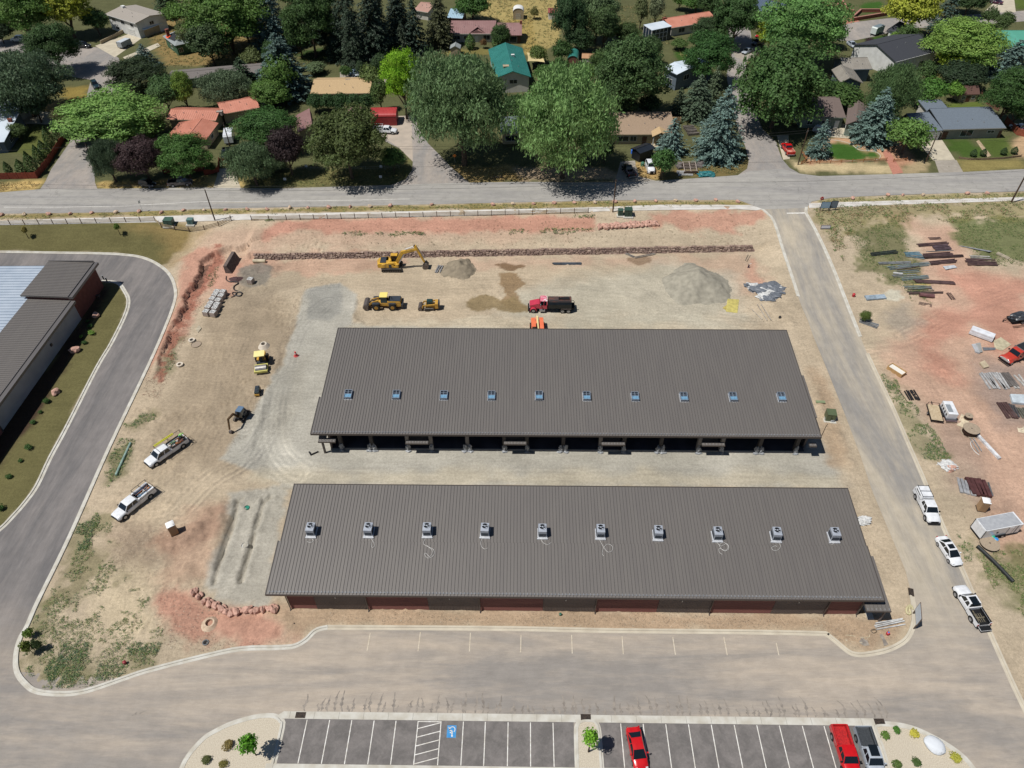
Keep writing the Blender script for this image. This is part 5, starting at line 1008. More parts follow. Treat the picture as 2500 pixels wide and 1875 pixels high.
def pickup(label,f,r,pm,L=5.8,group=None,bed='open',sun=False,gate=False,linerm=None,double=True,name='pickup_truck',z=.9,rear_w=False,dark=False):
 t=thing(name,label,'pickup',(0,0,0),0,group);h=L/2;w_=1.0
 cab_r=-.15-(0 if double else-.5)
 body([(cab_r-.35,.45,1.22,w_,.93),(cab_r+.3,.42,1.24,w_,.93),(.9,.42,1.24,w_,.92),(h-1.35,.42,1.22,w_,.9),(h-.5,.42,1.14,.98,.86),(h-.12,.46,1.06,.95,.82),(h,.5,.98,.84,.74)],'body',pm,t)
 cabin(t,h-1.45,h-2.1,cab_r-.1,cab_r-.3,1.22,1.84,.93,.76,pm,(h-2.25,h-3.5)if sun else False)
 x0,x1=-h,cab_r-.38
 b=MB().box(x0+.08,x1,-.78,.78,.62,.7,0).box(x0+.02,x1,-1.0,-.80,.45,1.26).box(x0+.02,x1,.80,1.0,.45,1.26).box(x1-.06,x1+.02,-.8,.8,.6,1.24)
 b.build('bed',pm,t,bevel=.03)
 MB().box(x0+.1,x1-.07,-.79,.79,.705,.73).box(x0+.1,x1-.07,-.795,-.78,.74,1.2).box(x0+.1,x1-.07,.78,.795,.74,1.2).box(x0+.1,x1-.1,-1.0,-.79,1.262,1.285).box(x0+.1,x1-.1,.79,1.0,1.262,1.285).build('bed_liner',linerm or BLK,t)
 if gate:MB().box(x0-.72,x0-.02,-.78,.78,.66,.74).build('tailgate',pm,t);MB().box(x0-.7,x0-.04,-.76,.76,.742,.76).build('tailgate_liner',BLK,t)
 else:MB().box(x0,x0+.09,-.79,.79,.55,1.25).build('tailgate',pm,t)
 MB().box(x0-.14,x0-.01,-.9,.9,.42,.6).build('bumper',RIMM if not gate else BLK,t);MB().box(h-.04,h+.1,-.9,.9,.42,.62).build('bumper',BLK if dark else RIMM,t)
 MB().box(h-.1,h+.02,-.55,.55,.64,.95).build('grille',BLK,t)
 for s_ in(1,-1):MB().box(h-.22,h-.03,min(s_*.58,s_*.84),max(s_*.58,s_*.84),.74,.96).build('headlight',LAMP,t);MB().box(x0-.012,x0+.05,min(s_*.82,s_*.98),max(s_*.82,s_*.98),.75,1.15).build('tail_light',TAIL,t)
 mirrors(t,h-1.65,.95,1.2,BLK if dark else pm)
 for x in(h-1.0,-h+1.2):
  for s_ in(1,-1):wheel(t,x,s_*.9,.41,.28);
 for x in(h-1.0,-h+1.2):
  for s_ in(1,-1):MB().cyl((x,s_*.99,.44),(x,s_*1.012,.44),.5,n=18).build('wheel_arch',BLK,t)
 place(t,f,r,z);slope(t);return t
def rack(t,x0,x1,w_,z0,z1,mat=None):
 m=MB();mat=mat or BLK
 for s_ in(1,-1):
  m.cyl((x0,s_*w_,z1),(x1,s_*w_,z1),.035,n=6)
  for x in(x0+.1,(x0+x1)/2,x1-.1):m.cyl((x,s_*w_,z0),(x,s_*w_,z1),.03,n=6)
 for x in(x0+.1,(x0+x1)/2,x1-.1):m.cyl((x,-w_,z1),(x,w_,z1),.03,n=6)
 return m.build('ladder_rack',mat,t)
# bottom lot
sedan('red sedan in the parking bay right of the small gravel island',(1566,1872),(1546,1782),RPA,4.8,sun=False)
pickup('bright red pickup backed out over the kerb end at the lower right',(2088,1905),(2045,1766),RPA,5.9,dark=True,linerm=M('red_bed',D(196,36,36),D(150,26,28),6,.5))
pickup('pale silver pickup with sunroof and black bed beside the corner gravel island',(2150,1910),(2103,1770),SPA,5.9,sun=True,linerm=M('bed_liner_grey',D(70,74,78),D(52,56,60),9,.7))
# east road
t=pickup('white pickup with camper shell and roof rack parked on the east road',(2282,1272),(2247,1196),WPA,6.2,double=True,dark=True)
MB().box(-3.05,-.62,-.98,.98,1.29,1.86,ty=.12,tx=.1).build('camper_shell',WPA,t,bevel=.06);MB().box(-2.6,-1.2,-.93,-.9,1.42,1.7).box(-2.6,-1.2,.9,.93,1.42,1.7).build('shell_window',GLS,t)
rack(t,-3.0,-.7,.8,1.86,2.0)
sedan('white sedan with sunroof parked on the east road',(2337,1373),(2300,1316),WPA,4.75,True)
t=pickup('white pickup with lowered tailgate and sunroof parked on the east road',(2345,1434),(2400,1522),WPA,5.9,sun=True,gate=True,dark=True)
m=MB()
for k in range(4):m.box(-2.5,-1.2,-.5+k*.28,-.45+k*.28,.735,.78)
m.box(-1.9,-1.8,-.7,.6,.81,.87).box(-2.3,-.8,.3,.38,.82,.9);m.build('loose_timber',M('pale_timber',D(150,140,112),D(110,104,92),4,.8),t)
# work pickups on the site
def load(t,seed,x0,x1,zb,cols,n=16,w_=.7):
 rs=np.random.RandomState(seed);ms=[M('load_%s'%k,v,rough=.6)for k,v in cols.items()];m=MB()
 for k in range(n):x,y=rs.uniform(x0,x1),rs.uniform(-w_,w_);s1,s2,h_=rs.uniform(.12,.5),rs.uniform(.08,.3),rs.uniform(.1,.45);m.at(x,y,zb,rz=rs.uniform(0,3));m.box(-s1,s1,-s2,s2,0,h_,rs.randint(len(ms)))
 for k in range(6):m.at(0,0,0);y=rs.uniform(-w_,w_);z=zb+rs.uniform(.35,.6);m.cyl((x0,y,z),(x1,y+rs.uniform(-.2,.2),z),.035,n=5,mi=rs.randint(len(ms)))
 m.at(0,0,0);return m.build('tool_load',ms,t)
CL={'grey':D(120,122,124),'orange':D(206,120,40),'rust':D(110,64,44),'white':D(210,210,206),'black':D(30,30,32)}
t=pickup('white work pickup with racks of poles, tools and a yellow ladder',(358,1132),(452,1068),WPA,7.2,dark=True)
rack(t,-3.6,1.3,1.0,1.3,2.15);load(t,3,-3.3,-.8,.75,CL,26)
m=MB().box(-2.4,1.1,-1.1,-1.02,2.2,2.32).box(-2.4,1.1,-.82,-.74,2.2,2.32)
for k in range(12):m.box(-2.3+k*.3,-2.25+k*.3,-1.02,-.82,2.24,2.28)
m.build('ladder',M('yellow_ladder',D(226,222,60),rough=.5),t)
MB().box(-2.0,-1.2,-.6,-.1,.76,1.3).build('tool_box',M('green_box',D(60,140,116),rough=.5),t)
WT=t
t=pickup('white work pickup with open bed of tools nearest the porta potty',(278,1264),(372,1188),WPA,6.8,dark=True)
rack(t,-3.4,-.7,1.0,1.25,2.1);load(t,8,-3.1,-.9,.75,{'grey':D(140,142,146),'orange':D(214,140,50),'white':D(214,214,210),'blue':D(90,150,190)},20)
MB().box(-3.3,-.5,.72,.98,1.3,1.6).box(-3.3,-.5,-.98,-.72,1.3,1.6).build('side_box',WPA,t,bevel=.02)
# street side cars
sedan('white sport utility parked in the cul de sac at the upper left',(20,96),(68,95),WPA,4.9,False,high=.25,wag=True,name='suv')
sedan('black hatchback parked on the straw verge under the purple tree',(384,452),(336,444),BPA,4.2,False,wag=True,name='hatchback',high=.05)
pickup('grey brown old pickup parked on the straw verge by the round green tree',(468,442),(410,446),paint('taupe_paint',D(98,88,84)),5.6)
pickup('black pickup with cluttered bed behind the white van',(1523,398),(1547,432),BPA,5.8,linerm=M('bed_junk',D(180,160,156),D(90,60,60),12,.8))
sedan('white van half hidden by the round bush',(1594,428),(1580,392),WPA,4.9,False,high=.5,wag=True,name='van')
sedan('silver sedan parked at the top of the middle side street',(1811,130),(1838,118),SPA,4.6,False)
sedan('dark sport utility parked in the shade behind the silver sedan',(1838,108),(1860,100),BPA,4.7,False,high=.2,wag=True,name='suv')
sedan('small red car under the bright green tree',(1848,88),(1870,84),RPA,4.4,False)
pickup('red pickup parked beside the street by the log fence',(1912,345),(1936,380),RPA,5.8,dark=True,linerm=M('red_bed2',D(190,60,56),D(196,170,150),5,.6))
sedan('silver sport utility in the shade of the green house driveway',(2022,324),(1992,316),SPA,4.8,False,high=.25,wag=True,name='suv')
sedan('maroon car beside the charcoal roofed house',(2106,130),(2090,118),paint('maroon_paint',D(86,30,50)),4.6,False)
sedan('silver car behind the maroon car',(2086,112),(2074,103),SPA,4.6,False);sedan('dark purple car in the top right driveway',(2422,2),(2444,6),paint('plum_paint',D(76,30,56)),4.6,False)
t=pickup('white utility pickup with ladder rack beside the red barn',(968,318),(913,316),WPA,6.4);rack(t,-3.2,-.6,.95,1.3,2.1,M('rack_white',D(200,202,204),rough=.5));MB().box(-3.1,-.6,.7,.98,1.3,1.62).box(-3.1,-.6,-.98,-.7,1.3,1.62).build('side_box',WPA,t)
sedan('dark teal car parked beside the straw verge in the upper left',(240,218),(226,198),paint('teal_black_paint',D(30,52,60)),4.9,False,high=.25,wag=True,name='suv')
sedan('black sport utility in the tree shade near the dead end',(222,112),(188,110),BPA,4.8,False,high=.2,wag=True,name='suv')
sedan('pale car glimpsed through the big willow',(293,298),(311,294),WPA,4.5,False);sedan('light blue car behind the tan roofed house',(858,178),(872,174),paint('pale_blue_paint',D(150,176,190)),4.5,False)
sedan('pale car parked close behind the tan roofed house',(862,190),(880,188),SPA,4.5,False);pickup('dark pickup by the brown fence and grey green tree',(548,388),(553,360),BPA,5.6)
pickup('work truck with red load at the right edge by the rust fence',(2476,306),(2508,320),WPA,5.6,linerm=M('red_load',D(190,70,60),D(90,90,100),6,.7))
# trailers
def trailer(label,f,r,L,W_,h0,h1,bm,rm,kind='box',name='enclosed_trailer',z=1.2,wheels=(0.,),fr=.1,group=None):
 t=thing(name,label,'trailer',(0,0,0),0,group);m=MB()
 m.prof([(-L/2,h0),(L/2,h0),(L/2,h1-.35),(L/2-.3,h1),(-L/2,h1)]if kind=='round' else[(-L/2,h0),(L/2,h0),(L/2,h1),(-L/2,h1)],-W_/2,W_/2);m.build('body',bm,t,bevel=.04)
 MB().box(-L/2+.08,L/2-.3,-W_/2+.1,W_/2-.1,h1+.002,h1+.05).build('roof',rm,t);MB().box(-L/2-.03,L/2+.03,-W_/2-.03,W_/2+.03,h0-.06,h0+.05).box(-L/2-.035,-L/2,-W_/2-.03,-W_/2+.06,h0,h1).box(-L/2-.035,-L/2,W_/2-.06,W_/2+.03,h0,h1).build('trim',BLK,t)
 MB().cyl((L/2,.5,h0),(L/2+1.2,0,h0-.1),.05).cyl((L/2,-.5,h0),(L/2+1.2,0,h0-.1),.05).cyl((L/2+1.1,0,h0-.3),(L/2+1.1,0,h0+.2),.06).build('hitch',BLK,t)
 MB().box(-L/2-.03,-L/2-.004,-W_/2+.15,-.02,h0+.1,h1-.15).box(-L/2-.03,-L/2-.004,.02,W_/2-.15,h0+.1,h1-.15).build('rear_door',bm,t)
 for x in wheels:
  for s_ in(1,-1):wheel(t,x,s_*(W_/2+.08),.33,.2)
  for s_ in(1,-1):MB().box(x-.45,x+.45,*sorted((s_*W_/2,s_*(W_/2+.2))),.68,.72).build('fender',BLK,t)
 place(t,f,r,z);return t
t=trailer('white enclosed cargo trailer beside the big cable spool in the east yard',(2480,1270),(2395,1286),6.2,2.3,.45,2.5,WPA,M('trailer_roof',D(176,178,180),D(160,162,166),2,.5),wheels=(-.4,.5),z=2.0)
MB().box(.9,1.8,-1.175,-1.152,.6,2.2).build('side_door',WPA,t);MB().box(.86,.9,-1.18,-1.152,.55,2.25).box(1.8,1.84,-1.18,-1.152,.55,2.25).box(2.3,2.36,-1.18,-1.152,.5,2.45).build('door_seal',BLK,t);MB().cyl((-.8,-1.152,1.5),(-.8,-1.17,1.5),.18).build('emblem',BLK,t)
trailer('pale cargo trailer with slanted nose on the top right street',(2128,78),(2156,68),4.6,2.1,.45,2.7,M('trailer_pale',D(206,214,210),rough=.4),M('dull_roof',D(116,130,136),rough=.5),kind='round',z=1.4)
trailer('white travel trailer between the teal roofed house and the big willow',(1419,204),(1380,198),6,2.3,.5,2.7,WPA,WPA,kind='round',name='travel_trailer',z=2)
t=trailer('grey utility trailer with ribbed top on the driveway in the upper left',(318,98),(288,112),4.4,2.2,.45,2.2,M('trailer_grey',D(176,182,186),D(150,156,160),2,.5),M('trailer_top',D(190,196,200)),z=1.3)
trailer('white rounded camper trailer between coral roof and green tree',(556,345),(560,316),5,2.3,.5,2.6,WPA,WPA,kind='round',name='travel_trailer',z=1.6)
# two trailers in the east yard
t=thing('generator_trailer','white generator trailer beside the small flatbed in the east yard','trailer');m=MB().box(-1.7,1.5,-.8,.8,.6,1.75);m.build('body',WPA,t,bevel=.05)
MB().box(-1.2,.6,-.1,.7,1.752,1.79).build('roof_panel',M('grey_panel',D(140,146,150),rough=.5),t);m=MB()
for k in range(4):m.box(-1.3+k*.7,-1.0+k*.7,.8,.83,.85,1.3)
m.build('vent',BLK,t);MB().box(-1.9,1.7,-.85,.85,.45,.58).cyl((1.7,0,.5),(2.6,0,.5),.06).build('chassis',M('grey_chassis',D(90,90,94),rough=.6),t)
MB().cyl((-2.1,-.9,.5),(-2.1,.9,.5),.1).build('rear_bar',M('dull_purple',D(110,92,98),rough=.6),t)
for x in(-.5,.35):
 for s_ in(1,-1):wheel(t,x,s_*.95,.34,.22)
place(t,(2308,978),(2328,1020),1.3)
t=thing('flatbed_trailer','small flatbed trailer with timber deck and black rail','trailer');m=MB()
for k in range(11):m.box(-1.9+k*.345,-1.57+k*.345,-.95,.95,.5,.56)
m.build('deck',M('deck_timber',D(198,180,150),D(176,156,126),3,.8),t);MB().box(-1.95,1.95,-1.02,-.96,.4,.62).box(-1.95,1.95,.96,1.02,.4,.62).box(-2.02,-1.951,-1.02,1.02,.4,.62).cyl((1.8,-.9,.6),(1.8,-.9,1.15),.04).cyl((1.8,.9,.6),(1.8,.9,1.15),.04).cyl((1.8,-.9,1.15),(1.8,.9,1.15),.04).cyl((1.95,0,.5),(2.9,0,.45),.05).build('frame',BLK,t)
for s_ in(1,-1):wheel(t,-.2,s_*1.12,.3,.18)
place(t,(2278,990),(2288,1024),.6)
# tarp covered trailer
t=thing('covered_trailer','trailer heaped under a black tarp at the right edge on red earth','trailer');TARP=M('black_tarp',D(44,46,50),D(70,74,80),2.5,.35,bump=.06,bsc=3)
MB().add(*blob(0,0,1.05,2.1,1.15,.75,77,4,.28)).build('tarp',TARP,t,smooth=True);MB().box(-2.1,2.1,-1,1,.45,.6).cyl((2.1,.7,.5),(3.5,0,.45),.06).cyl((2.1,-.7,.5),(3.5,0,.45),.06).cyl((3.4,0,.1),(3.4,0,.8),.05).build('frame',BLK,t)
for s_ in(1,-1):wheel(t,0,s_*1.15,.33,.2)
place(t,(2462,777),(2520,772),.9)
# old red flatbed truck
t=thing('dump_truck','old red truck with black bed and grey side panels at the right edge','truck');RO=paint('faded_red_paint',D(196,62,44),.45);L=8.
body([(1.1,.6,1.35,1.0,.9),(1.6,.6,1.42,1.02,.92),(2.6,.6,1.38,1.0,.8),(3.3,.62,1.3,.95,.72),(3.42,.66,1.2,.9,.66)],'hood',RO,t);body([(.1,.6,1.5,1.1,1.0),(1.3,.6,1.5,1.1,1.0)],'cab_body',RO,t)
cabin(t,1.5,1.1,.2,.1,1.45,2.25,1.0,.88,RO);[MB().box(2.6,3.4,*sorted((s_*.8,s_*1.18)),.6,.98).build('fender',RO,t,bevel=.12)for s_ in(1,-1)];MB().box(3.4,3.46,-.7,.7,.75,1.15).build('grille',M('white_grille',D(190,186,180)),t);MB().box(3.5,3.66,-1.15,1.15,.5,.72).build('bumper',BLK,t)
MB().box(-4.4,-.1,-1.15,1.15,1.0,1.12).box(-4.4,-.1,-1.25,-1.16,.95,2.0).box(-4.4,-.1,1.16,1.25,.95,2.0).box(-.09,-.01,-1.25,1.25,.95,2.2).build('bed',M('panel_grey',D(130,132,130),D(104,100,98),1.4,.6),t)
MB().box(-4.35,-.12,-1.14,1.14,1.9,1.98).build('bed_cover',M('black_cover',D(46,48,52),D(38,40,44),1,.6),t);MB().box(-4.3,3.2,-.45,.45,.5,.9).build('chassis',BLK,t)
for x,y in((2.7,.98),(2.7,-.98),(-2.6,1.0),(-2.6,-1.0)):wheel(t,x,y,.46,.3)
for s_ in(1,-1):MB().cyl((3.44,s_*.85,.95),(3.5,s_*.85,.95),.13).build('headlight',LAMP,t);MB().box(1.2,1.35,min(s_*1.1,s_*1.35),max(s_*1.1,s_*1.35),1.6,1.85).build('side_mirror',BLK,t)
place(t,(2428,888),(2540,840),1.0)
# ================================================================ SITE MACHINES
YEL,YE2,PYE=M('machine_yellow',D(228,178,56),D(188,148,66),1.2,.45,coat=.2),M('worn_yellow',D(206,160,70),D(180,140,70),3,.55),M('pale_yellow',D(246,226,130),D(236,216,120),1,.5)
MGR,STL=M('machine_grey',D(58,64,72),D(48,54,62),2,.5),M('worn_steel',D(124,116,112),D(96,84,78),3,.5,metal=.5)
def track(parent,x0,x1,y,w_,h_,mat=None):
 pr=[];r=h_/2
 for i in range(9):a=-math.pi/2+math.pi*i/8;pr.append((x1-r+r*math.cos(a),r+r*math.sin(a)))
 for i in range(9):a=math.pi/2+math.pi*i/8;pr.append((x0+r+r*math.cos(a),r+r*math.sin(a)))
 o=MB().prof(pr,y-w_/2,y+w_/2).build('track',mat or M('track_dust',D(110,104,96),D(86,80,74),4,.9),parent)
 s_=1 if y>0 else-1;m=MB();a,b=sorted((y+s_*(w_/2+.002),y+s_*(w_/2+.03)));k_=.72
 m.prof([((p[0]-(x0+x1)/2)*(1-.16*h_/(x1-x0))+(x0+x1)/2,(p[1]-r)*k_+r)for p in pr],a,b);f=m.build('track_frame',BLK,o)
 m=MB();n=int((x1-x0-h_)/.5)
 for k in range(n+2):x=x0+r+(x1-x0-h_)*k/(n+1);m.cyl((x,y+s_*(w_/2+.032),r*.75),(x,y+s_*(w_/2+.05),r*.75),r*.36,n=10)
 m.build('rollers',M('roller',D(92,84,76),rough=.8),o);return o
def beam(m,a,b,h0,h1,w_,mi=0):
 """box beam between two points in the XZ plane"""
 a,b=Vector(a),Vector(b);d=(b-a).normalized();n_=Vector((-d.z,0,d.x));y=Vector((0,w_/2,0))
 m.add([a-n_*h0/2-y,b-n_*h1/2-y,b+n_*h1/2-y,a+n_*h0/2-y,a-n_*h0/2+y,b-n_*h1/2+y,b+n_*h1/2+y,a+n_*h0/2+y],[(0,1,2,3),(7,6,5,4),(0,4,5,1),(1,5,6,2),(2,6,7,3),(3,7,4,0)],mi)
def bucket(parent,x,z,w_,s=1.,ang=0.,mat=None,name='bucket'):
 pr=[(0,.5),(.15,.9),(.55,1.0),(.95,.75),(1.05,.3),(.9,0),(.6,-.12),(0,-.1)];inn=[(p[0]*.9+.05,p[1]*.86+.06)for p in pr]
 c_,s_=math.cos(ang),math.sin(ang);T=lambda q:(x+s*(q[0]*c_-q[1]*s_),z+s*(q[0]*s_+q[1]*c_))
 out=[T(q)for q in pr[1:]];ins=[T(q)for q in inn[1:]];m=MB();n=len(out);V_=[]
 for y in(-w_/2,w_/2):V_+=[(p[0],y,p[1])for p in out]
 for y in(-w_/2+.05,w_/2-.05):V_+=[(p[0],y,p[1])for p in ins]
 F=[]
 for i in range(n-1):F+=[(i,i+1,n+i+1,n+i),(2*n+i,3*n+i,3*n+i+1,2*n+i+1),(i,2*n+i,2*n+i+1,i+1),(n+i,n+i+1,3*n+i+1,3*n+i)]
 F+=[(0,n,3*n,2*n),(n-1,2*n-1+0,4*n-1,3*n-1)]
 m.add(V_,F)
 for k in(0,1):y=-w_/2 if k==0 else w_/2-.05;m.prof(out,y,y+.05)
 return m.build(name,mat or STL,parent)
# excavator facing +x
t=thing('excavator','large yellow tracked excavator reaching right in front of the stone wall','excavator')
for s_ in(1,-1):track(t,-2.2,2.2,s_*1.3,.6,.95)
MB().box(-1.2,1.2,-1.0,1.0,.45,.9).cyl((0,0,.9),(0,0,1.12),.8,n=18).build('undercarriage',BLK,t)
MB().prof([(-2.9,1.25),(-2.6,1.12),(1.6,1.12),(1.6,1.35),(.9,1.4),(-.3,2.2),(-2.6,2.2),(-2.9,2.0)],-1.45,-.1).box(-2.3,1.5,-.1,1.4,1.12,1.5).box(-2.3,-.6,-.1,1.4,1.5,2.15).build('house',YEL,t,bevel=.06)
MB().lathe([(1.5,1.15),(1.55,1.2),(1.55,2.05),(1.45,2.15)],18,cx=-1.55).build('counterweight',YEL,t,smooth=True);MB().box(-2.35,-1.1,-1.1,1.0,2.205,2.33).build('engine_hood',MGR,t,bevel=.04)
MB().box(-.2,1.45,.35,1.42,1.5,2.9,tx=.1,ty=.05).build('cab_glass',GLS,t);MB().box(-.15,1.3,.38,1.4,2.9,3.05).box(-.22,-.1,.33,1.44,1.5,2.9).box(1.38,1.47,1.34,1.43,1.5,2.9).build('cab',YEL,t,bevel=.03)
MB().box(-.6,.7,-1.42,-.95,2.0,2.35).box(.9,1.5,-1.4,-.7,1.38,1.8).build('tool_box',YEL,t,bevel=.03);MB().box(-.5,.1,-1.47,-1.452,1.2,2.0).build('side_panel',MGR,t)
m=MB();beam(m,(1.2,0,1.7),(2.5,0,4.1),.65,.75,.42);beam(m,(2.4,0,4.05),(5.8,0,4.9),.75,.45,.42);m.build('boom',YEL,t,bevel=.02)
m=MB();beam(m,(5.4,0,5.8),(7.1,0,1.6),.6,.35,.36);m.build('stick',YEL,t,bevel=.02)
m=MB().cyl((1.6,.33,1.5),(2.9,.33,3.7),.1).cyl((1.6,-.33,1.5),(2.9,-.33,3.7),.1).cyl((3.2,0,4.85),(5.4,0,5.7),.09).cyl((5.95,-.02,5.3),(7.2,0,2.6),.08);m.build('hydraulic_ram',RIMM,t)
m=MB();beam(m,(5.2,0,5.6),(5.4,0,5.9),.3,.3,.3);beam(m,(7.1,0,1.6),(7.6,0,1.9),.2,.2,.3);m.build('linkage',MGR,t);bucket(t,6.6,.5,1.3,1.2,-.35)
place(t,(1000,653),(925,655),.6);t.rotation_euler.z=R_(1.5)
q=G(957,662);t.location=(q.x,q.y+1.0,q.z+.02)
# wheel loader facing -x in picture (nose left)
t=thing('wheel_loader','yellow wheel loader with raised grey bucket facing left','wheel loader')
for x in(1.65,-1.65):
 for s_ in(1,-1):wheel(t,x,s_*1.1,.8,.62,M('loader_rim',D(170,130,60),rough=.6),rimr=.5)
MB().prof([(-.6,.9),(-.7,2.0),(-3.2,1.95),(-3.4,1.6),(-3.4,.85),(-2.6,.75)],-1.0,1.0).build('engine_cover',YE2,t,bevel=.06);MB().box(-3.3,-.9,-.85,.85,2.01,2.16).build('engine_top',MGR,t,bevel=.05);MB().box(-3.75,-3.4,-1.1,1.1,.7,1.4).build('counterweight',MGR,t,bevel=.08)
MB().box(-.7,.9,-.75,.75,.8,1.5).box(.9,2.4,-.45,.45,.7,1.5).build('frame',YE2,t,bevel=.04)
for x in(1.65,-1.65):
 for s_ in(1,-1):MB().box(x-.75,x+.75,min(s_*.78,s_*1.38),max(s_*.78,s_*1.38),1.66,1.74,tx=.25).build('fender',MGR,t)
MB().box(-.65,.75,-.68,.68,1.5,2.95,tx=.12,ty=.06).build('cab_glass',M('teal_glass',D(36,62,70),rough=.1),t);MB().box(-.75,.85,-.82,.82,2.95,3.12).build('cab_roof',PYE,t,bevel=.05)
for s_ in(1,-1):
 m=MB();beam(m,(1.2,0,1.9),(2.6,0,1.5),.35,.35,.16);beam(m,(2.5,0,1.55),(3.4,0,.7),.35,.3,.16);m.v=[(a,b+s_*.55,c)for a,b,c in m.v];m.build('lift_arm',YE2,t)
m=MB();beam(m,(1.5,0,2.0),(3.2,0,1.35),.2,.2,.2);m.build('tilt_link',STL,t);MB().cyl((-1.6,.3,2.15),(-1.6,.3,2.75),.07).build('exhaust',BLK,t);bucket(t,3.35,.15,2.7,1.15,.35)
place(t,(893,752),(980,748),.8);t.rotation_euler.z=math.pi+R_(1);q=G(940,756);t.location=(q.x,q.y+.9,q.z+.02)
# compact track loader
t=thing('compact_track_loader','small tan compact track loader with dark cab between loader and tanker','track loader')
for s_ in(1,-1):track(t,-.9,1.1,s_*.8,.4,.7)
MB().box(-1.5,.9,-.58,.58,.45,1.2).box(-1.75,-1.1,-.8,.8,.6,1.75).build('frame',YE2,t,bevel=.05);MB().box(-.75,.7,-.5,.5,1.2,2.15,tx=.14,ty=.05).build('cab',M('dark_teal_cab',D(38,66,66),D(30,54,56),2,.3),t,bevel=.05)
for s_ in(1,-1):
 m=MB();beam(m,(-1.5,0,1.6),(1.3,0,1.25),.3,.26,.16);beam(m,(1.25,0,1.3),(1.65,0,.5),.26,.2,.16);m.v=[(a,b+s_*.74,c)for a,b,c in m.v];m.build('lift_arm',YE2,t)
MB().box(-1.95,-1.7,-.7,.7,.7,1.9).build('rear_grille',MGR,t);bucket(t,1.6,.1,1.9,.85,.2);q=G(1050,758);t.location=(q.x,q.y+.6,q.z+.02);t.rotation_euler.z=math.pi
# tanker
t=thing('tanker_truck','tank truck with faded red cab and black rectangular water tank','truck');PR=paint('pinkish_red_paint',D(206,60,84),.4)
MB().prof([(4.4,.95),(4.4,1.75),(2.75,2.15),(2.4,2.15),(2.4,.95)],-.85,.85).build('hood',PR,t,bevel=.08);MB().box(.9,2.45,-1.0,1.0,.95,1.85).build('cab_body',PR,t,bevel=.05);cabin(t,2.5,2.2,.95,.9,1.85,2.85,1.0,.92,PR,roofm=M('worn_pink_roof',D(214,110,130),D(232,220,220),2.2,.5,lo=.5,hi=.56))
for s_ in(1,-1):
 pr=[(3.65+.68*math.cos(a),.52+.75*math.sin(a))for a in[math.pi*i/8 for i in range(9)]]+[(3.65+.56*math.cos(a),.52+.6*math.sin(a))for a in[math.pi*i/8 for i in range(8,-1,-1)]];a,b=sorted((s_*.84,s_*1.22));MB().prof(pr,a,b).build('fender',PR,t,bevel=.02)
 MB().box(1.3,2.4,min(s_*.8,s_*1.2),max(s_*.8,s_*1.2),.4,.85).build('fuel_tank',RIMM,t,bevel=.05);MB().box(2.15,2.3,min(s_*1.1,s_*1.4),max(s_*1.1,s_*1.4),1.9,2.35).build('side_mirror',RIMM,t)
MB().box(4.4,4.46,-.6,.6,1.0,1.65).build('grille',RIMM,t);MB().box(4.5,4.75,-1.15,1.15,.45,.75).build('bumper',BLK,t);MB().box(-4.3,4.3,-.45,.45,.6,.95).build('chassis',BLK,t)
TK=M('black_tank',D(36,42,46),D(28,34,38),1,.35,metal=.3);R=[]
for x in(-4.0,.7):R.append([(x,-1.2,1.25),(x,-1.25,2.2),(x,-1.0,2.65),(x,1.0,2.65),(x,1.25,2.2),(x,1.2,1.25),(x,.9,1.0),(x,-.9,1.0)])
tk=MB().loft(R).build('tank',TK,t,bevel=.03);MB().box(-3.9,.6,-.95,.95,2.655,2.69).build('tank_top',M('rusty_tank_top',D(74,64,62),D(110,74,64),.9,.5,lo=.45,hi=.6),tk)
m=MB().cyl((.5,.75,2.85),(-3.9,.75,2.85),.05).cyl((-3.6,-.3,2.85),(-1.9,-.3,2.85),.13).cyl((-3.6,.1,2.85),(-1.9,.1,2.85),.13).box(-1.8,-1.4,-.4,.2,2.7,2.95);m.build('hose_rack',BLK,tk)
MB().box(-3.95,-1.9,-1.32,-.8,1.12,1.17).box(-3.95,-1.9,.8,1.32,1.12,1.17).build('mudguard',STL,t);MB().cyl((.75,.9,1.0),(.75,.9,3.3),.08).build('exhaust',BLK,t);MB().tube([(-4.0,.3,2.5),(-4.4,.3,2.6),(-4.6,.3,2.2),(-4.5,.3,1.5)],.05).box(-4.7,-4.0,-.9,.9,.8,1.2).build('pump',BLK,t)
for x,y in((3.65,1.0),):[wheel(t,x,s_*y,.52,.34,M('dusty_rim',D(160,158,154),rough=.6))for s_ in(1,-1)]
for x in(-2.25,-3.45):[wheel(t,x,s_*.98,.52,.5,M('dusty_rim',(1,1,1)))for s_ in(1,-1)]
for s_ in(1,-1):MB().box(4.3,4.44,min(s_*.65,s_*.85),max(s_*.65,s_*.85),1.1,1.3).build('headlight',LAMP,t)
q=G(1346,765);t.location=(q.x,q.y+1.15,q.z+.02);t.rotation_euler.z=math.pi
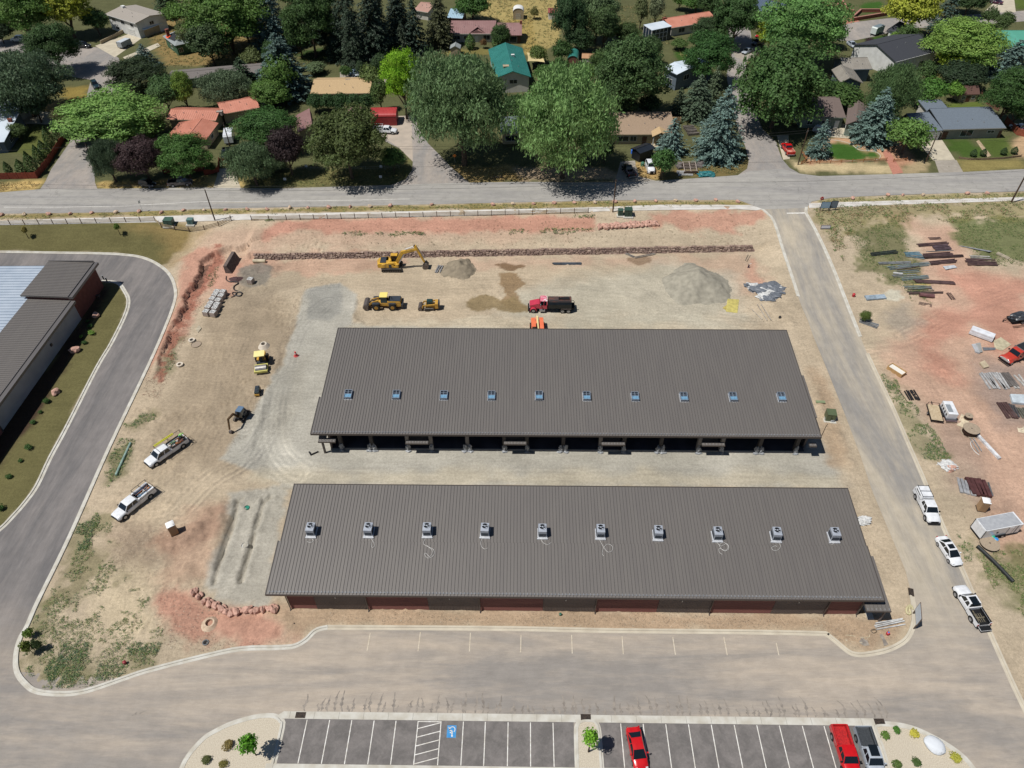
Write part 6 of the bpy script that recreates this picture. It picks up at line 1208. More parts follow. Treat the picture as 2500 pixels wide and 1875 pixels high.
# telehandler behind the far building
t=thing('telehandler','orange telehandler half hidden behind the far building roof','telehandler');ORG=M('machine_orange',D(236,124,84),D(226,112,74),1,.45)
MB().prof([(-2.9,.9),(2.3,.9),(2.5,1.6),(1.0,1.9),(-2.9,1.9)],-.3,.3).build('chassis',ORG,t,bevel=.05)
for s_ in(1,-1):MB().prof([(-2.9,.8),(1.4,.8),(1.6,1.4),(-.8,1.95),(-2.5,2.0),(-2.9,1.7)],min(s_*.42,s_*1.2),max(s_*.42,s_*1.2)).build('side_body',ORG,t,bevel=.1)
m=MB();beam(m,(-2.7,0,2.1),(4.6,0,1.5),.45,.4,.34);m.build('boom',M('boom_cream',D(226,206,150),rough=.5),t);MB().box(-.6,1.0,-1.15,-.44,1.9,2.6).build('cab',GLS,t);MB().box(-.7,1.1,-1.2,-.4,2.6,2.7).build('cab_roof',ORG,t);MB().box(4.5,4.7,-.9,.9,.5,1.6).box(4.7,5.9,-.6,-.45,.5,.58).box(4.7,5.9,.45,.6,.5,.58).build('fork',BLK,t)
for x in(-1.7,1.9):
 for s_ in(1,-1):wheel(t,x,s_*1.25,.62,.42,ORG,rimr=.5)
place(t,(1316,828),(1312,785),1.4);q=P(1313,800,1.5);t.location=(q[0],q[1],.02)
# roller
t=thing('soil_roller','yellow soil roller with flat canopy above the small trench roller','roller')
MB().cyl((1.5,-1.0,.72),(1.5,1.0,.72),.72,n=28).build('drum',M('drum_steel',D(176,172,166),D(150,146,140),3,.4,metal=.5),t,smooth=True)
MB().box(2.25,2.5,-1.2,1.2,.5,.95).box(.55,2.3,-1.2,-1.05,.55,.85).box(.55,2.3,1.05,1.2,.55,.85).box(.45,.75,-1.2,1.2,.55,.95).build('drum_frame',M('pale_green_yellow',D(214,208,120),D(200,192,110),1,.5),t,bevel=.04)
MB().box(-2.5,-.2,-.75,.75,.6,1.5).build('engine_body',YE2,t,bevel=.08);MB().box(-.4,.4,-.8,.8,.8,1.15).box(-.5,-.1,-.3,.3,1.15,1.7).build('operator_seat',MGR,t,bevel=.03)
for x,y in((-1.0,.72),(-1.0,-.72),(.3,.72),(.3,-.72)):MB().cyl((x,y,1.1),(x,y,2.7),.04).build('canopy_post',BLK,t)
MB().box(-1.2,.45,-.95,.95,2.7,2.82).build('canopy',M('cream_canopy',D(246,232,160),D(238,224,150),1,.5),t,bevel=.03)
for s_ in(1,-1):wheel(t,-1.6,s_*.95,.72,.5,YE2,rimr=.45)
place(t,(637,905),(640,868),.8)
t=thing('trench_roller','small dark trench roller standing between soil roller and mini excavator','roller');MB().box(-.9,.9,-.38,.38,.45,1.15).build('body',M('dark_green_grey',D(58,72,76),D(48,60,64),2,.4),t,bevel=.06);MB().box(.75,.98,-.42,.42,.3,.7).box(-.98,-.75,-.42,.42,.3,.7).build('scraper',YE2,t)
MB().box(-.7,-.2,-.25,.25,1.152,1.25).box(.1,.6,-.25,.25,1.152,1.25).build('cover',MGR,t)
for x in(.5,-.5):MB().cyl((x,-.45,.33),(x,.45,.33),.33,n=18).build('drum',STL,t)
place(t,(626,965),(630,942),.8)
# mini excavator
t=thing('mini_excavator','small excavator with blue grey cab roof and curled brown arm','excavator')
for s_ in(1,-1):track(t,-1.2,1.2,s_*.75,.35,.55)
MB().cyl((0,0,.5),(0,0,.7),.5,n=14).box(-.8,.8,-.6,.6,.25,.5).build('undercarriage',BLK,t);MB().lathe([(.85,.7),(.95,.8),(.95,1.35),(.8,1.5)],16,cx=-.3).build('house',M('dark_house',D(48,54,62),D(40,46,54),2,.4),t,smooth=True)
MB().box(-.5,.7,-.15,.8,.8,2.25,tx=.08,ty=.04).build('cab_glass',GLS,t);MB().box(-.6,.75,-.2,.85,2.25,2.38).build('cab_roof',M('blue_grey_roof',D(104,128,152),D(94,116,140),1,.35),t,bevel=.08)
BRA=M('brown_arm',D(104,78,48),D(70,52,36),3,.6);m=MB();beam(m,(.7,0,1.0),(1.6,0,2.6),.34,.34,.26);beam(m,(1.5,0,2.55),(3.2,0,2.9),.34,.24,.26);m.build('boom',BRA,t);m=MB();beam(m,(3.1,0,3.0),(3.7,0,.9),.28,.2,.22);m.build('stick',BRA,t);bucket(t,3.2,.1,.5,.6,-.4,STL)
MB().box(-1.65,-1.5,-.85,.85,.1,.5).cyl((-1.55,.4,.3),(-1.0,.4,.4),.05).cyl((-1.55,-.4,.3),(-1.0,-.4,.4),.05).build('blade',STL,t)
place(t,(582,1050),(592,1005),.5);q=G(590,1020);t.location=(q.x,q.y,.02);t.rotation_euler.z=R_(-102)
# person bent over in the work pickup bed
def person(label,loc,rz,shirt,trousers,hat=None,bend=.0,hair=D(50,36,28),scale=1.):
 """one skinned body; joints in metres, facing +x"""
 t=thing('person',label,'person',loc,rz);b=bend;hx,hz=0,.92;cx,cz=hx+.5*math.sin(b),hz+.5*math.cos(b);nx_,nz=hx+.6*math.sin(b*1.1),hz+.6*math.cos(b*1.1);kx,kz=nx_+.2*math.sin(b*1.3),nz+.17*math.cos(b*1.2)
 J={'pel':(hx,0,hz,.14),'wst':(hx+.22*math.sin(b),0,hz+.22*math.cos(b),.125),'chs':(cx,0,cz,.15),'nck':(nx_,0,nz,.06),'hd0':(nx_+.04,0,nz+.07*math.cos(b),.075),'hd1':(kx,0,kz,.105),'hd2':(kx+.03,0,kz+.07,.09)}
 E_=[('pel','wst'),('wst','chs'),('chs','nck'),('nck','hd0'),('hd0','hd1'),('hd1','hd2')]
 for s_,k in((1,'l'),(-1,'r')):
  f_=.12 if s_>0 else-.08
  J.update({k+'hip':(hx,s_*.1,hz-.04,.095),k+'kne':(f_*.8+.03,s_*.12,.5,.065),k+'ank':(f_*.7-.02,s_*.12,.09,.045),k+'toe':(f_*.7+.16,s_*.13,.04,.04),k+'sho':(cx+.03,s_*.19,cz+.06*math.cos(b),.062),k+'elb':(cx+.16,s_*.27,cz-.26,.045),k+'wri':(cx+.36,s_*.2,cz-.36-.1*b,.032),k+'hnd':(cx+.43,s_*.18,cz-.4-.1*b,.036)})
  E_+=[('pel',k+'hip'),(k+'hip',k+'kne'),(k+'kne',k+'ank'),(k+'ank',k+'toe'),('chs',k+'sho'),(k+'sho',k+'elb'),(k+'elb',k+'wri'),(k+'wri',k+'hnd')]
  for fi in range(4):
   yy=s_*(.155+.016*fi);J[k+'f%d'%fi]=(cx+.5+(.01,.02,.015,0)[fi],yy,cz-.43-.1*b,.0095);J[k+'g%d'%fi]=(cx+.53,yy,cz-.46-.1*b,.008);E_+=[(k+'hnd',k+'f%d'%fi),(k+'f%d'%fi,k+'g%d'%fi)]
  J[k+'th']=(cx+.44,s_*.13,cz-.41-.1*b,.011);E_.append((k+'hnd',k+'th'))
 ks=list(J);me_=bpy.data.meshes.new('body');me_.from_pydata([J[k][:3]for k in ks],[(ks.index(a),ks.index(c))for a,c in E_],[]);o=bpy.data.objects.new('body',me_);link(o,t)
 md=o.modifiers.new('skin','SKIN');sv=me_.skin_vertices[0].data if me_.skin_vertices else None
 if sv is None:bpy.context.view_layer.objects.active=o;bpy.ops.mesh.customdata_skin_add();sv=me_.skin_vertices[0].data
 for i,k in enumerate(ks):r=J[k][3];sv[i].radius=(r,r);sv[i].use_root=(k=='pel')
 sb=o.modifiers.new('sub','SUBSURF');sb.levels=1;sb.render_levels=2
 dg=bpy.context.evaluated_depsgraph_get();ev=bpy.data.meshes.new_from_object(o.evaluated_get(dg));o.modifiers.clear();o.data=ev
 mats=[M('skin',D(200,150,120),rough=.6),shirt,trousers,M('boots',D(70,54,40),rough=.8)]
 for mm in mats:ev.materials.append(mm)
 for p in ev.polygons:
  c=p.center;d_=math.hypot(c.x-kx,c.z-kz)
  p.material_index=0 if(d_<.17 or(c.z>nz-.02 and abs(c.y)<.09 and c.x>nx_-.08))else 3 if c.z<.13 else 2 if(c.z<hz-.0 and not(c.x>cx+.1 and c.z>.5))else 1 if not(abs(c.y)>.1 and c.x>cx+.2)else 0
  p.use_smooth=True
 hm=MB();hm.at(kx-.015,0,kz+.035);vs,fs=blob(0,0,0,.118,.108,.12,3,2,.04);hm.add(vs,fs)
 if hat:hm.add([(.0,-.1,.02),(.2,-.07,.01),(.2,.07,.01),(.0,.1,.02)],[(0,1,2,3)])
 hm.build('hat' if hat else 'hair',hat or M('hair',hair,rough=.9),t,smooth=True)
 f=MB().at(kx+.09,0,kz-.0);[f.add(*blob(.012,s_*.035,.01,.012,.014,.01,5,1,0))for s_ in(1,-1)];f.build('eyes',BLK,t);f=MB().at(kx+.1,0,kz-.03);f.add(*blob(.01,0,0,.02,.014,.022,6,1,0));f.build('nose',mats[0],t)
 f=MB().at(kx+.095,0,kz-.07);f.add(*blob(0,0,0,.008,.025,.006,6,1,0));f.build('mouth',M('lips',D(160,90,80)),t)
 t.scale=(scale,)*3;return t
q=WT.matrix_basis@Vector((-2.9,-.35,.78))
person('person in lime shirt and blue jeans bending in the bed of the work pickup',tuple(q),WT.rotation_euler.z+2.4,M('lime_shirt',D(150,224,120),rough=.8),M('jeans',D(110,130,176),rough=.85),M('lime_cap',D(140,214,110)),bend=.95)
# ================================================================ TREES AND PLANTS
def leafmat(name,rough=.6,tr=.25,v=.55):
 m=bpy.data.materials.new(name);m.use_nodes=True;n=m.node_tree;b=n.nodes['Principled BSDF'];L=n.links.new
 oi=node(n,'ShaderNodeObjectInfo');ge=node(n,'ShaderNodeNewGeometry');tc=node(n,'ShaderNodeTexCoord')
 mr=node(n,'ShaderNodeMapRange');L(ge.outputs['Random Per Island'],mr.inputs[0]);mr.inputs[3].default_value=1-v;mr.inputs[4].default_value=1+v*.75
 ns=node(n,'ShaderNodeTexNoise');ns.inputs['Scale'].default_value=3.2;ns.inputs['Detail'].default_value=3;L(tc.outputs['Object'],ns.inputs[0])
 m2=node(n,'ShaderNodeMapRange');L(ns.outputs[0],m2.inputs[0]);m2.inputs[1].default_value=.3;m2.inputs[2].default_value=.7;m2.inputs[3].default_value=.75;m2.inputs[4].default_value=1.3
 mu=node(n,'ShaderNodeMath');mu.operation='MULTIPLY';L(mr.outputs[0],mu.inputs[0]);L(m2.outputs[0],mu.inputs[1])
 hs=node(n,'ShaderNodeHueSaturation');L(oi.outputs['Color'],hs.inputs['Color']);L(mu.outputs[0],hs.inputs['Value'])
 h2=node(n,'ShaderNodeMapRange');L(ns.outputs['Color'],h2.inputs[0]);h2.inputs[3].default_value=.475;h2.inputs[4].default_value=.525;L(h2.outputs[0],hs.inputs['Hue'])
 L(hs.outputs[0],b.inputs['Base Color']);b.inputs['Roughness'].default_value=rough;b.inputs['Specular IOR Level'].default_value=.3
 ts=node(n,'ShaderNodeBsdfTranslucent');L(hs.outputs[0],ts.inputs[0]);mx=node(n,'ShaderNodeMixShader');mx.inputs[0].default_value=tr
 L(b.outputs[0],mx.inputs[1]);L(ts.outputs[0],mx.inputs[2]);L(mx.outputs[0],n.nodes['Material Output'].inputs[0]);return m
LEAF=leafmat('leaves',.65,.32,.24);NEED=leafmat('needles',.6,.12,.35)
BARK,BARK2=M('bark',D(104,88,74),D(76,64,54),4,.95,bump=.02),M('dark_bark',D(78,64,54),D(56,46,40),4,.95)
def quads(name,c,d1,d2,s1,s2,rs,mat,keep=True):
 """rhombic leaf faces: centre c, axes d1, d2, half sizes s1, s2"""
 n=len(c);v=np.stack([c-d1*s1[:,None],c+d2*s2[:,None],c+d1*s1[:,None],c-d2*s2[:,None]],1).reshape(-1,3)
 me_=bpy.data.meshes.new(name);me_.vertices.add(4*n);me_.vertices.foreach_set('co',v.astype(np.float32).ravel());me_.loops.add(4*n);me_.loops.foreach_set('vertex_index',np.arange(4*n,dtype=np.int32))
 me_.polygons.add(n);me_.polygons.foreach_set('loop_start',np.arange(0,4*n,4,dtype=np.int32));me_.update(calc_edges=True);me_.materials.append(mat);return me_
def unit(v):return v/(np.linalg.norm(v,axis=-1,keepdims=True)+1e-9)
def crown_broad(seed,nc=34,npc=260,cr=.34,ls=.055,droop=0.,long=1.2,rough=.24):
 """leafy clumps spread over and inside an uneven ellipsoid of radius 1"""
 rs=np.random.RandomState(seed);cs,out=[],[]
 for i in range(nc):
  z=1-1.62*(i+.5)/nc;a=i*2.39996+rs.rand()*.5;r=math.sqrt(max(0,1-z*z));R0=(1-cr*.95)*(1-rough+2*rough*rs.rand())
  if rs.rand()<.2:R0*=.62
  c=np.array([r*math.cos(a),r*math.sin(a),z*.95])*R0;R=cr*rs.uniform(.75,1.3);k=int(npc*(R/cr)**1.6)
  p=unit(rs.normal(size=(k,3)));p[:,2]=np.where(p[:,2]<-.2,-p[:,2]*rs.rand(k),p[:,2]);p=p*(.45+.55*rs.rand(k,1)**.4)*np.array([1,1,.8]);wob=1+.22*np.sin(p[:,[1]]*9+p[:,[0]]*7+a)+.12*np.sin(p[:,[2]]*17+a*3);p=p*R*wob
  if droop:p[:,2]-=droop*R*rs.rand(k)**2*1.6
  cs.append(c+p);out.append(np.repeat(unit(c)[None],k,0)*.35+unit(p)*.8)
 c=np.concatenate(cs);o=np.concatenate(out);nrm=unit(o+rs.normal(size=c.shape)*.55+np.array([0,0,.2]));t=unit(np.cross(nrm,rs.normal(size=c.shape)))
 if droop:t=unit(rs.normal(size=c.shape)*.5+np.array([0,0,-1.]));nrm=unit(nrm-t*(nrm*t).sum(1,keepdims=True))
 b=np.cross(nrm,t);s=ls*rs.uniform(.55,1.4,len(c));return quads('crown',c,t,b,s*long,s/long*.85,rs,LEAF)
def crown_conifer(seed,layers=26,per=13,n_per=34,ls=.030,wide=1.,col=False):
 rs=np.random.RandomState(seed);cs,t1,nn=[],[],[]
 for L_ in range(layers):
  h=(L_+.5)/layers;R=(1-h)**.72*wide*(1+.08*rs.randn())+.02;k=max(5,int(per*(R+.35)))
  for i in range(k):
   a=rs.rand()*6.283;rr=R*rs.uniform(.8,1.1);m_=max(6,int(n_per*rr));s=rs.rand(m_)**.7;z=h*2-1+rs.uniform(-.03,.03)
   ax=np.array([math.cos(a),math.sin(a),0]);side=np.array([-math.sin(a),math.cos(a),0]);w_=.13*rr*np.sin(np.pi*np.clip(s,.08,1)**.8)+.02
   p=ax*(s*rr)[:,None]+side*(rs.uniform(-1,1,m_)*w_)[:,None];p[:,2]=z-.16*rr*s**1.3+.06*rr*s**3+rs.normal(0,.012,m_);cs.append(p)
   t1.append(unit(ax+side*rs.uniform(-1,1,(m_,1))*.9+np.array([0,0,-.25])+rs.normal(size=(m_,3))*.2))
   nn.append(unit(np.array([0,0,1.])+ax*.5+rs.normal(size=(m_,3))*.45))
 c=np.concatenate(cs);t=np.concatenate(t1);nrm=np.concatenate(nn);b=unit(np.cross(nrm,t));s=ls*rs.uniform(.7,1.4,len(c));return quads('crown',c,t,b,s*1.7,s*.8,rs,NEED)
def crown_column(seed,n=1800,ls=.07):
 rs=np.random.RandomState(seed);z=rs.uniform(-1,1,n);a=rs.rand(n)*6.283;r=np.clip(1-np.abs(z)**2.5*.9,.05,1)*np.where(z>0,1-z*.55,1)*rs.uniform(.72,1.05,n);c=np.stack([r*np.cos(a),r*np.sin(a),z],1)
 nrm=unit(np.stack([np.cos(a),np.sin(a),np.full(n,.3)],1)+rs.normal(size=(n,3))*.5);t=unit(np.cross(nrm,np.cross(np.array([0,0,1.]),nrm)+rs.normal(size=(n,3))*.3));b=np.cross(nrm,t);s=ls*rs.uniform(.6,1.4,n)
 m_=np.stack([t[:,0],t[:,1],t[:,2]*.35],1);return quads('crown',c,m_,b,s*1.5,s*1.1,rs,NEED)
CR_={'b':[crown_broad(s,34,420,.36,.036)for s in(1,2,3)],'B':[crown_broad(s,62,470,.27,.0235)for s in(4,5,10)],'w':[crown_broad(s,85,420,.25,.022,.35,1.6)for s in(6,7)],'s':[crown_broad(s,18,260,.46,.055)for s in(8,9)],'c':[crown_conifer(s)for s in(11,12,13)],'C':[crown_conifer(s,36,18,50,.021)for s in(14,15)],'p':[crown_column(16)],'k':[crown_broad(s,9,70,.6,.13,rough=.45)for s in(21,22,23)]}
def trunk_mesh(seed,limbs=7,thick=.05):
 rs=np.random.RandomState(seed);m=MB();p=[Vector((0,0,-.05))]
 for k in range(5):p.append(p[-1]+Vector((rs.uniform(-.03,.03),rs.uniform(-.03,.03),.15)))
 for k in range(5):m.cyl(p[k],p[k+1],thick*(1-.14*k),thick*(1-.14*(k+1)),8)
 for k in range(limbs):a=k*2.4+rs.rand();q=p[2+k%3];e=q+Vector((math.cos(a)*rs.uniform(.2,.34),math.sin(a)*rs.uniform(.2,.34),rs.uniform(.15,.35)));m.cyl(q,e,thick*.5,thick*.2,6);m.cyl(e,e+Vector((math.cos(a+.5)*.12,math.sin(a+.5)*.12,.14)),thick*.2,thick*.08,5)
 o=m.build('trunk',BARK);me_=o.data;bpy.data.objects.remove(o);return me_
TR_=[trunk_mesh(1),trunk_mesh(2,9,.042)]
_tm=MB().cyl((0,0,-.05),(0,0,.96),.028,.006,8).build('trunk',BARK2);TRC=_tm.data;bpy.data.objects.remove(_tm)
TN=[0]
def tree(bb,kind,col,label,name='tree',group=None,cat='tree',clear=.13,hz_=None,dens=None,z0=None):
 """crown that fills the picture box bb = u0, v0, u1, v1"""
 u0,v0,u1,v1=bb;TN[0]+=1;i=TN[0];rs=random.Random(i*7+3)
 uc,vc=(u0+u1)/2,(v0+v1)/2;gz=3.5 if z0 is None else z0
 if kind in 'cC':
  vb=v1;g=P(uc,v1-.12*(u1-u0)*.5,gz)
  for _ in range(3):
   d=math.hypot(g[1],CAMH-gz);dep=math.atan2(CAMH-gz,g[1]);sc_=FPX/(g[1]*math.cos(PIT)+(CAMH-gz)*math.sin(PIT));r=(u1-u0)/2/sc_;g=P(uc,v1-r*math.sin(dep)*sc_*.8,gz)
   gz=H(g[0],g[1])if z0 is None else z0
  hh=max(1.2,(v1-v0)/sc_/math.cos(dep)-r*math.tan(dep)*.8);
  A=g;lo,hi=0.5,45.
  for _ in range(20):
   mid=(lo+hi)/2;q=np.array([A[0],A[1],gz+mid])-np.array([0,0,CAMH]);vv=937.5-q.dot(CU)*FPX/q.dot(CF)
   if vv>v0:lo=mid
   else:hi=mid
  hh=lo
  t=thing(name,label,cat,(A[0],A[1],gz-.02),rs.uniform(0,6.28),group);c=bpy.data.objects.new('crown',CR_[kind][i%len(CR_[kind])]);link(c,t);c.scale=(r*1.16,r*1.16,hh*.49);c.location=(0,0,hh*.51+.25);c.color=(*col,1)
  k=bpy.data.objects.new('trunk',TRC);link(k,t);k.scale=(hh,hh,hh);return t
 zc=3.0
 if 'overhanging' in label:clear=.02
 for _ in range(4):
  g=P(uc,vc,gz+zc);dep=math.atan2(CAMH-gz,g[1]);sc_=FPX/(g[1]*math.cos(PIT)+(CAMH-gz-zc)*math.sin(PIT));r=(u1-u0)/2/sc_;b=(v1-v0)/2/sc_
  hz=math.sqrt(max(b*b-(r*math.sin(dep))**2,(.45*r*math.cos(dep))**2))/math.cos(dep);hz=min(hz,2.2*r)if kind!='p' else hz;zc=hz+clear*2*hz
  if z0 is None:gz=H(g[0],g[1])
 if hz_:hz=hz_
 t=thing(name,label,cat,(g[0],g[1],gz-.02),rs.uniform(0,6.28),group);L_=CR_[kind];c=bpy.data.objects.new('crown' if cat!='shrub' else 'foliage',L_[i%len(L_)]);link(c,t)
 k_=1.04 if kind in 'bBws' else 1.0;c.scale=(r*k_,r*k_,hz*1.08);c.location=(0,0,zc);c.color=(*col,1)
 if kind in 'bBw' or(kind=='s' and r>1.4):k=bpy.data.objects.new('trunk',TR_[i%2]);link(k,t);hh=zc+hz*.35;k.scale=(r*.9+hh*.3,r*.9+hh*.3,hh)
 elif cat!='shrub' or kind in 'sk':k=bpy.data.objects.new('stem',TRC);link(k,t);k.scale=(zc,)*3
 return t
def L_(r,g,b):
 c=np.array(S((r,g,b)));y=c.mean();return tuple((c*.97+y*.03)*1.24)
YG,BG,MG,DG,VD=L_(138,144,46),L_(112,142,62),L_(84,112,50),L_(58,82,42),L_(44,60,38)
WL,BL,SPC,PUR,OL=L_(106,130,86),L_(118,138,98),L_(84,106,98),L_(66,50,50),L_(92,102,60)
for bb,k,c,lb in(((-30,-45,120,88),'B',MG,'broad green tree in the top left corner'),((88,-50,212,72),'b',YG,'yellow green tree at the top left over the dead end'),((66,60,183,166),'B',DG,'dark green round tree casting shade on the dead end street'),((-62,118,148,275),'w',L_(78,96,70),'tall grey green willow with bare forked trunks at the left edge'),((150,218,375,352),'B',L_(112,144,72),'large light green willow beside the side street'),((268,142,400,230),'B',L_(50,64,38),'dark round tree right of the dead end street'),((362,188,440,268),'b',L_(78,104,60),'soft green tree behind the coral roofs'),((422,178,472,262),'b',L_(116,140,60),'slender light green sapling behind the coral roofs'),((297,280,402,338),'b',MG,'leafy green tree left of the coral roofs'),((218,338,302,436),'w',L_(70,86,62),'grey green tree between side street and purple tree'),((285,330,400,437),'B',PUR,'large purple leaved tree left of the round green tree'),((389,328,506,432),'B',L_(74,106,48),'round green tree in front of the coral roofs'),((380,-42,460,48),'c',L_(56,74,44),'dark conifer at the top edge right of the taupe roof'),((448,-42,640,112),'B',MG,'broad mid green tree at the top left of centre'),((690,-34,815,116),'B',L_(66,90,46),'green broad tree between the dark spruces at the top'),((490,168,612,252),'w',L_(88,104,76),'grey willow like tree above the coral roofs'),((612,196,705,262),'b',MG,'mid green tree left of the tan roofed house'),((580,262,722,366),'B',L_(62,94,44),'large deep green tree behind the purple tree'),((657,312,742,417),'b',L_(60,48,48),'purple leaved tree left of the big olive tree'),((555,342,668,447),'w',L_(88,108,74),'grey green tree beside the short concrete driveway'),((760,266,934,426),'B',L_(78,90,48),'very large olive green tree at the corner of the verge'),((928,358,988,414),'s',L_(70,98,48),'round bush beside the pole at the street corner'),((937,117,1028,268),'B',L_(126,166,38),'vivid light green tree beside the tan roofed house'),((1006,124,1243,378),'w',
L_(98,122,80),'huge grey green willow left of the teal roof'),((1262,168,1500,412),'w',L_(110,140,82),'huge light green willow right of the teal roof'),((1110,-18,1198,46),'b',L_(64,96,42),'green tree mass behind the top ranch house'),((1350,-12,1432,112),'B',L_(58,82,50),'dark green tree right of the dry field'),((1405,-34,1512,86),'B',L_(92,112,74),'tall soft green tree at the top right of the field'),((1350,98,1396,152),'s',L_(60,86,42),'dark bush above the gambrel shed'),((1403,156,1456,212),'s',L_(96,118,48),'yellowish green bush right of the gambrel shed'),((1452,98,1632,272),'B',L_(72,96,54),'big green tree left of the white roofed house'),((1225,232,1304,282),'s',L_(52,76,36),'dark shrub mass between the two huge willows'),((1660,-22,1742,28),'b',L_(72,104,44),'green tree behind the coral roof with the sunroom'),((1690,42,1778,98),'B',L_(58,78,46),'dark tree in front of the coral roof with the sunroom'),((1742,-12,1862,98),'B',L_(62,88,46),'dark green tree left of the slate roofed house'),((1675,84,1788,192),'B',L_(58,92,44),'round deep green tree beside the middle side street'),((1795,112,2016,314),'B',L_(72,100,52),'huge green tree overhanging the side street on its right'),((1868,-22,2066,142),'B',L_(94,130,68),'large bright green tree at the top right of centre'),((1848,48,1925,122),'b',L_(142,160,50),'yellow green young tree above the silver sedan'),((1568,358,1572,360),'s',DG,None),((1588,362,1650,430),'s',L_(66,98,48),'round green bush in front of the white van'),((1500,58,1562,112),'b',L_(66,84,44),'dark green tree left of the sunroom'),((1550,-12,1582,62),'s',L_(110,118,78),'thin sparse tree left of the sunroom'),((1584,-14,1622,58),'s',L_(110,118,86),'thin sparse birch beside the sunroom'),((2165,-34,2292,78),'b',L_(150,156,54),'yellow green tree on the top right street'),((2328,-24,2412,30),'b',L_(52,72,38),'dark tree at the top right beside the driveway'),((2268,48,2446,160),'B',L_(116,144,66),'large light green domed tree right of the charcoal roof'),
((2286,108,2402,172),'b',L_(148,166,54),'vivid yellow green tree below the domed tree'),((2432,32,2476,76),'s',L_(74,92,50),'round dark bush beside the top right street'),((2412,172,2530,292),'B',L_(62,90,44),'dark green tree at the right edge behind the ranch house'),((2228,192,2312,258),'s',L_(76,112,46),'round bright green tree left of the garden shed'),((2313,202,2352,242),'s',L_(96,132,50),'small light green tree beside the garden shed'),((2128,152,2236,292),'w',L_(84,108,66),'feathery green tree between the ribbed roof and garden shed'),((2168,286,2268,370),'s',L_(92,122,58),'spreading fruit tree beside the garage wing'),((1990,208,2108,252),'s',L_(66,90,42),'wide dark shrub behind the brown roofed house'),((2288,156,2408,210),'b',VD,'shaded dark tree under the domed tree'),((1060,340,1064,344),'s',DG,None),((1290,112,1338,152),'s',L_(84,100,48),'low shrub beside the shade sail'),((1294,20,1316,43),'s',L_(98,96,50),'small round shrub between the two field sheds'),((740,150,796,180),'s',L_(92,108,74),'pale shrub behind the tan roofed house'),((828,160,858,188),'s',L_(72,98,48),'bushy shrub left of the light blue car'),((868,150,892,186),'s',L_(66,84,56),'small dark shrub right of the light blue car'),((1455,180,1500,240),'s',L_(66,84,46),'scrubby tree between big willow and travel trailer'),((2172,78,2200,108),'s',L_(110,140,60),'small garden shrub behind the charcoal roof'),((2112,92,2134,110),'s',PUR,'low purple shrub behind the charcoal roof'),((430,48,500,110),'b',OL,'scruffy tree behind the stripped hip roof'),((880,160,940,215),'s',L_(92,108,56),'straggly bush beside the gravel driveway'),((130,255,200,320),'b',L_(84,84,50),'thin branched tree behind the red fence'),((1640,95,1680,120),'s',L_(78,100,50),'low bush in front of the sunroom'),((1560,300,1600,330),'s',VD,None),((1960,230,1996,262),'s',L_(62,84,42),'dark bush at the corner of the brown roof'),((-40,50,30,100),'b',VD,'dark tree behind the white car in the corner'),((560,40,640,100),'b',DG,'shaded tree left of the tall blue spruce'),
((1500,270,1506,274),'s',DG,None)):
 if lb:tree(bb,k,c,lb,name='tree' if k!='s' else 'bush',cat='tree' if k!='s' else 'shrub')
for bb,k,c,lb in(((626,-70,722,135),'C',L_(86,108,104),'tall blue spruce left of the green broad tree at the top'),((632,82,768,252),'C',L_(72,92,84),'broad dark blue spruce beside the tan roofed house'),((812,-66,905,155),'C',L_(50,66,50),'dark spruce, leftmost of the dense row at the top centre'),((866,-60,968,172),'C',L_(46,60,46),'dark spruce in the middle of the dense row at the top centre'),((935,-30,1015,140),'C',L_(50,64,52),'dark spruce at the right end of the dense row'),((985,-26,1048,138),'c',L_(44,60,48),'blackish spruce left of the top ranch house'),((1040,-30,1112,124),'C',L_(74,78,50),'brownish green conifer against the top ranch house'),((565,140,630,218),'c',L_(56,74,50),'small dark pine behind the coral roofs'),((1650,184,1742,300),'C',L_(74,90,70),'grey green spruce behind the largest blue spruce'),((1712,162,1764,262),'c',L_(78,92,66),'brown tinged pine behind the largest blue spruce'),((1690,212,1806,404),'C',L_(92,114,106),'largest blue spruce beside the middle side street'),((1600,290,1672,388),'c',L_(96,118,110),'smaller blue spruce in front of the tan brown roof'),((2262,-20,2332,84),'c',L_(66,84,74),'dark blue spruce beside the yellow green street tree'),((2398,98,2502,208),'c',L_(82,102,94),'blue spruce at the right edge below the teal roof'),((2072,216,2176,360),'C',L_(94,116,107),'large blue spruce at the corner of the curved lawn'),((1965,294,2022,392),'c',L_(88,110,101),'small blue spruce behind the log fence'),((330,108,392,172),'c',L_(74,92,86),'blue spruce above the dark round tree in the upper left')):
 tree(bb,k,c,lb,name='spruce_tree')
for bb,c,lb in(((735,-40,800,110),L_(52,70,52),'dark spruce behind the green broad tree at the top'),((790,-55,850,130),L_(48,64,48),'dark spruce closing the left side of the spruce row'),((840,0,900,180),L_(54,68,50),'dark spruce standing in front of the spruce row, left'),((905,-50,965,150),L_(44,60,46),'dark spruce behind the spruce row, middle'),((955,-55,1015,130),L_(46,60,48),'dark spruce behind the spruce row, right'),((590,-50,650,90),L_(60,78,64),'dark spruce left of the tall blue spruce')):tree(bb,'C',c,lb,name='spruce_tree')
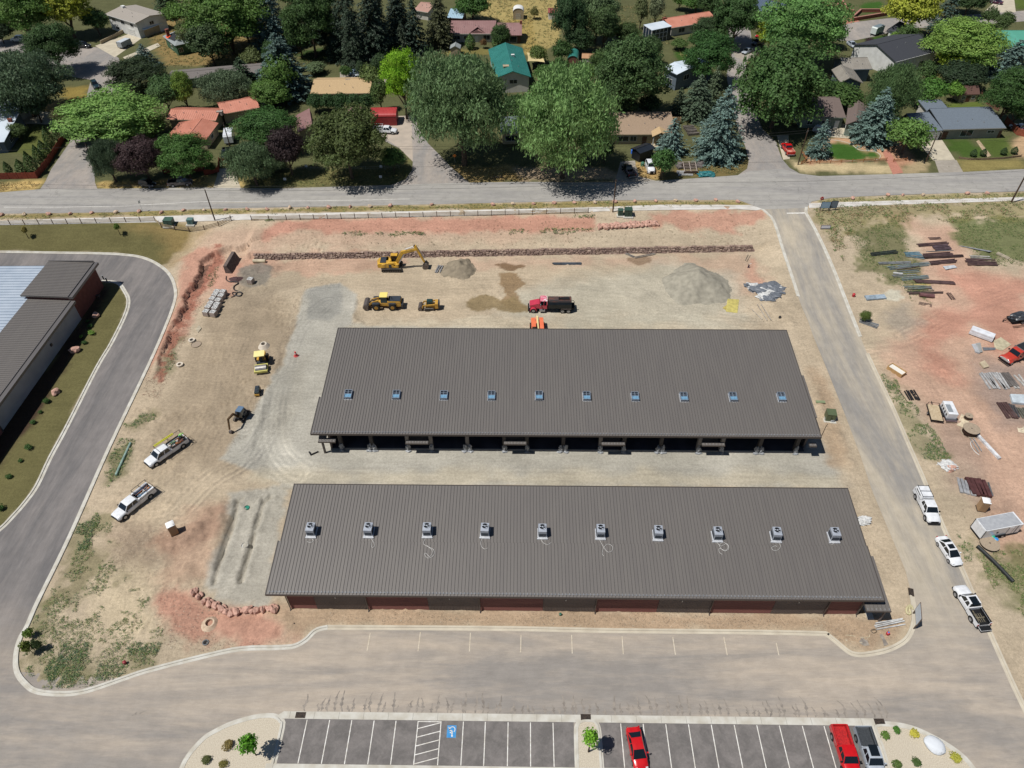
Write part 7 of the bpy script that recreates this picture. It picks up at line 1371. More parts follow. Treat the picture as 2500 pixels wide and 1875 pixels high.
for bb,c,lb in(((640,140,720,230),MG,'green tree wedged between the blue spruce and the long grey roof'),((455,60,560,150),L_(66,84,50),'broad shady tree right of the stripped hip roof'),((905,130,960,200),L_(60,80,48),'shady tree left of the vivid green tree'),((1200,60,1245,118),L_(66,90,48),'leafy tree in the field corner beside the top ranch house'),((1440,20,1510,110),L_(78,98,58),'soft tree at the right of the tall soft green tree'),((1380,60,1450,130),L_(56,78,46),'dark tree right behind the gambrel shed'),((1560,90,1615,150),L_(66,88,50),'dark tree left of the white metal roof'),((30,200,120,290),L_(66,84,56),'second grey green tree below the forked willow')):tree(bb,'b',c,lb)
for bb,k,c,lb in(((200,20,262,78),'b',DG,'shaded tree between the yellow green tree and the taupe roof'),((398,10,452,60),'s',MG,'bushy tree right of the taupe roofed house'),((640,100,700,170),'b',DG,'dark tree squeezed left of the broad blue spruce'),((590,120,640,165),'s',OL,'olive bush behind the long grey roof'),((700,60,760,130),'b',DG,'shady tree left of the dense spruce row'),((795,60,850,150),'c',L_(52,70,50),'dark conifer filling the left end of the spruce row'),((900,20,960,150),'c',L_(54,66,48),'dusty dark conifer inside the spruce row'),((960,60,1012,160),'c',L_(60,70,52),'brown tinged conifer right of the spruce row'),((905,195,950,262),'s',L_(80,100,52),'scrubby bush between tan roof and vivid green tree'),((1180,200,1225,262),'s',L_(84,102,60),'leafy bush left of the teal roof gable'),((1300,160,1360,200),'s',L_(70,98,44),'bush right of the teal roof by the shade sail'),((1345,140,1390,190),'s',L_(62,88,42),'bush left of the gambrel shed'),((1438,120,1500,200),'b',L_(76,98,52),'soft tree behind the travel trailer'),((1300,225,1345,275),'s',DG,'dark bush right of the shaded house'),((1495,225,1560,290),'b',L_(58,78,44),'dark tree behind the tan brown roof'),((1560,225,1612,285),'s',L_(54,74,42),'dark bush behind the tan brown roof, right side'),((1630,215,1680,290),'c',L_(70,84,62),'grey green conifer at the left of the blue spruce group'),((1700,-20,1760,40),'b',DG,'dark tree at the top edge above the coral roof'),((1640,-20,1680,18),'s',MG,'small tree at the top edge above the coral roof'),((2010,60,2066,110),'s',L_(92,130,62),'low leafy tree beside the parked silver car'),((2030,225,2075,262),'s',L_(60,84,44),'dark shrub above the brown roof ridge'),((2190,60,2240,110),'s',L_(74,96,50),'garden bush by the charcoal roof gable'),((2240,150,2290,200),'s',L_(66,88,46),'shaded bush in front of the charcoal roofed house'),((2400,20,2440,60),'s',L_(66,84,46),'bush beside the dark round bush on the top street'),((2455,230,2520,300),'s',L_(60,84,44),'dense bush by the rust fence'),
((20,300,62,340),'s',L_(80,96,54),'bush beside the white roofed house'),((150,300,200,350),'s',DG,'dark bush at the end of the red fence'),((205,300,260,352),'b',DG,'shaded tree under the light green willow'),((470,300,500,330),'s',DG,'small dark bush by the coral gable'),((1455,340,1500,392),'s',L_(60,82,44),'dark bush at the left end of the porch house'),((640,385,700,420),'s',L_(64,78,50),'low bush on the wire fence under the purple tree'),((500,395,525,420),'s',DG,'small dark bush by the brown fence gate')):
 tree(bb,k,c,lb,name='tree' if k!='s' else 'bush',cat='tree' if k!='s' else 'shrub')
for i,bb in enumerate([(8,395,28,428),(36,390,64,428),(58,372,88,426),(80,356,104,402),(92,344,120,388),(104,312,130,362),(128,308,148,346)]):
 tree(bb,'p',L_(62,82,38),'dark columnar cypress behind the red fence, '+['nearest the left edge','second from the left edge','third from the left edge','middle one of the row','third from the corner trees','tall one near the forked willow','last one nearest the side street'][i],'cypress_tree','cypresses behind the red fence',clear=.0)
for i,bb in enumerate([(1135,84,1161,119),(1200,84,1223,117)]):tree(bb,'p',L_(70,96,44),'clipped oval evergreen '+['left','right'][i]+' of the front door of the top ranch house','clipped_bush','clipped bushes at the ranch house','shrub',clear=0)
tree((1172,95,1188,115),'s',L_(110,84,52),'small brown bush between the two clipped evergreens','bush',cat='shrub')
for i,(x)in enumerate((770,800,832,864,896)):tree((x-22,228,x+22,270),'s',L_(50,76,40),'dark hedge shrub below the tan roof, '+['first','second','middle','fourth','last'][i]+' from the left','hedge_shrub','hedge along the tan roofed house','shrub')
for i,(x,y)in enumerate(((2378,376),(2402,375),(2452,372),(2478,370))):tree((x-8,y-12,x+8,y+6),'p',L_(50,70,36),'small dark shrub on the ranch house lawn, '+['leftmost','second from left','third from left','rightmost'][i],'lawn_shrub','small shrubs on the lawn','shrub',clear=0)
# parking island plants
def plant(u,v,r,hgt,col,kind,label,name,z0=0.,group=None,cat='plant'):
 g=P(u,v,z0);t=thing(name,label,cat,(g[0],g[1],z0+.1 if v>1700 else H(g[0],g[1])),random.uniform(0,6),group);c=bpy.data.objects.new('foliage',CR_[kind][int(u)%len(CR_[kind])]);link(c,t);c.scale=(r,r,hgt/2);c.location=(0,0,hgt*.55);c.color=(*col,1)
 k=bpy.data.objects.new('stem',TRC);link(k,t);k.scale=(hgt*.6,)*3;return t
tree((583,1792,632,1844),'k',L_(96,150,42),'young bright green tree on the left gravel island','young_tree',z0=0,clear=.5);tree((1422,1777,1464,1828),'k',L_(120,170,50),'young light green tree on the small middle gravel island','young_tree',z0=0,clear=.5)
for u,v,r,h_,c,lb in((560,1820,.7,.6,L_(110,96,50),'brownish shrub left of the young tree on the left gravel island'),(505,1858,.6,.5,L_(78,84,44),'dark low shrub near the edge of the left gravel island'),(545,1868,.55,.5,L_(110,104,52),'olive shrub at the bottom of the left gravel island'),(2160,1798,.55,.5,L_(88,116,50),'green shrub nearest the silver pickup tail on the right gravel island'),(2186,1783,.5,.5,L_(70,110,40),'green shrub nearest the kerb top on the right gravel island'),(2230,1794,.62,.5,L_(178,170,66),'yellow flowering shrub above the white boulder'),(2331,1853,.65,.5,L_(160,158,62),'yellow green shrub below the white boulder'),(2189,1868,.6,.5,L_(76,96,44),'dark green shrub at the bottom left of the right gravel island'),(2235,1864,.55,.5,L_(70,92,44),'dark green shrub at the bottom middle of the right gravel island')):
 plant(u,v,r,h_,c,'k',lb,'shrub',0.,'shrubs on the gravel islands')
for u,v,hgt,c,lb in((64,570,3.2,L_(130,120,60),'thin young tree with sparse brown leaves on the west lawn'),(288,562,3.0,L_(96,120,50),'thin young green tree on the west lawn')):
 g=G(u+6,v+12);t=thing('sapling',lb,'tree',g);c_=bpy.data.objects.new('crown',CR_['k'][int(u)%3]);link(c_,t);c_.scale=(.6,.75,1.25);c_.location=(0,0,2.0);c_.color=(*c,1);k=bpy.data.objects.new('trunk',TRC);link(k,t);k.scale=(hgt,)*3
for i,(u,v)in enumerate(((215,782),(221,795),(224,812),(199,820),(208,835),(116,979),(100,1004),(82,1030),(71,1091),(51,1123),(24,1162),(5,1240))):
 g=G(u,v+4);t=thing('shrub','low shrub in the planting bed beside the warehouse, number '+'counted from the tower end'[0:0]+['nearest the tower','second from the tower','bright one near the tower','shaded pair left one','shaded pair right one','upper one by the long wall','next below it by the long wall','dim one by the long wall','round one opposite the wall corner','largest round one below the wall corner','one near the left edge','last one at the left edge'][i]if False else 'low shrub in the warehouse bed, '+['nearest the tower','second from the tower','bright one near the tower','left of a shaded pair','right of a shaded pair','upper of three along the wall','middle of three along the wall','lowest of three along the wall','round one past the wall corner','largest past the wall corner','near the left edge','last at the left edge'][i],'shrub',g,i,'shrubs in the warehouse bed')
 c_=bpy.data.objects.new('foliage',CR_['k'][i%3]);link(c_,t);s_=.4+.13*(i%3);c_.scale=(s_,s_,s_*.8);c_.location=(0,0,s_*.6);c_.color=(*(L_(110,140,60)if i in(2,3)else L_(64,92,44)),1)
tree((2104-4,758,2134-8,786),'s',L_(88,104,48),'lone green bush above the loose pipes in the east lot','bush',cat='shrub',clear=0)
# big weeds clump at the south west corner
for i,bb in enumerate([(56,1532,82,1560),(52,1560,80,1600),(76,1560,100,1592)]):tree(bb,'k',[L_(88,112,44),L_(104,116,50),L_(70,86,50),L_(124,96,66)][i],['bright green bush at the bulge of the south west kerb','yellow green bush hugging the south west kerb','dark bush behind the kerb bushes in the south west corner','brown dry bush trailing from the south west bushes'][i],'bush',cat='shrub',clear=0,z0=0)
# ---------------------------------------------------------------- ground cover
def cover(name,label,polys,n,size,cols,hh=1.,flat=.6,seed=1,cat='weeds',noise_cut=None):
 rs=np.random.RandomState(seed);pls=[wpoly(p)for p in polys];ar=[abs(sum(p[i][0]*p[(i+1)%len(p)][1]-p[(i+1)%len(p)][0]*p[i][1]for i in range(len(p))))/2 for p in pls];pts=[]
 for pl,a in zip(pls,ar):
  k=int(n*a/sum(ar));a_=np.array(pl);x=rs.uniform(a_[:,0].min(),a_[:,0].max(),k*4);y=rs.uniform(a_[:,1].min(),a_[:,1].max(),k*4)
  sd=polysd(x,y,pl)+(fbm(x,y,.35,3,seed)-.5)*3;m_=sd>0
  if noise_cut:m_&=fbm(x,y,.5,4,seed+3)>noise_cut
  for pw in W_ROADS:m_&=polysd(x,y,pw)<-.45
  x,y=x[m_][:k],y[m_][:k];pts.append(np.stack([x,y],1))
 p=np.concatenate(pts);k=len(p);q=7;z=hmap(p[:,0],p[:,1])
 s=size*rs.uniform(.5,1.5,k);c=np.repeat(np.stack([p[:,0],p[:,1],z+.1],1),q,0);ss=np.repeat(s,q);off=rs.normal(size=(k*q,3))*ss[:,None]*.55;off[:,2]=np.abs(off[:,2])*hh;c=c+off
 t=unit(rs.normal(size=c.shape)*np.array([1,1,flat]));nrm=unit(rs.normal(size=c.shape)*.6+np.array([0,0,1.]));b=unit(np.cross(nrm,t));f=ss*rs.uniform(.22,.55,len(c));me_=quads(name,c,t,b,f,f*.45,rs,COVER)
 ci=np.repeat(rs.randint(0,len(cols),k),q*4);at_=me_.attributes.new('tint','FLOAT_COLOR','POINT');at_.data.foreach_set('color',np.concatenate([np.array(cols)[ci],np.ones((len(ci),1))],1).astype(np.float32).ravel())
 o=link(bpy.data.objects.new(name,me_));return tag(o,label,cat,None,'stuff')
COVER=bpy.data.materials.new('cover');COVER.use_nodes=True;_n=COVER.node_tree;_a=node(_n,'ShaderNodeAttribute');_a.attribute_name='tint';_n.links.new(_a.outputs['Color'],_n.nodes['Principled BSDF'].inputs['Base Color']);_n.nodes['Principled BSDF'].inputs['Roughness'].default_value=.8
g1,g2,g3,g4,g5=D(92,122,62),D(114,132,70),D(146,142,98),D(90,112,80),D(164,156,118)
cover('weeds','green weeds scattered over the sandy south west corner of the site',[[(60,1520),(110,1480),(160,1380),(200,1290),(262,1260),(280,1400),(360,1480),(400,1560),(370,1610),(250,1665),(120,1685),(62,1650)]],3600,.14,[g1,g2,g4,g3],.6,noise_cut=.5,seed=2)
cover('weeds','dense green weed patches along the south west kerb',[[(85,1620),(150,1600),(160,1640),(120,1670)],[(150,1570),(215,1570),(200,1650),(150,1680)],[(240,1630),(300,1620),(300,1655),(245,1660)],[(320,1575),(385,1570),(385,1600),(330,1600)],[(180,1290),(230,1275),(235,1320),(200,1345)]],1700,.17,[g1,g4,g4,g3],.7,seed=3)
cover('weeds','green weeds around the long pale pipe by the west drive',[[(265,1120),(300,1070),(325,1080),(320,1110),(290,1170),(262,1190)],[(300,1040),(350,1010),(378,1020),(330,1055)],[(222,1250),(250,1240),(240,1300),(215,1300)]],900,.15,[g4,g1,g2],.7,seed=4)
cover('weeds','weeds growing in the cut bank west of the pallets',[[(405,880),(420,850),(435,860),(420,900),(398,915)],[(510,672),(540,640),(530,690),(505,715)]],260,.15,[g4,g1],.8,seed=5)
cover('weeds','green weeds along the east road kerb in the middle',[[(2150,915),(2185,925),(2200,960),(2250,1010),(2250,1030),(2200,1020),(2170,960)],[(2200,1040),(2265,1030),(2285,1060),(2318,1115),(2290,1125),(2255,1120),(2220,1080)],[(2235,1000),(2262,1015),(2255,1022)],[(2345,1255),(2365,1260),(2360,1275),(2345,1275)],[(2325,1295),(2350,1290),(2352,1310),(2335,1320)],[(2345,1320),(2370,1330),(2375,1370),(2355,1380)]],1500,.15,[g1,g2,g4],.7,seed=6,noise_cut=.4)
cover('weeds','green grassy weeds under the steel stacks in the east lot',[[(2070,570),(2190,540),(2212,580),(2262,690),(2275,740),(2225,750),(2180,690),(2120,660),(2095,640)],[(2330,538),(2450,530),(2560,540),(2560,640),(2450,650),(2400,630),(2340,595)]],5200,.15,[g1,g2,g3,D(84,104,56)],.4,seed=7,noise_cut=.42)
cover('weeds','mixed dry and green scrub between the east footpath and the steel stacks',[[(1985,510),(2100,500),(2300,496),(2540,490),(2540,530),(2320,540),(2180,540),(2080,560),(2060,640),(2020,580)]],2400,.26,[g1,g2,g3,g5,D(150,124,90)],.7,seed=8,noise_cut=.45)
cover('weeds','green weeds round the black pipe at the right edge',[[(2380,1350),(2420,1340),(2540,1345),(2540,1520),(2470,1470),(2420,1420)]],1900,.15,[g1,g2,g3,g5],.6,seed=9,noise_cut=.42)
cover('grass','grassy verge between main street and footpath',[[(-60,530),(0,527),(500,514),(1000,503),(1500,492),(1800,491),(1830,500),(1500,505),(1000,514),(500,523),(-60,537)],[(1990,487),(2181,480),(2500,471),(2500,482),(2181,491),(2000,497)]],2600,.22,[g2,g3,g5,D(100,112,60)],.5,seed=10,cat='grass',noise_cut=.38)
cover('weeds','line of green weeds across the red bank',[[(830,568),(900,566),(1000,566),(1040,568),(1000,574),(840,576)],[(1240,562),(1300,560),(1390,558),(1450,560),(1390,568),(1250,572)],[(640,532),(700,540),(720,545),(650,545)],[(1400,524),(1450,524),(1452,532),(1400,534)]],420,.26,[g4,g1,g2],.7,seed=11)
cover('dry_grass','dry tufts dotting the bank above the stone wall',[[(520,580),(600,545),(1000,532),(1840,520),(1870,560),(1840,600),(1000,610),(600,615)]],700,.15,[D(120,108,80),D(96,98,62),D(140,110,86)],.5,seed=12,cat='grass')
cover('straw_grass','straw coloured verge grass north of main street',[[(0,446),(105,444),(85,462),(0,469)],[(237,446),(500,436),(500,456),(240,460)],[(545,395),(560,398),(575,405)],[(1550,400),(1615,410),(1610,436),(1560,436)],[(1110,408),(1240,410),(1290,440),(1145,442)]],1500,.26,[D(206,178,116),D(180,154,100),D(150,134,84)],.5,seed=13,cat='grass')
cover('verge_grass','green and dry verge grass below the large olive tree',[[(610,432),(980,400),(1000,395),(998,425),(950,448),(700,456),(605,455)],[(1740,405),(1808,388),(1826,405),(1795,425),(1640,436)]],1700,.26,[D(120,116,72),D(90,104,56),D(150,138,90)],.5,seed=14,cat='grass')
cover('yard_grass','rough yard grass among the houses',[[(340,60),(620,60),(620,160),(420,165)],[(1175,0),(1350,0),(1355,110),(1290,140),(1270,60),(1180,50)],[(700,130),(830,115),(830,160),(740,160)],[(1520,10),(1620,20),(1640,110),(1500,100)],[(1660,120),(1700,120),(1700,200),(1660,195)],[(1780,90),(1840,95),(1830,115),(1785,115)]],3400,.38,[D(150,134,86),D(120,116,68),D(90,104,52)],.4,seed=15,cat='grass',noise_cut=.42)
d1,d2,d3,d4=D(206,194,172),D(140,126,108),D(170,120,102),D(120,96,84)
cover('rubble','loose clods and stones on the disturbed soil by the portable toilet',[[(300,1300),(440,1270),(540,1240),(540,1400),(430,1440),(330,1480),(240,1420)]],1500,.07,[d1,d2,d4],.5,seed=31,cat='rubble',noise_cut=.4)
cover('rubble','loose red clods around the curved boulder row',[[(400,1440),(500,1480),(640,1500),(745,1525),(715,1570),(600,1580),(440,1590),(380,1540)]],1300,.08,[d3,d2,d4,d1],.5,seed=32,cat='rubble')
cover('rubble','loose stones in front of the near building',[[(720,1495),(2100,1505),(2200,1500),(2190,1555),(2120,1585),(2050,1570),(2000,1538),(800,1525)]],1700,.07,[d1,d2,D(150,130,110)],.5,seed=33,cat='rubble')
cover('rubble','broken red clods along the cut bank on the west side',[[(560,610),(545,630),(520,680),(480,760),(440,860),(385,980),(352,960),(400,840),(440,740),(480,660),(520,610)]],1500,.11,[d3,d4,d2,D(110,70,60)],.7,seed=34,cat='rubble')
cover('rubble','stones scattered over the bank above the stone wall',[[(560,580),(1000,560),(1850,530),(1880,580),(1900,680),(1850,610),(1000,612),(620,618)]],1500,.08,[d1,d2,d3],.5,seed=35,cat='rubble')
cover('rubble','rubble on the rough ground right of the gravel pile',[[(1840,620),(1930,700),(1970,800),(1900,805),(1820,790),(1790,720),(1850,690)]],700,.08,[d1,d2,D(150,130,110)],.5,seed=36,cat='rubble')
cover('rubble','broken clods along the edge of the compacted gravel',[[(735,700),(752,705),(690,900),(575,1100),(555,1090),(660,890)],[(862,735),(880,735),(875,785),(920,795),(920,803),(858,800)]],900,.08,[d1,d2,d4],.6,seed=37,cat='rubble')
cover('rubble','sparse stones and clods over the east yard',[[(2120,860),(2290,700),(2540,660),(2540,1340),(2390,1340),(2250,1080)]],1500,.07,[d1,d2,d3,d4],.5,seed=38,cat='rubble',noise_cut=.5)
cover('rubble','stones by the right side of the two buildings',[[(1950,830),(2000,880),(2060,1080),(2140,1300),(2210,1440),(2180,1460),(2090,1300),(2010,1060)]],900,.07,[d1,d2,D(160,140,118)],.5,seed=39,cat='rubble')
cover('rubble','stones and ruts on the open yard north of the far building',[[(620,640),(1000,640),(1840,630),(1900,790),(1400,780),(900,790),(740,690)]],900,.06,[d1,d2],.4,seed=40,cat='rubble',noise_cut=.5)
# ================================================================ SITE CLUTTER
RS=np.random.RandomState(99)
ROCK=M('pink_sandstone',D(206,166,148),D(180,140,124),2.5,.9,bump=.03,bsc=6);ROCK2=M('pale_sandstone',D(212,190,164),D(184,160,136),2.5,.9,bump=.03,bsc=6);ROCK3=M('wall_stone',D(172,150,134),D(136,114,102),1.4,.9,bump=.04,bsc=5,lo=.4,hi=.6)
def rockmesh(seed,sub=2):
 m=MB();vs,fs=blob(0,0,.35,.62,.46,.45,seed,sub,.45,sc=1.5);m.add(vs,fs);o=m.build('boulder',ROCK);me_=o.data;bpy.data.objects.remove(o);return me_
RK=[rockmesh(s)for s in(1,2,3,4)];RKP=[k.copy()for k in RK]
for k in RKP:k.materials.clear();k.materials.append(ROCK2)
def boulder(u,v,s,label,group=None,pale=False,name='boulder',sq=1.):
 g=G(u,v);o=bpy.data.objects.new(name,(RKP if pale else RK)[RS.randint(4)]);link(o);o.location=(g.x,g.y,g.z-.08*s);o.rotation_euler=(0,0,RS.rand()*6.3);s*=RS.uniform(.85,1.15);o.scale=(s,s*RS.uniform(.85,1.1),s*sq);return tag(o,label,'boulder',group)
z2=lambda l,ox,oy,k=3.318:[(ox+a/k,oy+b/k)for a,b in l]
bl=z2([(15,250),(200,245),(400,243),(570,240),(745,233),(940,230),(1130,222),(1310,230),(1490,212),(1655,210)],0,450)+z2([(170,207),(345,203),(505,203),(690,192),(838,190),(1005,187),(1178,183),(1340,182),(1503,177)],500,450)+z2([(180,165),(675,165),(838,160),(1005,158),(1172,153),(1335,150),(1500,148)],1000,450)+z2([(5,143),(165,140),(335,137),(495,132),(660,132),(820,128),(1000,143)],1500,450)+z2([(20,120),(270,115),(555,88),(675,87),(840,88),(1195,78),(1360,75)],2000,450)
for i,(u,v)in enumerate(bl):boulder(u,v+1,.85,'pinkish boulder in the spaced row on the verge beside main street','boulders along main street',i%4==1)
for i in range(30):t_=i/29;boulder(1462+143*t_+RS.uniform(-2,2),556-9*t_+(3 if i%2 else-3),1.05,'red boulder in the short double row on the bank below the utility boxes','red boulders stacked on the bank')
arc_=z2([(-90,240),(-50,275),(0,310),(40,335),(90,350),(140,375),(175,400),(215,415),(260,400),(300,390),(345,385),(390,390),(430,385),(475,380),(530,370),(560,380)],500,1375)
for i,(u,v)in enumerate(arc_):boulder(u,v+2,.95,'pink boulder in the curved row round the septic pad','boulders edging the septic pad',sq=1.3);boulder(u+7,v-4,.7,'pink boulder in the curved row round the septic pad','boulders edging the septic pad')
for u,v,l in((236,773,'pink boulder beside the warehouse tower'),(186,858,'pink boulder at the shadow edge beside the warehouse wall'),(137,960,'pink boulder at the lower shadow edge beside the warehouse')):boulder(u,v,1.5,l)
m=MB();m.add(*blob(0,0,.3,1.25,.98,.55,5,4,.18,sc=1));g=G(2280,1823);o=tag(m.build('white_boulder',M('white_rock',D(214,218,222),D(150,150,152),1.2,.85,lo=.6,hi=.72),smooth=True),'large smooth white boulder on the right gravel island','boulder');o.location=(g.x,g.y,.12);o.rotation_euler=(0,0,R_(-35))
# stone retaining wall
t=thing('retaining_wall','long low wall of reddish stone courses holding the bank north of the site','wall',(-60,ywall(-60),0));m=MB();rs=np.random.RandomState(5)
for c in range(4):
 x=-59.8+rs.rand()*.5
 while x<51.2:
  l=rs.uniform(.5,1.15);h_=.33;y=ywall(x)-.28+c*.15;j=rs.uniform(-.12,.1,4);z=c*h_
  m.add([(x+.02,y+j[0],z),(x+l-.02,y+j[1],z),(x+l-.02,y+.7,z),(x+.02,y+.7,z),(x+.1,y+.1+j[2],z+h_-.05-rs.rand()*.08),(x+l-.1,y+.1+j[3],z+h_-.05-rs.rand()*.08),(x+l-.05,y+.7,z+h_-.03),(x+.05,y+.7,z+h_-.03)],[(0,1,5,4),(4,5,6,7),(1,2,6,5),(3,0,4,7)],rs.randint(2));x+=l
m.v=[(a+60,b-ywall(-60),c)for a,b,c in m.v];m.build('stonework',[ROCK3,M('wall_stone_dark',D(150,126,114),D(116,98,90),2,.9)],t)
t=thing('end_wall','tall block wall in a shade-dark colour at the left end of the stone wall','wall');a,b=G(589,634),G(568,668);t.location=(a.x,a.y,0);d=Vector((b.x-a.x,b.y-a.y,0));n_=Vector((d.y,-d.x,0)).normalized()
if n_.x>0:n_=-n_
m=MB();m.add([(0,0,-.2),tuple(d+Vector((0,0,-.2))),tuple(d+n_*1.6+Vector((0,0,-.2))),tuple(n_*1.6+Vector((0,0,-.2))),tuple(n_*.9+Vector((0,0,2.1))),tuple(d+n_*.9+Vector((0,0,1.9))),tuple(d+n_*1.6+Vector((0,0,1.9))),tuple(n_*1.6+Vector((0,0,2.1)))],[(3,2,1,0),(4,5,6,7),(0,1,5,4),(1,2,6,5),(2,3,7,6),(3,0,4,7)]);m.build('blockwork',M('shaded_block',D(120,106,98),D(92,82,78),3,.9),t)  # block colour darkened to paint in the shade on the east face
# gravel piles
def pile(label,u,v,ru,hh,col,seed,rough=.35,name='gravel_pile',sy=1.):
 c=G(u,v);rs=np.random.RandomState(seed);n=46;m=MB();V_,F=[],[]
 for i in range(n+1):
  for j in range(n+1):
   x,y=(i/n*2-1)*ru*1.15,(j/n*2-1)*ru*1.15;r=math.hypot(x,y)/ru;a=math.atan2(y,x);rr=r/(1+.08*math.sin(3*a+seed)+.06*math.sin(5*a+2*seed));z=hh*max(0,1-rr)**1.0*(1+.1*math.sin(a*4+seed)*min(1,rr*2));z+=rough*hh*.25*(float(vnoise(np.array(x*1.1+50),np.array(y*1.1+50),seed))-.5)*min(1,max(0,1.15-rr)*4)+rough*.16*(rs.rand()-.5)*(rr<1.02);V_.append((x,y*sy,z-.04 if rr<1.05 else-.25))
 F=[(i*(n+1)+j,(i+1)*(n+1)+j,(i+1)*(n+1)+j+1,i*(n+1)+j+1)for i in range(n)for j in range(n)];m.add(V_,F);o=m.build(name,M('pile_%d'%seed,D(*col),D(*[k*.86 for k in col]),.9,.95,bump=.05,bsc=5,detail=7),smooth=True);o.location=c;return tag(o,label,'gravel pile')
pile('large pale grey gravel pile with ridged sides near the east end',1700,697,7.2,3.6,(166,160,144),3,.45);pile('smaller brown gravel pile right of the excavator',1121,658,3.9,2.1,(150,138,118),4,.9);pile('low pile of dark stones beside the black hose',577,682,1.6,.6,(104,80,80),6,1.2,sy=.7)
# pallets of wrapped block
SHR=M('shrink_wrap',D(176,162,152),D(150,136,128),3,.5);TOPW=M('wrap_top',D(222,220,214),D(110,112,112),5,.4,lo=.42,hi=.6)
def mkpallet():
 t=thing('wrapped_pallet','x','pallet',group='wrapped pallets of wall block');MB().box(-.62,.62,-.6,.6,0,.13).build('pallet_base',FW,t);MB().box(-.6,.6,-.58,.58,.135,1.15).build('block_stack',SHR,t,bevel=.05);MB().box(-.56,.56,-.54,.54,1.152,1.19).build('wrap',TOPW,t,bevel=.02);return t
p0_=None
for i,(a,b)in enumerate([(405,905),(525,910),(370,970),(490,990),(315,1050),(430,1080),(280,1140),(405,1165),(230,1215),(365,1235),(185,1310),(325,1325),(1080,660)]):
 o=p0_=mkpallet()if i==0 else None
 if i==0:PP=o
 else:o=copy_tree(PP)
 q=P(480+a/8.295,600+b/8.295,1.2);o.location=(q[0],q[1],0);o.rotation_euler=(0,0,R_(-14)+RS.uniform(-.06,.06));o['label']='wrapped pallet of wall block, '+('left' if i%2==0 else 'right')+' one in the '+['top','second','third','fourth','fifth','bottom'][i//2]+' row of the stack' if i<12 else 'single wrapped pallet of block standing apart on dark gravel'
# generic long things
def bars(label,p,q,n,w_,col,name='steel_bundle',r=.07,jit=.25,cat='steel bundle',h=None,fan=0):
 a,b=G(*p),G(*q);d=(b-a).to_2d();L=d.length;t=thing(name,label,cat,(a.x,a.y,a.z),math.atan2(d.y,d.x));av=sum(col)/3;mt=M('bar_%d_%d_%d'%col,D(*[k*.62+av*.38 for k in col]),D(*[k*.5+av*.3 for k in col]),1.5,.6,metal=.1);rs=np.random.RandomState(int(p[0]))
 for k in range(n):
  y=(k-(n-1)/2)*w_/max(1,n-1)if n>1 else 0;x0,x1=rs.uniform(0,jit)*L*.3,L*(1-rs.uniform(0,jit)*.3);y1=y*(1+fan)+rs.uniform(-.5,.5)*w_*jit;za,zb_=H(a.x,a.y),H(b.x,b.y)
  m=MB();z0,z1=r+.04,(zb_-za)+r+.04;m.cyl((x0,y,z0+.1*(k%2)),(x1,y1,z1+.1*(k%2)),r,n=6)if h is None else m.add([(x0,y-r,z0-r),(x1,y1-r,z1-r),(x1,y1+r,z1-r),(x0,y+r,z0-r),(x0,y-r,z0+h),(x1,y1-r,z1+h),(x1,y1+r,z1+h),(x0,y+r,z0+h)],[(3,2,1,0),(4,5,6,7),(0,1,5,4),(1,2,6,5),(2,3,7,6),(3,0,4,7)]);m.build('bar',mt,t)
 return t
Z=lambda a,b,oy=450:(2000+a/3.318,oy+b/3.318)
br,bu,gy,gb,wh,tn,dg=(112,78,76),(106,160,184),(150,154,156),(132,156,160),(226,226,222),(206,186,146),(62,74,66)
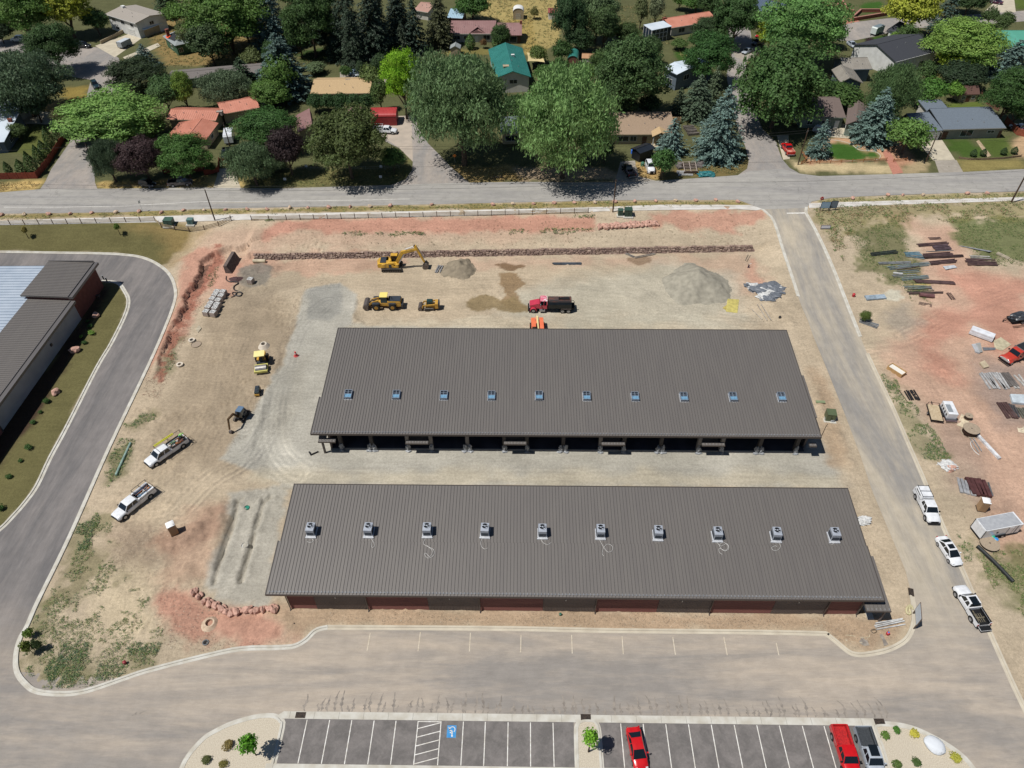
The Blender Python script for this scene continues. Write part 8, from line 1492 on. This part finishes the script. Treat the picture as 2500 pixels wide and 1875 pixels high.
for lb,p,q,n,w_,c,k in(('short brown steel bundle at the top of the east lot',Z(880,442),Z(985,438),3,.6,br,{}),('long brown steel channels below the short top bundle',Z(790,498),Z(1045,481),3,.8,br,{'r':.12}),('short stack of purplish steel beams',Z(920,522),Z(1060,512),6,1.6,(116,88,98),{'r':.13}),('single grey bar below the purplish beams',Z(865,547),Z(1095,537),1,.1,gy,{}),('dark brown beams lying above the longest bars',Z(830,583),Z(1085,567),4,.9,br,{'r':.12}),('longest dark brown bars in the east lot',Z(830,598),Z(1175,582),3,.6,(88,62,58),{'r':.12}),('pale flat bars right of the longest bars',Z(1210,590),Z(1390,596),3,.8,(196,190,176),{'r':.1}),('dark green rails at the left of the east lot',Z(410,574),Z(640,548),4,.9,dg,{'r':.1}),('fan of pale blue rails on the grass',Z(690,570),Z(835,578),9,1.4,bu,{'fan':.7,'r':.08}),('pale grey rails across the grass',Z(470,643),Z(745,637),3,.6,gy,{'r':.1}),('bluish rails crossing the grass edge',Z(540,684),Z(905,643),5,1.1,gb,{}),('red brown beams meeting the bluish rails',Z(890,645),Z(1112,622),4,.9,br,{'r':.13}),('thin brown bars below the bluish rails',Z(610,692),Z(805,668),4,1.2,(126,100,90),{}),('wide stack of brown beams right of the red earth strip',Z(1180,632),Z(1445,640),7,2.2,br,{'r':.13}),('pale blue bars left of the white panel',Z(600,716),Z(815,706),2,.5,gb,{}),('short white beam on the grass',Z(595,724),Z(675,733),1,.1,wh,{'r':.2}),('thin grey bars below the short white beam',Z(590,746),Z(800,741),3,.7,gy,{}),('grey rods ending at the grass edge',Z(655,772),Z(895,750),5,1.1,gb,{}),('brown beams pointing right below the grey rods',Z(750,788),Z(1105,806),4,.7,br,{'r':.13}),('pale green bars above the concrete washout',Z(670,832),Z(922,842),4,.9,gb,{}),('upper dark bars beside the concrete washout',Z(700,868),Z(925,858),2,.5,dg,{}),('lower brown bars beside the concrete washout',Z(715,888),Z(1012,879),3,.5,(118,88,80),{'r':.1}),('tan planks at the right of the east lot',Z(1435,560),Z(1540,610),3,.7,tn,{'h':.1,'r':.15}),
('bunch of grey pipes beside the lone green bush',Z(320,1105),Z(482,1155),7,1.1,gy,{'fan':.3}),('rusty rods tangled in the middle of the red earth',Z(1040,880),Z(1085,940),6,.8,(120,86,76),{'r':.05}),('pale blue sheets beside the concrete washout',Z(365,928),Z(540,915),3,.9,(160,186,206),{'h':.06,'r':.25}),('thin brown rods below the rolled brown pipe',Z(800,965),Z(915,988),4,.7,(128,94,84),{'r':.05}),('black pipes stacked side by side near the road kerb',Z(722,180,900),Z(775,265,900),6,1.7,(46,44,48),{'r':.13}),('white and grey siding lengths stacked in the east yard',Z(1370,35,900),Z(1470,175,900),9,3.6,(196,194,190),{'r':.16,'h':.08}),('grey brown deck boards beside the white siding',Z(1490,35,900),Z(1580,155,900),4,1.2,(124,114,106),{'r':.18,'h':.12}),('white boards stacked at the right edge',Z(1550,50,900),Z(1650,170,900),4,2.6,(206,202,192),{'r':.14,'h':.08}),('brown boards leaning right below the deck boards',Z(1470,275,900),Z(1570,412,900),5,1.5,(108,72,66),{'r':.14,'h':.1}),('dark boards at the right end of the brown boards',Z(1550,290,900),Z(1598,400,900),3,.7,(92,90,92),{'r':.12,'h':.1}),('dark boards cut by the right edge of the yard',Z(1620,320,900),Z(1680,410,900),4,1.1,(120,118,100),{'r':.12,'h':.1}),('grey green pipe lengths beside the big cable spool',Z(1230,565,900),Z(1300,680,900),2,.5,(160,168,172),{}),('stack of maroon roofing panels in the east yard',Z(1250,900,900),Z(1310,1045,900),5,2.4,(112,56,54),{'r':.26,'h':.25}),('grey trim lengths right of the maroon panels',Z(1335,920,900),Z(1365,1030,900),4,1.1,(110,114,118),{'r':.1,'h':.08}),('mixed white and brown panels left of the maroon panels',Z(1180,905,900),Z(1200,1028,900),5,2.3,(176,178,182),{'r':.2,'h':.1}),('two pale planks lying right of the yellow mesh',(1852,743),(1878,784),2,.7,(190,176,158),{'r':.09}),('single plank left of the two pale planks',(1833,755),(1861,782),1,.1,(196,182,160),{'r':.09}),('long blue grey beam on the ground right of the puddle',(1346,645),(1421,645),3,.5,(84,96,
112),{'r':.13}),('grey planks leaning by the stone wall near the east puddle',(1526,619),(1550,629),3,.5,(150,146,140),{}),('grey planks against the stone wall above the puddle',(1549,630),(1600,620),3,.5,(140,132,124),{}),('short steel forms between excavator and brown pile',(1077,649),(1067,668),3,.9,(156,156,158),{'r':.12,'h':.15}),('white plastic pipes lying right of the near building',(2134,1531),(2206,1517),4,.8,(224,224,220),{'r':.09}),('thin stake pile by the trench',(392,1344),(431,1317),1,.1,(196,170,130),{'r':.07}),('rust bars in the yard beside the tarp trailer',(2472,800),(2508,796),2,.3,(150,100,76),{'r':.06}),('tan timber pair near the east end of the stone wall',(1820,639),(1829,623),2,.4,(196,176,146),{'r':.07})):
 bars(lb,p,q,n,w_,c,**k)
bars('thin steel post lying among the weeds',Z(640,170,900),Z(718,278,900),1,.1,(110,80,60),r=.06,cat='post',name='steel_post');bars('long white gutter length pointing from the cable spool',Z(1262,528,900),Z(1468,750,900),1,.1,(236,238,240),h=.15,r=.24,cat='gutter',name='gutter_length')
def pipe(label,pts,r,col,name='pipe',cat='pipe',z=None,sm=5,dz=0):
 c=catmull([G(*p)for p in pts],sm)if len(pts)>2 else[G(*p)for p in pts];m=MB();m.tube([(p.x,p.y,H(p.x,p.y)+r+dz)for p in c],r,8);return tag(m.build(name,M('pipe_%d_%d_%d'%col,D(*col),D(*[k*.85 for k in col]),1,.5),smooth=True),label,cat)
pipe('long pale green pipe among the weeds by the west drive',[(320,1083),(302,1122),(284,1162)],.2,(150,176,164));pipe('thick black pipe pointing to the white pickup with lowered tailgate',[(2384,1336),(2425,1375),(2471,1423)],.3,(30,34,34));pipe('fat beige pipe roll lying by the stone wall',[(619,641),(649,641)],.42,(206,190,158));pipe('rolled brown pipe below the brown bars',[Z(808,906),Z(925,918)],.4,(122,84,84))
pipe('black hose coiled right of the wrapped pallets',[(553,676),(553,684),(562,689),(575,688),(582,692),(572,700),(572,708),(582,712),(592,717),(586,724),(576,722),(580,715),(590,716),(588,723),(572,722),(568,716),(575,715),(577,722),(565,727)],.12,(44,40,40),'hose','hose');pipe('white hose curling beside the big cable spool',[Z(1250,585,900),Z(1225,600,900),Z(1235,640,900),Z(1262,675,900),Z(1295,702,900)],.05,(230,230,226),'hose','hose')
pipe('pale hose looped in the dirt at the lower right corner of the site',[(2105,1570),(2070,1566),(2062,1558),(2068,1551),(2100,1556),(2122,1555),(2118,1545),(2113,1538)],.05,(214,200,170),'hose','hose');pipe('pale coil of pipe beside the sign board',[(2222,1478),(2214,1484),(2212,1494),(2216,1500),(2222,1498),(2219,1488),(2224,1480),(2228,1490)],.14,(214,204,160),'pipe_coil','pipe');pipe('dark cable running from the green transformer to the building',[(2022,1034),(2016,1042),(2010,1055),(2004,1066)],.05,(70,60,50),'cable','cable');pipe('dark hose bunch beside the pale hose',[(2125,1540),(2134,1536),(2140,1542),(2132,1546),(2126,1540),(2138,1538)],.06,(120,104,84),'hose','hose')
# lids, rings, cones
CNC=M('pale_precast',D(222,210,192),D(200,188,170),2,.85)
def ringt(label,u,v,r,h_,mat=CNC,hole=.55,name='manhole_ring',cat='manhole',rz=0,cone=None):
 g=G(u,v);t=thing(name,label,cat,g);m=MB();cone=cone or r;n=20;R=[]
 for rr,z in((r,0),(cone,h_),(cone*hole,h_),(cone*hole,0.02)):R.append([(rr*math.cos(2*math.pi*i/n),rr*math.sin(2*math.pi*i/n),z)for i in range(n)])
 m.loft(R,caps=False);m.build('ring',mat,t,smooth=True);MB().cyl((0,0,.0),(0,0,.03),cone*hole*.99,n=n).build('opening' if hole<.9 else 'lid',BLK if hole<.9 else mat,t);return t
ringt('pale precast manhole cone above the soil roller',645,846,1.15,.75,cone=.62,hole=.7);ringt('precast ring with a dark opening by the cut bank',469,833,.62,.4,hole=.6);ringt('precast ring below the concrete disc by the cut bank',440,893,.62,.45,hole=.55);ringt('low concrete disc lying beside the precast ring',479,841,.95,.12,hole=.97,mat=M('dull_disc',D(160,144,126),rough=.9))
ringt('manhole cone half buried in red earth by the boulders',513,1524,1.2,.5,cone=.7,hole=.72,mat=ROCK2);ringt('round metal cover near the south kerb',502,1569,.42,.12,hole=.7,mat=M('metal_cover',D(110,114,116),rough=.6));ringt('brown round manhole lid in the south west weeds',154,1594,.6,.12,hole=.97,mat=M('brown_lid',D(140,128,112),rough=.8))
ringt('teal round lid between the two trenches',603,1240,.4,.15,hole=.97,mat=M('teal_lid',D(36,130,108),rough=.5));ringt('white round lid, upper of the two between the trenches',606,1302,.5,.18,hole=.97,mat=M('white_lid',D(222,220,212)));ringt('white round lid, lower of the two between the trenches',598,1332,.5,.18,hole=.97,mat=M('white_lid',(1,1,1)))
t=thing('traffic_cone','red traffic drum cone on the compacted gravel left of the far building','cone',G(723,869));MB().cyl((0,0,.08),(0,0,1.05),.3,.14,14).build('cone',M('cone_red',D(216,84,84),D(200,70,74),1,.6),t,smooth=True);MB().lathe([(.48,0),(.48,.08),(.1,.1)],14).build('base',M('cone_base',D(190,92,90)),t);MB().cyl((0,0,.6),(0,0,.75),.225,.2,14).build('band',WHT,t)
# porta potties
def potty(label,u,v,rz):
 q=P(u,v,2.3);t=thing('portable_toilet',label,'portable toilet',(q[0],q[1],0),rz);TB=M('tan_plastic',D(176,146,112),D(164,134,102),1,.6);MB().box(-.55,.55,-.55,.55,.08,2.15).build('cabin',TB,t,bevel=.04);MB().box(-.6,.6,-.6,.6,0,.1).build('skid',BLK,t)
 R=[[(x*k,y*k,z)for x,y in((-.58,-.5),(-.5,-.58),(.5,-.58),(.58,-.5),(.58,.5),(.5,.58),(-.5,.58),(-.58,.5))]for k,z in((1,2.15),(1,2.22),(.7,2.36))];MB().loft(R).build('roof',M('white_plastic_roof',D(240,240,238),rough=.4),t,smooth=True);MB().cyl((.4,-.4,2.2),(.4,-.4,2.45),.05).build('vent_pipe',TB,t);MB().box(-.38,.38,-.58,-.552,.15,2.05).build('door',M('tan_door',D(160,132,102),rough=.6),t)
potty('tan portable toilet with white roof on the site by the trench',414,1279,R_(35));potty('tan portable toilet with white roof above the enclosed trailer',2410,1221,R_(-12))
# cable spools
def spool(label,u,v,r,w_,z=0,rot=0,cabl=True):
 g=G(u,v);t=thing('cable_spool',label,'cable spool',(g.x,g.y,g.z+z));F1=M('spool_wood',D(176,160,138),D(148,132,114),3,.85,stretch=(1,5,1));MB().cyl((0,0,0),(0,0,.07),r,n=24).build('flange',F1,t);MB().cyl((0,0,w_),(0,0,w_+.07),r,n=24).build('flange',F1,t);MB().cyl((0,0,.07),(0,0,w_),r*.86 if cabl else r*.5,n=22).build('cable_winding' if cabl else 'drum',M('brown_cable',D(70,50,38),D(40,30,26),8,.6,stretch=(.1,.1,6))if cabl else F1,t);MB().cyl((0,0,w_+.07),(0,0,w_+.09),.1,n=10).build('hub',BLK,t)
spool('large cable spool wound with brown cable in the east yard',2366,1056,1.35,1.0);spool('small dark cable spool on the plywood sheet',2361,1022,.65,.7,.05);spool('round wooden spool below the enclosed trailer',2412,1332,1.35,.6,cabl=False)
def slabt(label,pts,h_,col,name='plywood_sheet',cat='plywood',z=0,k=.85):
 c=[G(*p)for p in pts];o=c[0];t=tag(MB().prism([(p.x-o.x,p.y-o.y)for p in c],.03+z,.03+z+h_).build(name,M('slab_%d_%d_%d'%col,D(*col),D(*[q*k for q in col]),1.5,.8)),label,cat);t.location=o;return t
slabt('pale plywood sheet under the small cable spool',[Z(1150,368,900),Z(1225,400,900),Z(1190,488,900),Z(1113,460,900)],.03,(222,206,176));slabt('round edged wooden board under the large cable spool',[Z(1155,500,900),Z(1180,480,900),Z(1215,545,900),Z(1205,558,900),Z(1170,540,900)],.04,(190,156,116));slabt('pale plywood sheet at the right edge of the yard',[Z(1600,462,900),Z(1690,475,900),Z(1690,530,900),Z(1612,515,900)],.03,(222,208,180))
slabt('white panel pair lying on the red earth',[Z(1000,668),Z(1090,656),Z(1115,678),Z(1022,698)],.1,(206,210,214),'panel','panel');slabt('long grey metal sheet across the grass at the right',[Z(1130,500),Z(1150,500),Z(1395,556),Z(1370,562)],.08,(146,150,152),'metal_sheet','metal sheet');slabt('tan board among the pale green bars',[Z(672,808),Z(900,812),Z(905,828),Z(680,826)],.03,(190,168,108))
slabt('white and blue roof panels stacked at the right edge of the yard',[Z(1540,218,900),Z(1700,225,900),Z(1700,300,900),Z(1560,285,900)],.4,(206,216,222),'roof_panel_stack','panel stack');slabt('pale concrete pad behind the old red truck',[Z(1410,1270),Z(1470,1240),Z(1555,1300),Z(1480,1350),Z(1420,1330)],.06,(200,190,160),'concrete_pad','concrete pad');slabt('beige board pile left of the old red truck',[Z(1295,1452),Z(1335,1435),Z(1372,1485),Z(1330,1497)],.3,(206,190,160),'board_pile','boards')
slabt('grey sheet metal pieces left of the concrete pad',[Z(1265,1295),Z(1300,1290),Z(1320,1365),Z(1290,1372)],.25,(170,170,166),'metal_sheet','metal sheet');slabt('flat dark metal offcut beside the sheet metal pieces',[Z(1320,1325),Z(1425,1328),Z(1425,1345),Z(1330,1350)],.15,(120,124,130),'metal_sheet','metal sheet');slabt('tilted stack of narrow panels below the white wrapped bundle',[Z(1230,1305),Z(1262,1300),Z(1295,1375),Z(1262,1365)],.3,(196,198,200),'panel_stack','panel stack')
slabt('yellow plastic mesh panels lying near the large gravel pile',[(1776,730),(1804,732),(1800,765),(1772,761)],.06,(206,192,112),'mesh_panel','mesh');slabt('second yellow mesh panel poking out beneath the first',[(1764,752),(1778,742),(1780,756),(1772,758)],.03,(196,178,100),'mesh_panel','mesh')
slabt('dark framed pit cover beside the portable toilet',[(463,1284),(474,1274),(481,1279),(471,1290)],.12,(60,50,46),'pit_cover','cover');slabt('small concrete slab near the cut bank',[(478,805),(486,795),(492,802),(484,813)],.1,(196,184,160),'concrete_slab','slab')
# white wrapped bundle, crate, tarp heap, white debris
t=thing('wrapped_bundle','white plastic wrapped lumber bundle on the red earth','wrapped bundle',G(2395,820),R_(-38));MB().box(-2.1,2.1,-1.1,1.1,.2,.75).box(-2.1,2.1,-1.05,.5,.76,1.25,tx=.05).build('bundle',M('white_wrap',D(232,234,238),D(206,208,212),1,.4),t,bevel=.06);MB().box(-1.6,-1.4,-1.1,1.1,.0,.19).box(1.4,1.6,-1.1,1.1,0,.19).build('bearer',FW,t)
t=thing('wooden_crate','open wooden crate with white liner beside the east road kerb','crate',G(2187,908),R_(-55));m=MB().box(-1.5,1.5,-.75,-.69,0,.8).box(-1.5,1.5,.69,.75,0,.8).box(-1.5,-1.44,-.69,.69,0,.8).box(1.44,1.5,-.69,.69,0,.8);m.build('side_panels',M('crate_wood',D(196,160,112),D(176,142,98),2,.8),t);MB().box(-1.43,1.43,-.68,.68,.02,.55).build('liner',M('white_liner',D(226,222,212),rough=.7),t)
def heap(label,u,v,spots,mats,name,cat,seed):
 g=G(u,v);t=thing(name,label,cat,g);m=MB();rs=np.random.RandomState(seed)
 for k,(du,dv,s)in enumerate(spots):q=G(u+du,v+dv);m.add(*blob(q.x-g.x,q.y-g.y,.18,s,s*.8,.38*s**.5,seed+k,3,.55),mi=k%len(mats))
 m.build('sheeting',mats,t);return t
heap('crumpled grey and white plastic heap by the east road',1865,712,[(-40,-14,.9),(-28,-12,1.3),(-14,-4,1.9),(0,-6,1.5),(6,4,1.8),(20,-10,2.2),(30,0,1.6),(-4,14,1.1),(8,18,1.4),(24,10,1.3),(38,-6,1.2)],[M('grey_sheet',D(96,102,110),D(120,124,130),3,.5),M('white_sheet',D(220,220,216),D(190,190,188),3,.6),M('grey_sheet',(1,1,1))],'plastic_heap','plastic heap',60)
heap('white plastic rubbish heap beside the road weeds',2310,1139,[(-6,0,.9),(2,-4,1.1),(8,3,1.0),(14,2,.8),(0,6,.7)],[M('white_sheet',(1,1,1)),M('white_sheet',(1,1,1)),ROCK],'rubbish_heap','rubbish',80);heap('white plastic bag on the ground right of the near building',2107,1274,[(-5,3,.7),(4,-2,.9)],[M('white_sheet',(1,1,1))],'plastic_bag','bag',90);heap('teal tarpaulin heap on the corner lot by the spruce',1722,426,[(0,0,1.6),(10,2,1.4),(-8,3,1.1)],[M('teal_tarp',D(50,122,124),D(40,104,108),2,.5)],'tarp_heap','tarp',95)
# utility boxes
def cabinet(label,u,v,w_,d,h_,col=(70,98,84),rz=0,pad=True,group=None):
 g=G(u,v);t=thing('utility_cabinet',label,'utility cabinet',g,rz,group);mt=M('cabinet_%d'%col[0],D(*col),D(*[k*.9 for k in col]),1,.5);MB().box(-w_/2,w_/2,-d/2,d/2,.1,h_).build('cabinet',mt,t,bevel=.03);MB().box(-w_/2-.04,w_/2+.04,-d/2-.04,d/2+.04,h_+.002,h_+.07).build('lid',mt,t);MB().box(-.02,.02,-d/2-.02,-d/2-.002,.2,h_-.08).box(.1,.16,-d/2-.05,-d/2-.021,h_*.5,h_*.6).build('door_seam',BLK,t)
 if pad:MB().box(-w_/2-.3,w_/2+.3,-d/2-.35,d/2+.3,-.2,.09).build('pad',CONC,t)
cabinet('larger green utility cabinet inside the fence bend',415,549,1.9,1.7,1.5);cabinet('smaller green utility cabinet right of the larger one in the fence bend',467,546,1.3,1.2,1.2,(96,128,124));cabinet('small green utility cabinet left of its larger neighbour by the pole',1514,525,1.1,1.1,1.4,(60,88,74));cabinet('larger dark green utility cabinet right of the pole',1533,526,1.7,1.5,1.7,(54,80,66))
cabinet('green transformer with plastic round its base beside the far building',2024,1022,1.5,1.5,1.6,(92,104,74),R_(-8));cabinet('low green ground box beside the far building',2002,984,1.5,.5,.3,(136,148,112),R_(-3),False);heap('grey plastic bunched at the foot of the green transformer',2031,1023,[(-12,0,.5),(0,4,.6),(4,-2,.45)],[PLAS],'plastic_sheeting','plastic sheeting',70)
# poles, wires, signs
PW=M('pole_wood',D(92,74,58),D(70,56,46),3,.9)
def upole(label,u,v,h_,r=.16,cap=False):
 g=G(u,v);t=thing('utility_pole',label,'utility pole',g,0,'utility poles');MB().cyl((0,0,-.2),(0,0,h_),r,r*.7,10).build('pole',PW,t);MB().cyl((-.0,-.12,h_-.5),(0,-.35,h_-.45),.05).cyl((0,.12,h_-1),(0,.35,h_-.95),.05).build('insulator',GALV,t);return Vector((g.x,g.y,g.z+h_-.4))
T1=upole('black utility pole at the fence end left of the site',525,538,7.8);T2=upole('utility pole beside the two dark green cabinets',1496,518,8.2);T3=upole('utility pole at the right edge beside the footpath',2468,495,8.6,.2);T4=upole('leaning brown pole beside the red pickup and log fence',1948,402,9.5);T5=upole('brown pole at the end of the ranch house driveway',2260,395,7);T6=upole('thin pole beside the round bush at the verge corner',963,413,6.5,.1);T7=upole('pole left of the concrete driveway among the trees',562,358,6.5);T8=upole('dark pole by the side street under the purple tree',230,401,5.5)
def wire(a,b,sag,label):
 m=MB();n=16;m.tube([a.lerp(b,i/n)-Vector((0,0,sag*4*(i/n)*(1-i/n)))for i in range(n+1)],.025,4);tag(m.build('power_line',M('wire',(.02,.02,.02))),label,'wire','power lines')
E3=Vector((150,152,11));E1=Vector((-170,150,10.5));U=Vector((0,0,.6))
wire(T2,T3,1.2,'power line from the cabinet pole to the right edge pole');wire(E1,T2,1.6,'power line along main street left of the cabinet pole');wire(E1-U,T2-U,2.1,'lower power line along main street left of the cabinet pole');wire(T3,E3,.5,'power line leaving at the right edge')
wire(T8,T6,1.0,'power line along the verge from the purple tree to the corner bush');wire(T6,T4,1.4,'power line crossing behind the huge willows');wire(T6-U,T4-U,1.7,'lower power line crossing behind the huge willows');wire(T4,T5,.8,'power line above the curved lawn');wire(T5,E3+Vector((0,20,-2)),.6,'power line above the ranch house lawn');wire(E1+Vector((0,20,-3)),T8,1,'power line above the cypress row')
def sign(label,u,v,h_,kind,cat='sign',rz=0):
 g=G(u,v);t=thing(kind+'_sign',label,cat,g,rz);MB().cyl((0,0,-.1),(0,0,h_),.035,n=6).build('post',GALV,t);n,r,c={'stop':(8,.42,(196,30,40)),'diamond':(4,.5,(236,130,30)),'street':(0,0,(40,110,70)),'notice':(0,.3,(226,226,222)),'yard':(0,.35,(230,230,228))}[kind];mt=M('sign_'+kind,D(*c),rough=.4)
 if n:a0=math.pi/8 if n==8 else 0;MB().prof([(r*math.cos(a0+2*math.pi*i/n),h_+r*.9+r*math.sin(a0+2*math.pi*i/n))for i in range(n)],-.05,-.035).build('plate',mt,t)
 elif kind=='street':MB().box(-.45,.45,-.02,.02,h_-.2,h_).build('plate',mt,t)
 else:MB().box(-r,r,-.05,-.036,h_-.15,h_+.5).build('plate',mt,t)
 return t
def text(t,s_,size,x,y,z,mat,rx=math.pi/2):
 c=bpy.data.curves.new('lettering','FONT');c.body=s_;c.size=size;c.align_x='CENTER';c.align_y='CENTER';c.extrude=.004;o=bpy.data.objects.new('lettering',c);link(o,t);o.location=(x,y,z);o.rotation_euler=(rx,0,0);c.materials.append(mat);dg=bpy.context.evaluated_depsgraph_get();me_=bpy.data.meshes.new_from_object(o.evaluated_get(dg));loc,rot=o.location.copy(),o.rotation_euler.copy();bpy.data.objects.remove(o);o=bpy.data.objects.new('lettering',me_);link(o,t);o.location=loc;o.rotation_euler=rot
st=sign('red octagonal stop sign at the corner of the east road',1999,508,2.2,'stop');text(st,'STOP',.3,0,-.06,2.2+.378,WHT)
sign('orange diamond warning sign on the verge of the middle left street',1111,400,1.8,'diamond');sign('street sign on the verge of main street left of the cabinets',349,517,2.4,'notice',rz=1.2)
for i,(u,v)in enumerate(((749,412),(697,444),(931,413),(930,438))):sign('small white yard sign below the olive tree, '+['by the wire fence, left','near the road, left','by the wire fence, right','near the road, right'][i],u,v,.6,'yard')
def board(label,u,v,w_,h_,z,rz,tilt=0,frame=(110,96,84),face=(206,216,226)):
 g=G(u,v);t=thing('sign_board',label,'sign board',g,rz);FM=M('board_frame_%d'%frame[0],D(*frame),rough=.7);MB().box(-w_/2,w_/2,-.04,.04,z,z+h_).box(-w_/2+.1,-w_/2+.22,-.06,.06,-.2,z).box(w_/2-.22,w_/2-.1,-.06,.06,-.2,z).build('frame',FM,t);MB().box(-w_/2+.1,w_/2-.1,-.06,-.042,z+.1,z+h_-.1).box(-w_/2+.1,w_/2-.1,.042,.06,z+.1,z+h_-.1).build('face',M('board_face_%d'%face[0],D(*face),D(*[k*.96 for k in face]),1,.5),t);return t
board('pale sign board on posts behind the stop sign',2011,516,2.2,1.7,.8,0,frame=(60,62,66),face=(150,176,196));board('dark framed sign board right of the pale one',2032,514,1.6,1.9,.6,0,frame=(52,50,56),face=(110,122,134));board('white sign board on the weeds near the road kerb',2014,560,2.2,.9,.2,0,face=(236,234,240));board('tall pale sign board on the kerb right of the near building',2229,1517,2.6,1.9,1.0,R_(72))
t=thing('mailbox_row','row of dark mailboxes on a rail beside main street','mailbox',G(1213,442));MB().box(-1.4,1.4,-.05,.05,.9,1.0).box(-1.2,-1.1,-.05,.05,-.1,.9).box(1.1,1.2,-.05,.05,-.1,.9).build('rail',PW,t)
for k in range(5):MB().box(-1.3+k*.55,-1.05+k*.55,-.25,.25,1.002,1.25).build('mailbox',BLK,t,bevel=.05)
# small site items
t=thing('tamping_rammer','dark purple tamping machine standing near the east end of the stone wall','rammer',G(1827,653));MB().box(-.2,.2,-.18,.18,0,.12).box(-.12,.12,-.1,.1,.12,.75).build('body',M('dark_purple',D(60,46,66),rough=.6),t,bevel=.02);MB().cyl((0,0,.8),(.5,0,1.1),.03).cyl((0,.2,.9),(0,-.2,.9),.03).build('handle',GALV,t)
for lb,u,v,c,r in(('red hydrant marker among weeds near the south west kerb',306,1620,(150,40,50),.22),('small red and blue canister in the lower right corner of the site',2166,1549,(190,50,60),.22),('green bucket in front of the near building',1368,1502,(40,100,80),.18),('blue barrel behind the black carport',1544,375,(40,110,220),.45),('green barrel left of the white van',1568,406,(70,120,96),.45),('red object beside the east road kerb',2083,724,(190,50,50),.3),('black bucket right of the pale planks',1903,778,(28,28,32),.25),('blue container below the enclosed trailer',2428,1322,(50,150,210),.3),('teal container below the enclosed trailer',2420,1315,(40,170,130),.3)):
 g=G(u,v);t=thing('container' if r<.4 else 'barrel',lb,'container' if r<.4 else 'barrel',g);mt=M('can_%d_%d'%(c[0],c[1]),D(*c),rough=.5);MB().lathe([(r*.8,0),(r,.1),(r,r*2.2),(r*.6,r*2.5)],12).build('body',mt,t,smooth=True);MB().cyl((0,0,r*2.5),(0,0,r*2.7),r*.5,n=10).build('cap',M('cap_blue',D(60,130,200))if 'blue' in lb else mt,t)
for lb,u,v,rz in(('black angle bracket on the gravel left of the far building',768,1108,.6),('black angle bracket pair below the near building corner, left',696,1530,.3),('black angle bracket pair below the near building corner, right',708,1528,.4)):g=G(u,v);o=tag(MB().box(-.7,.7,-.08,.08,0,.25).box(-.7,-.5,.08,.8,0,.25).build('steel_bracket',BLK),lb,'bracket');o.location=g;o.rotation_euler=(0,0,rz)
t=thing('wood_lattice','weathered lattice frame leaning on timber stacks at the corner lot','lattice',G(1682,418),.05);m=MB()
for k in range(7):m.box(-1.6,1.6,-1.6+k*.5,-1.5+k*.5,.9+.15*k,.96+.15*k)
for k in range(3):m.add([(-1.6+k*1.55,-1.7,.8),(-1.45+k*1.55,-1.7,.8),(-1.45+k*1.55,1.6,1.8),(-1.6+k*1.55,1.6,1.8),(-1.6+k*1.55,-1.7,.87),(-1.45+k*1.55,-1.7,.87),(-1.45+k*1.55,1.6,1.87),(-1.6+k*1.55,1.6,1.87)],[(3,2,1,0),(4,5,6,7),(0,1,5,4),(1,2,6,5),(2,3,7,6),(3,0,4,7)])
m.build('lattice',M('weathered_wood',D(190,176,164),D(160,146,136),3,.85),t);MB().box(-1.7,1.7,-1.7,-1.5,0,.85).box(-1.7,1.7,1.3,1.5,0,1.6).build('trestle',PW,t)
bars('weathered timber stack left of the lattice frame',(1650,408),(1672,406),6,2.6,(150,136,128),name='timber_stack',cat='timber',h=.4,r=.16);bars('weathered timber stack right of the lattice frame',(1700,402),(1718,406),6,2.6,(140,128,122),name='timber_stack',cat='timber',h=.4,r=.16);bars('white and pale planks in front of the lattice frame',(1652,424),(1692,424),5,2,(206,206,204),name='timber_stack',cat='timber',h=.1,r=.12);bars('grey trellis stack behind the lattice frame',(1672,322),(1700,320),7,5,(150,136,122),name='timber_stack',cat='timber',h=.5,r=.12)
for lb,u,v in(('dark gateway bollard beside the warehouse tower',254,683),('dark bollard on the kerb left of the warehouse tower corner',262,688)):g=G(u,v);t=thing('bollard',lb,'bollard',g);MB().cyl((0,0,0),(0,0,1.0),.12,n=10).build('post',BLK,t);MB().cyl((0,0,1.0),(0,0,1.06),.13,n=10).build('cap',GALV,t)
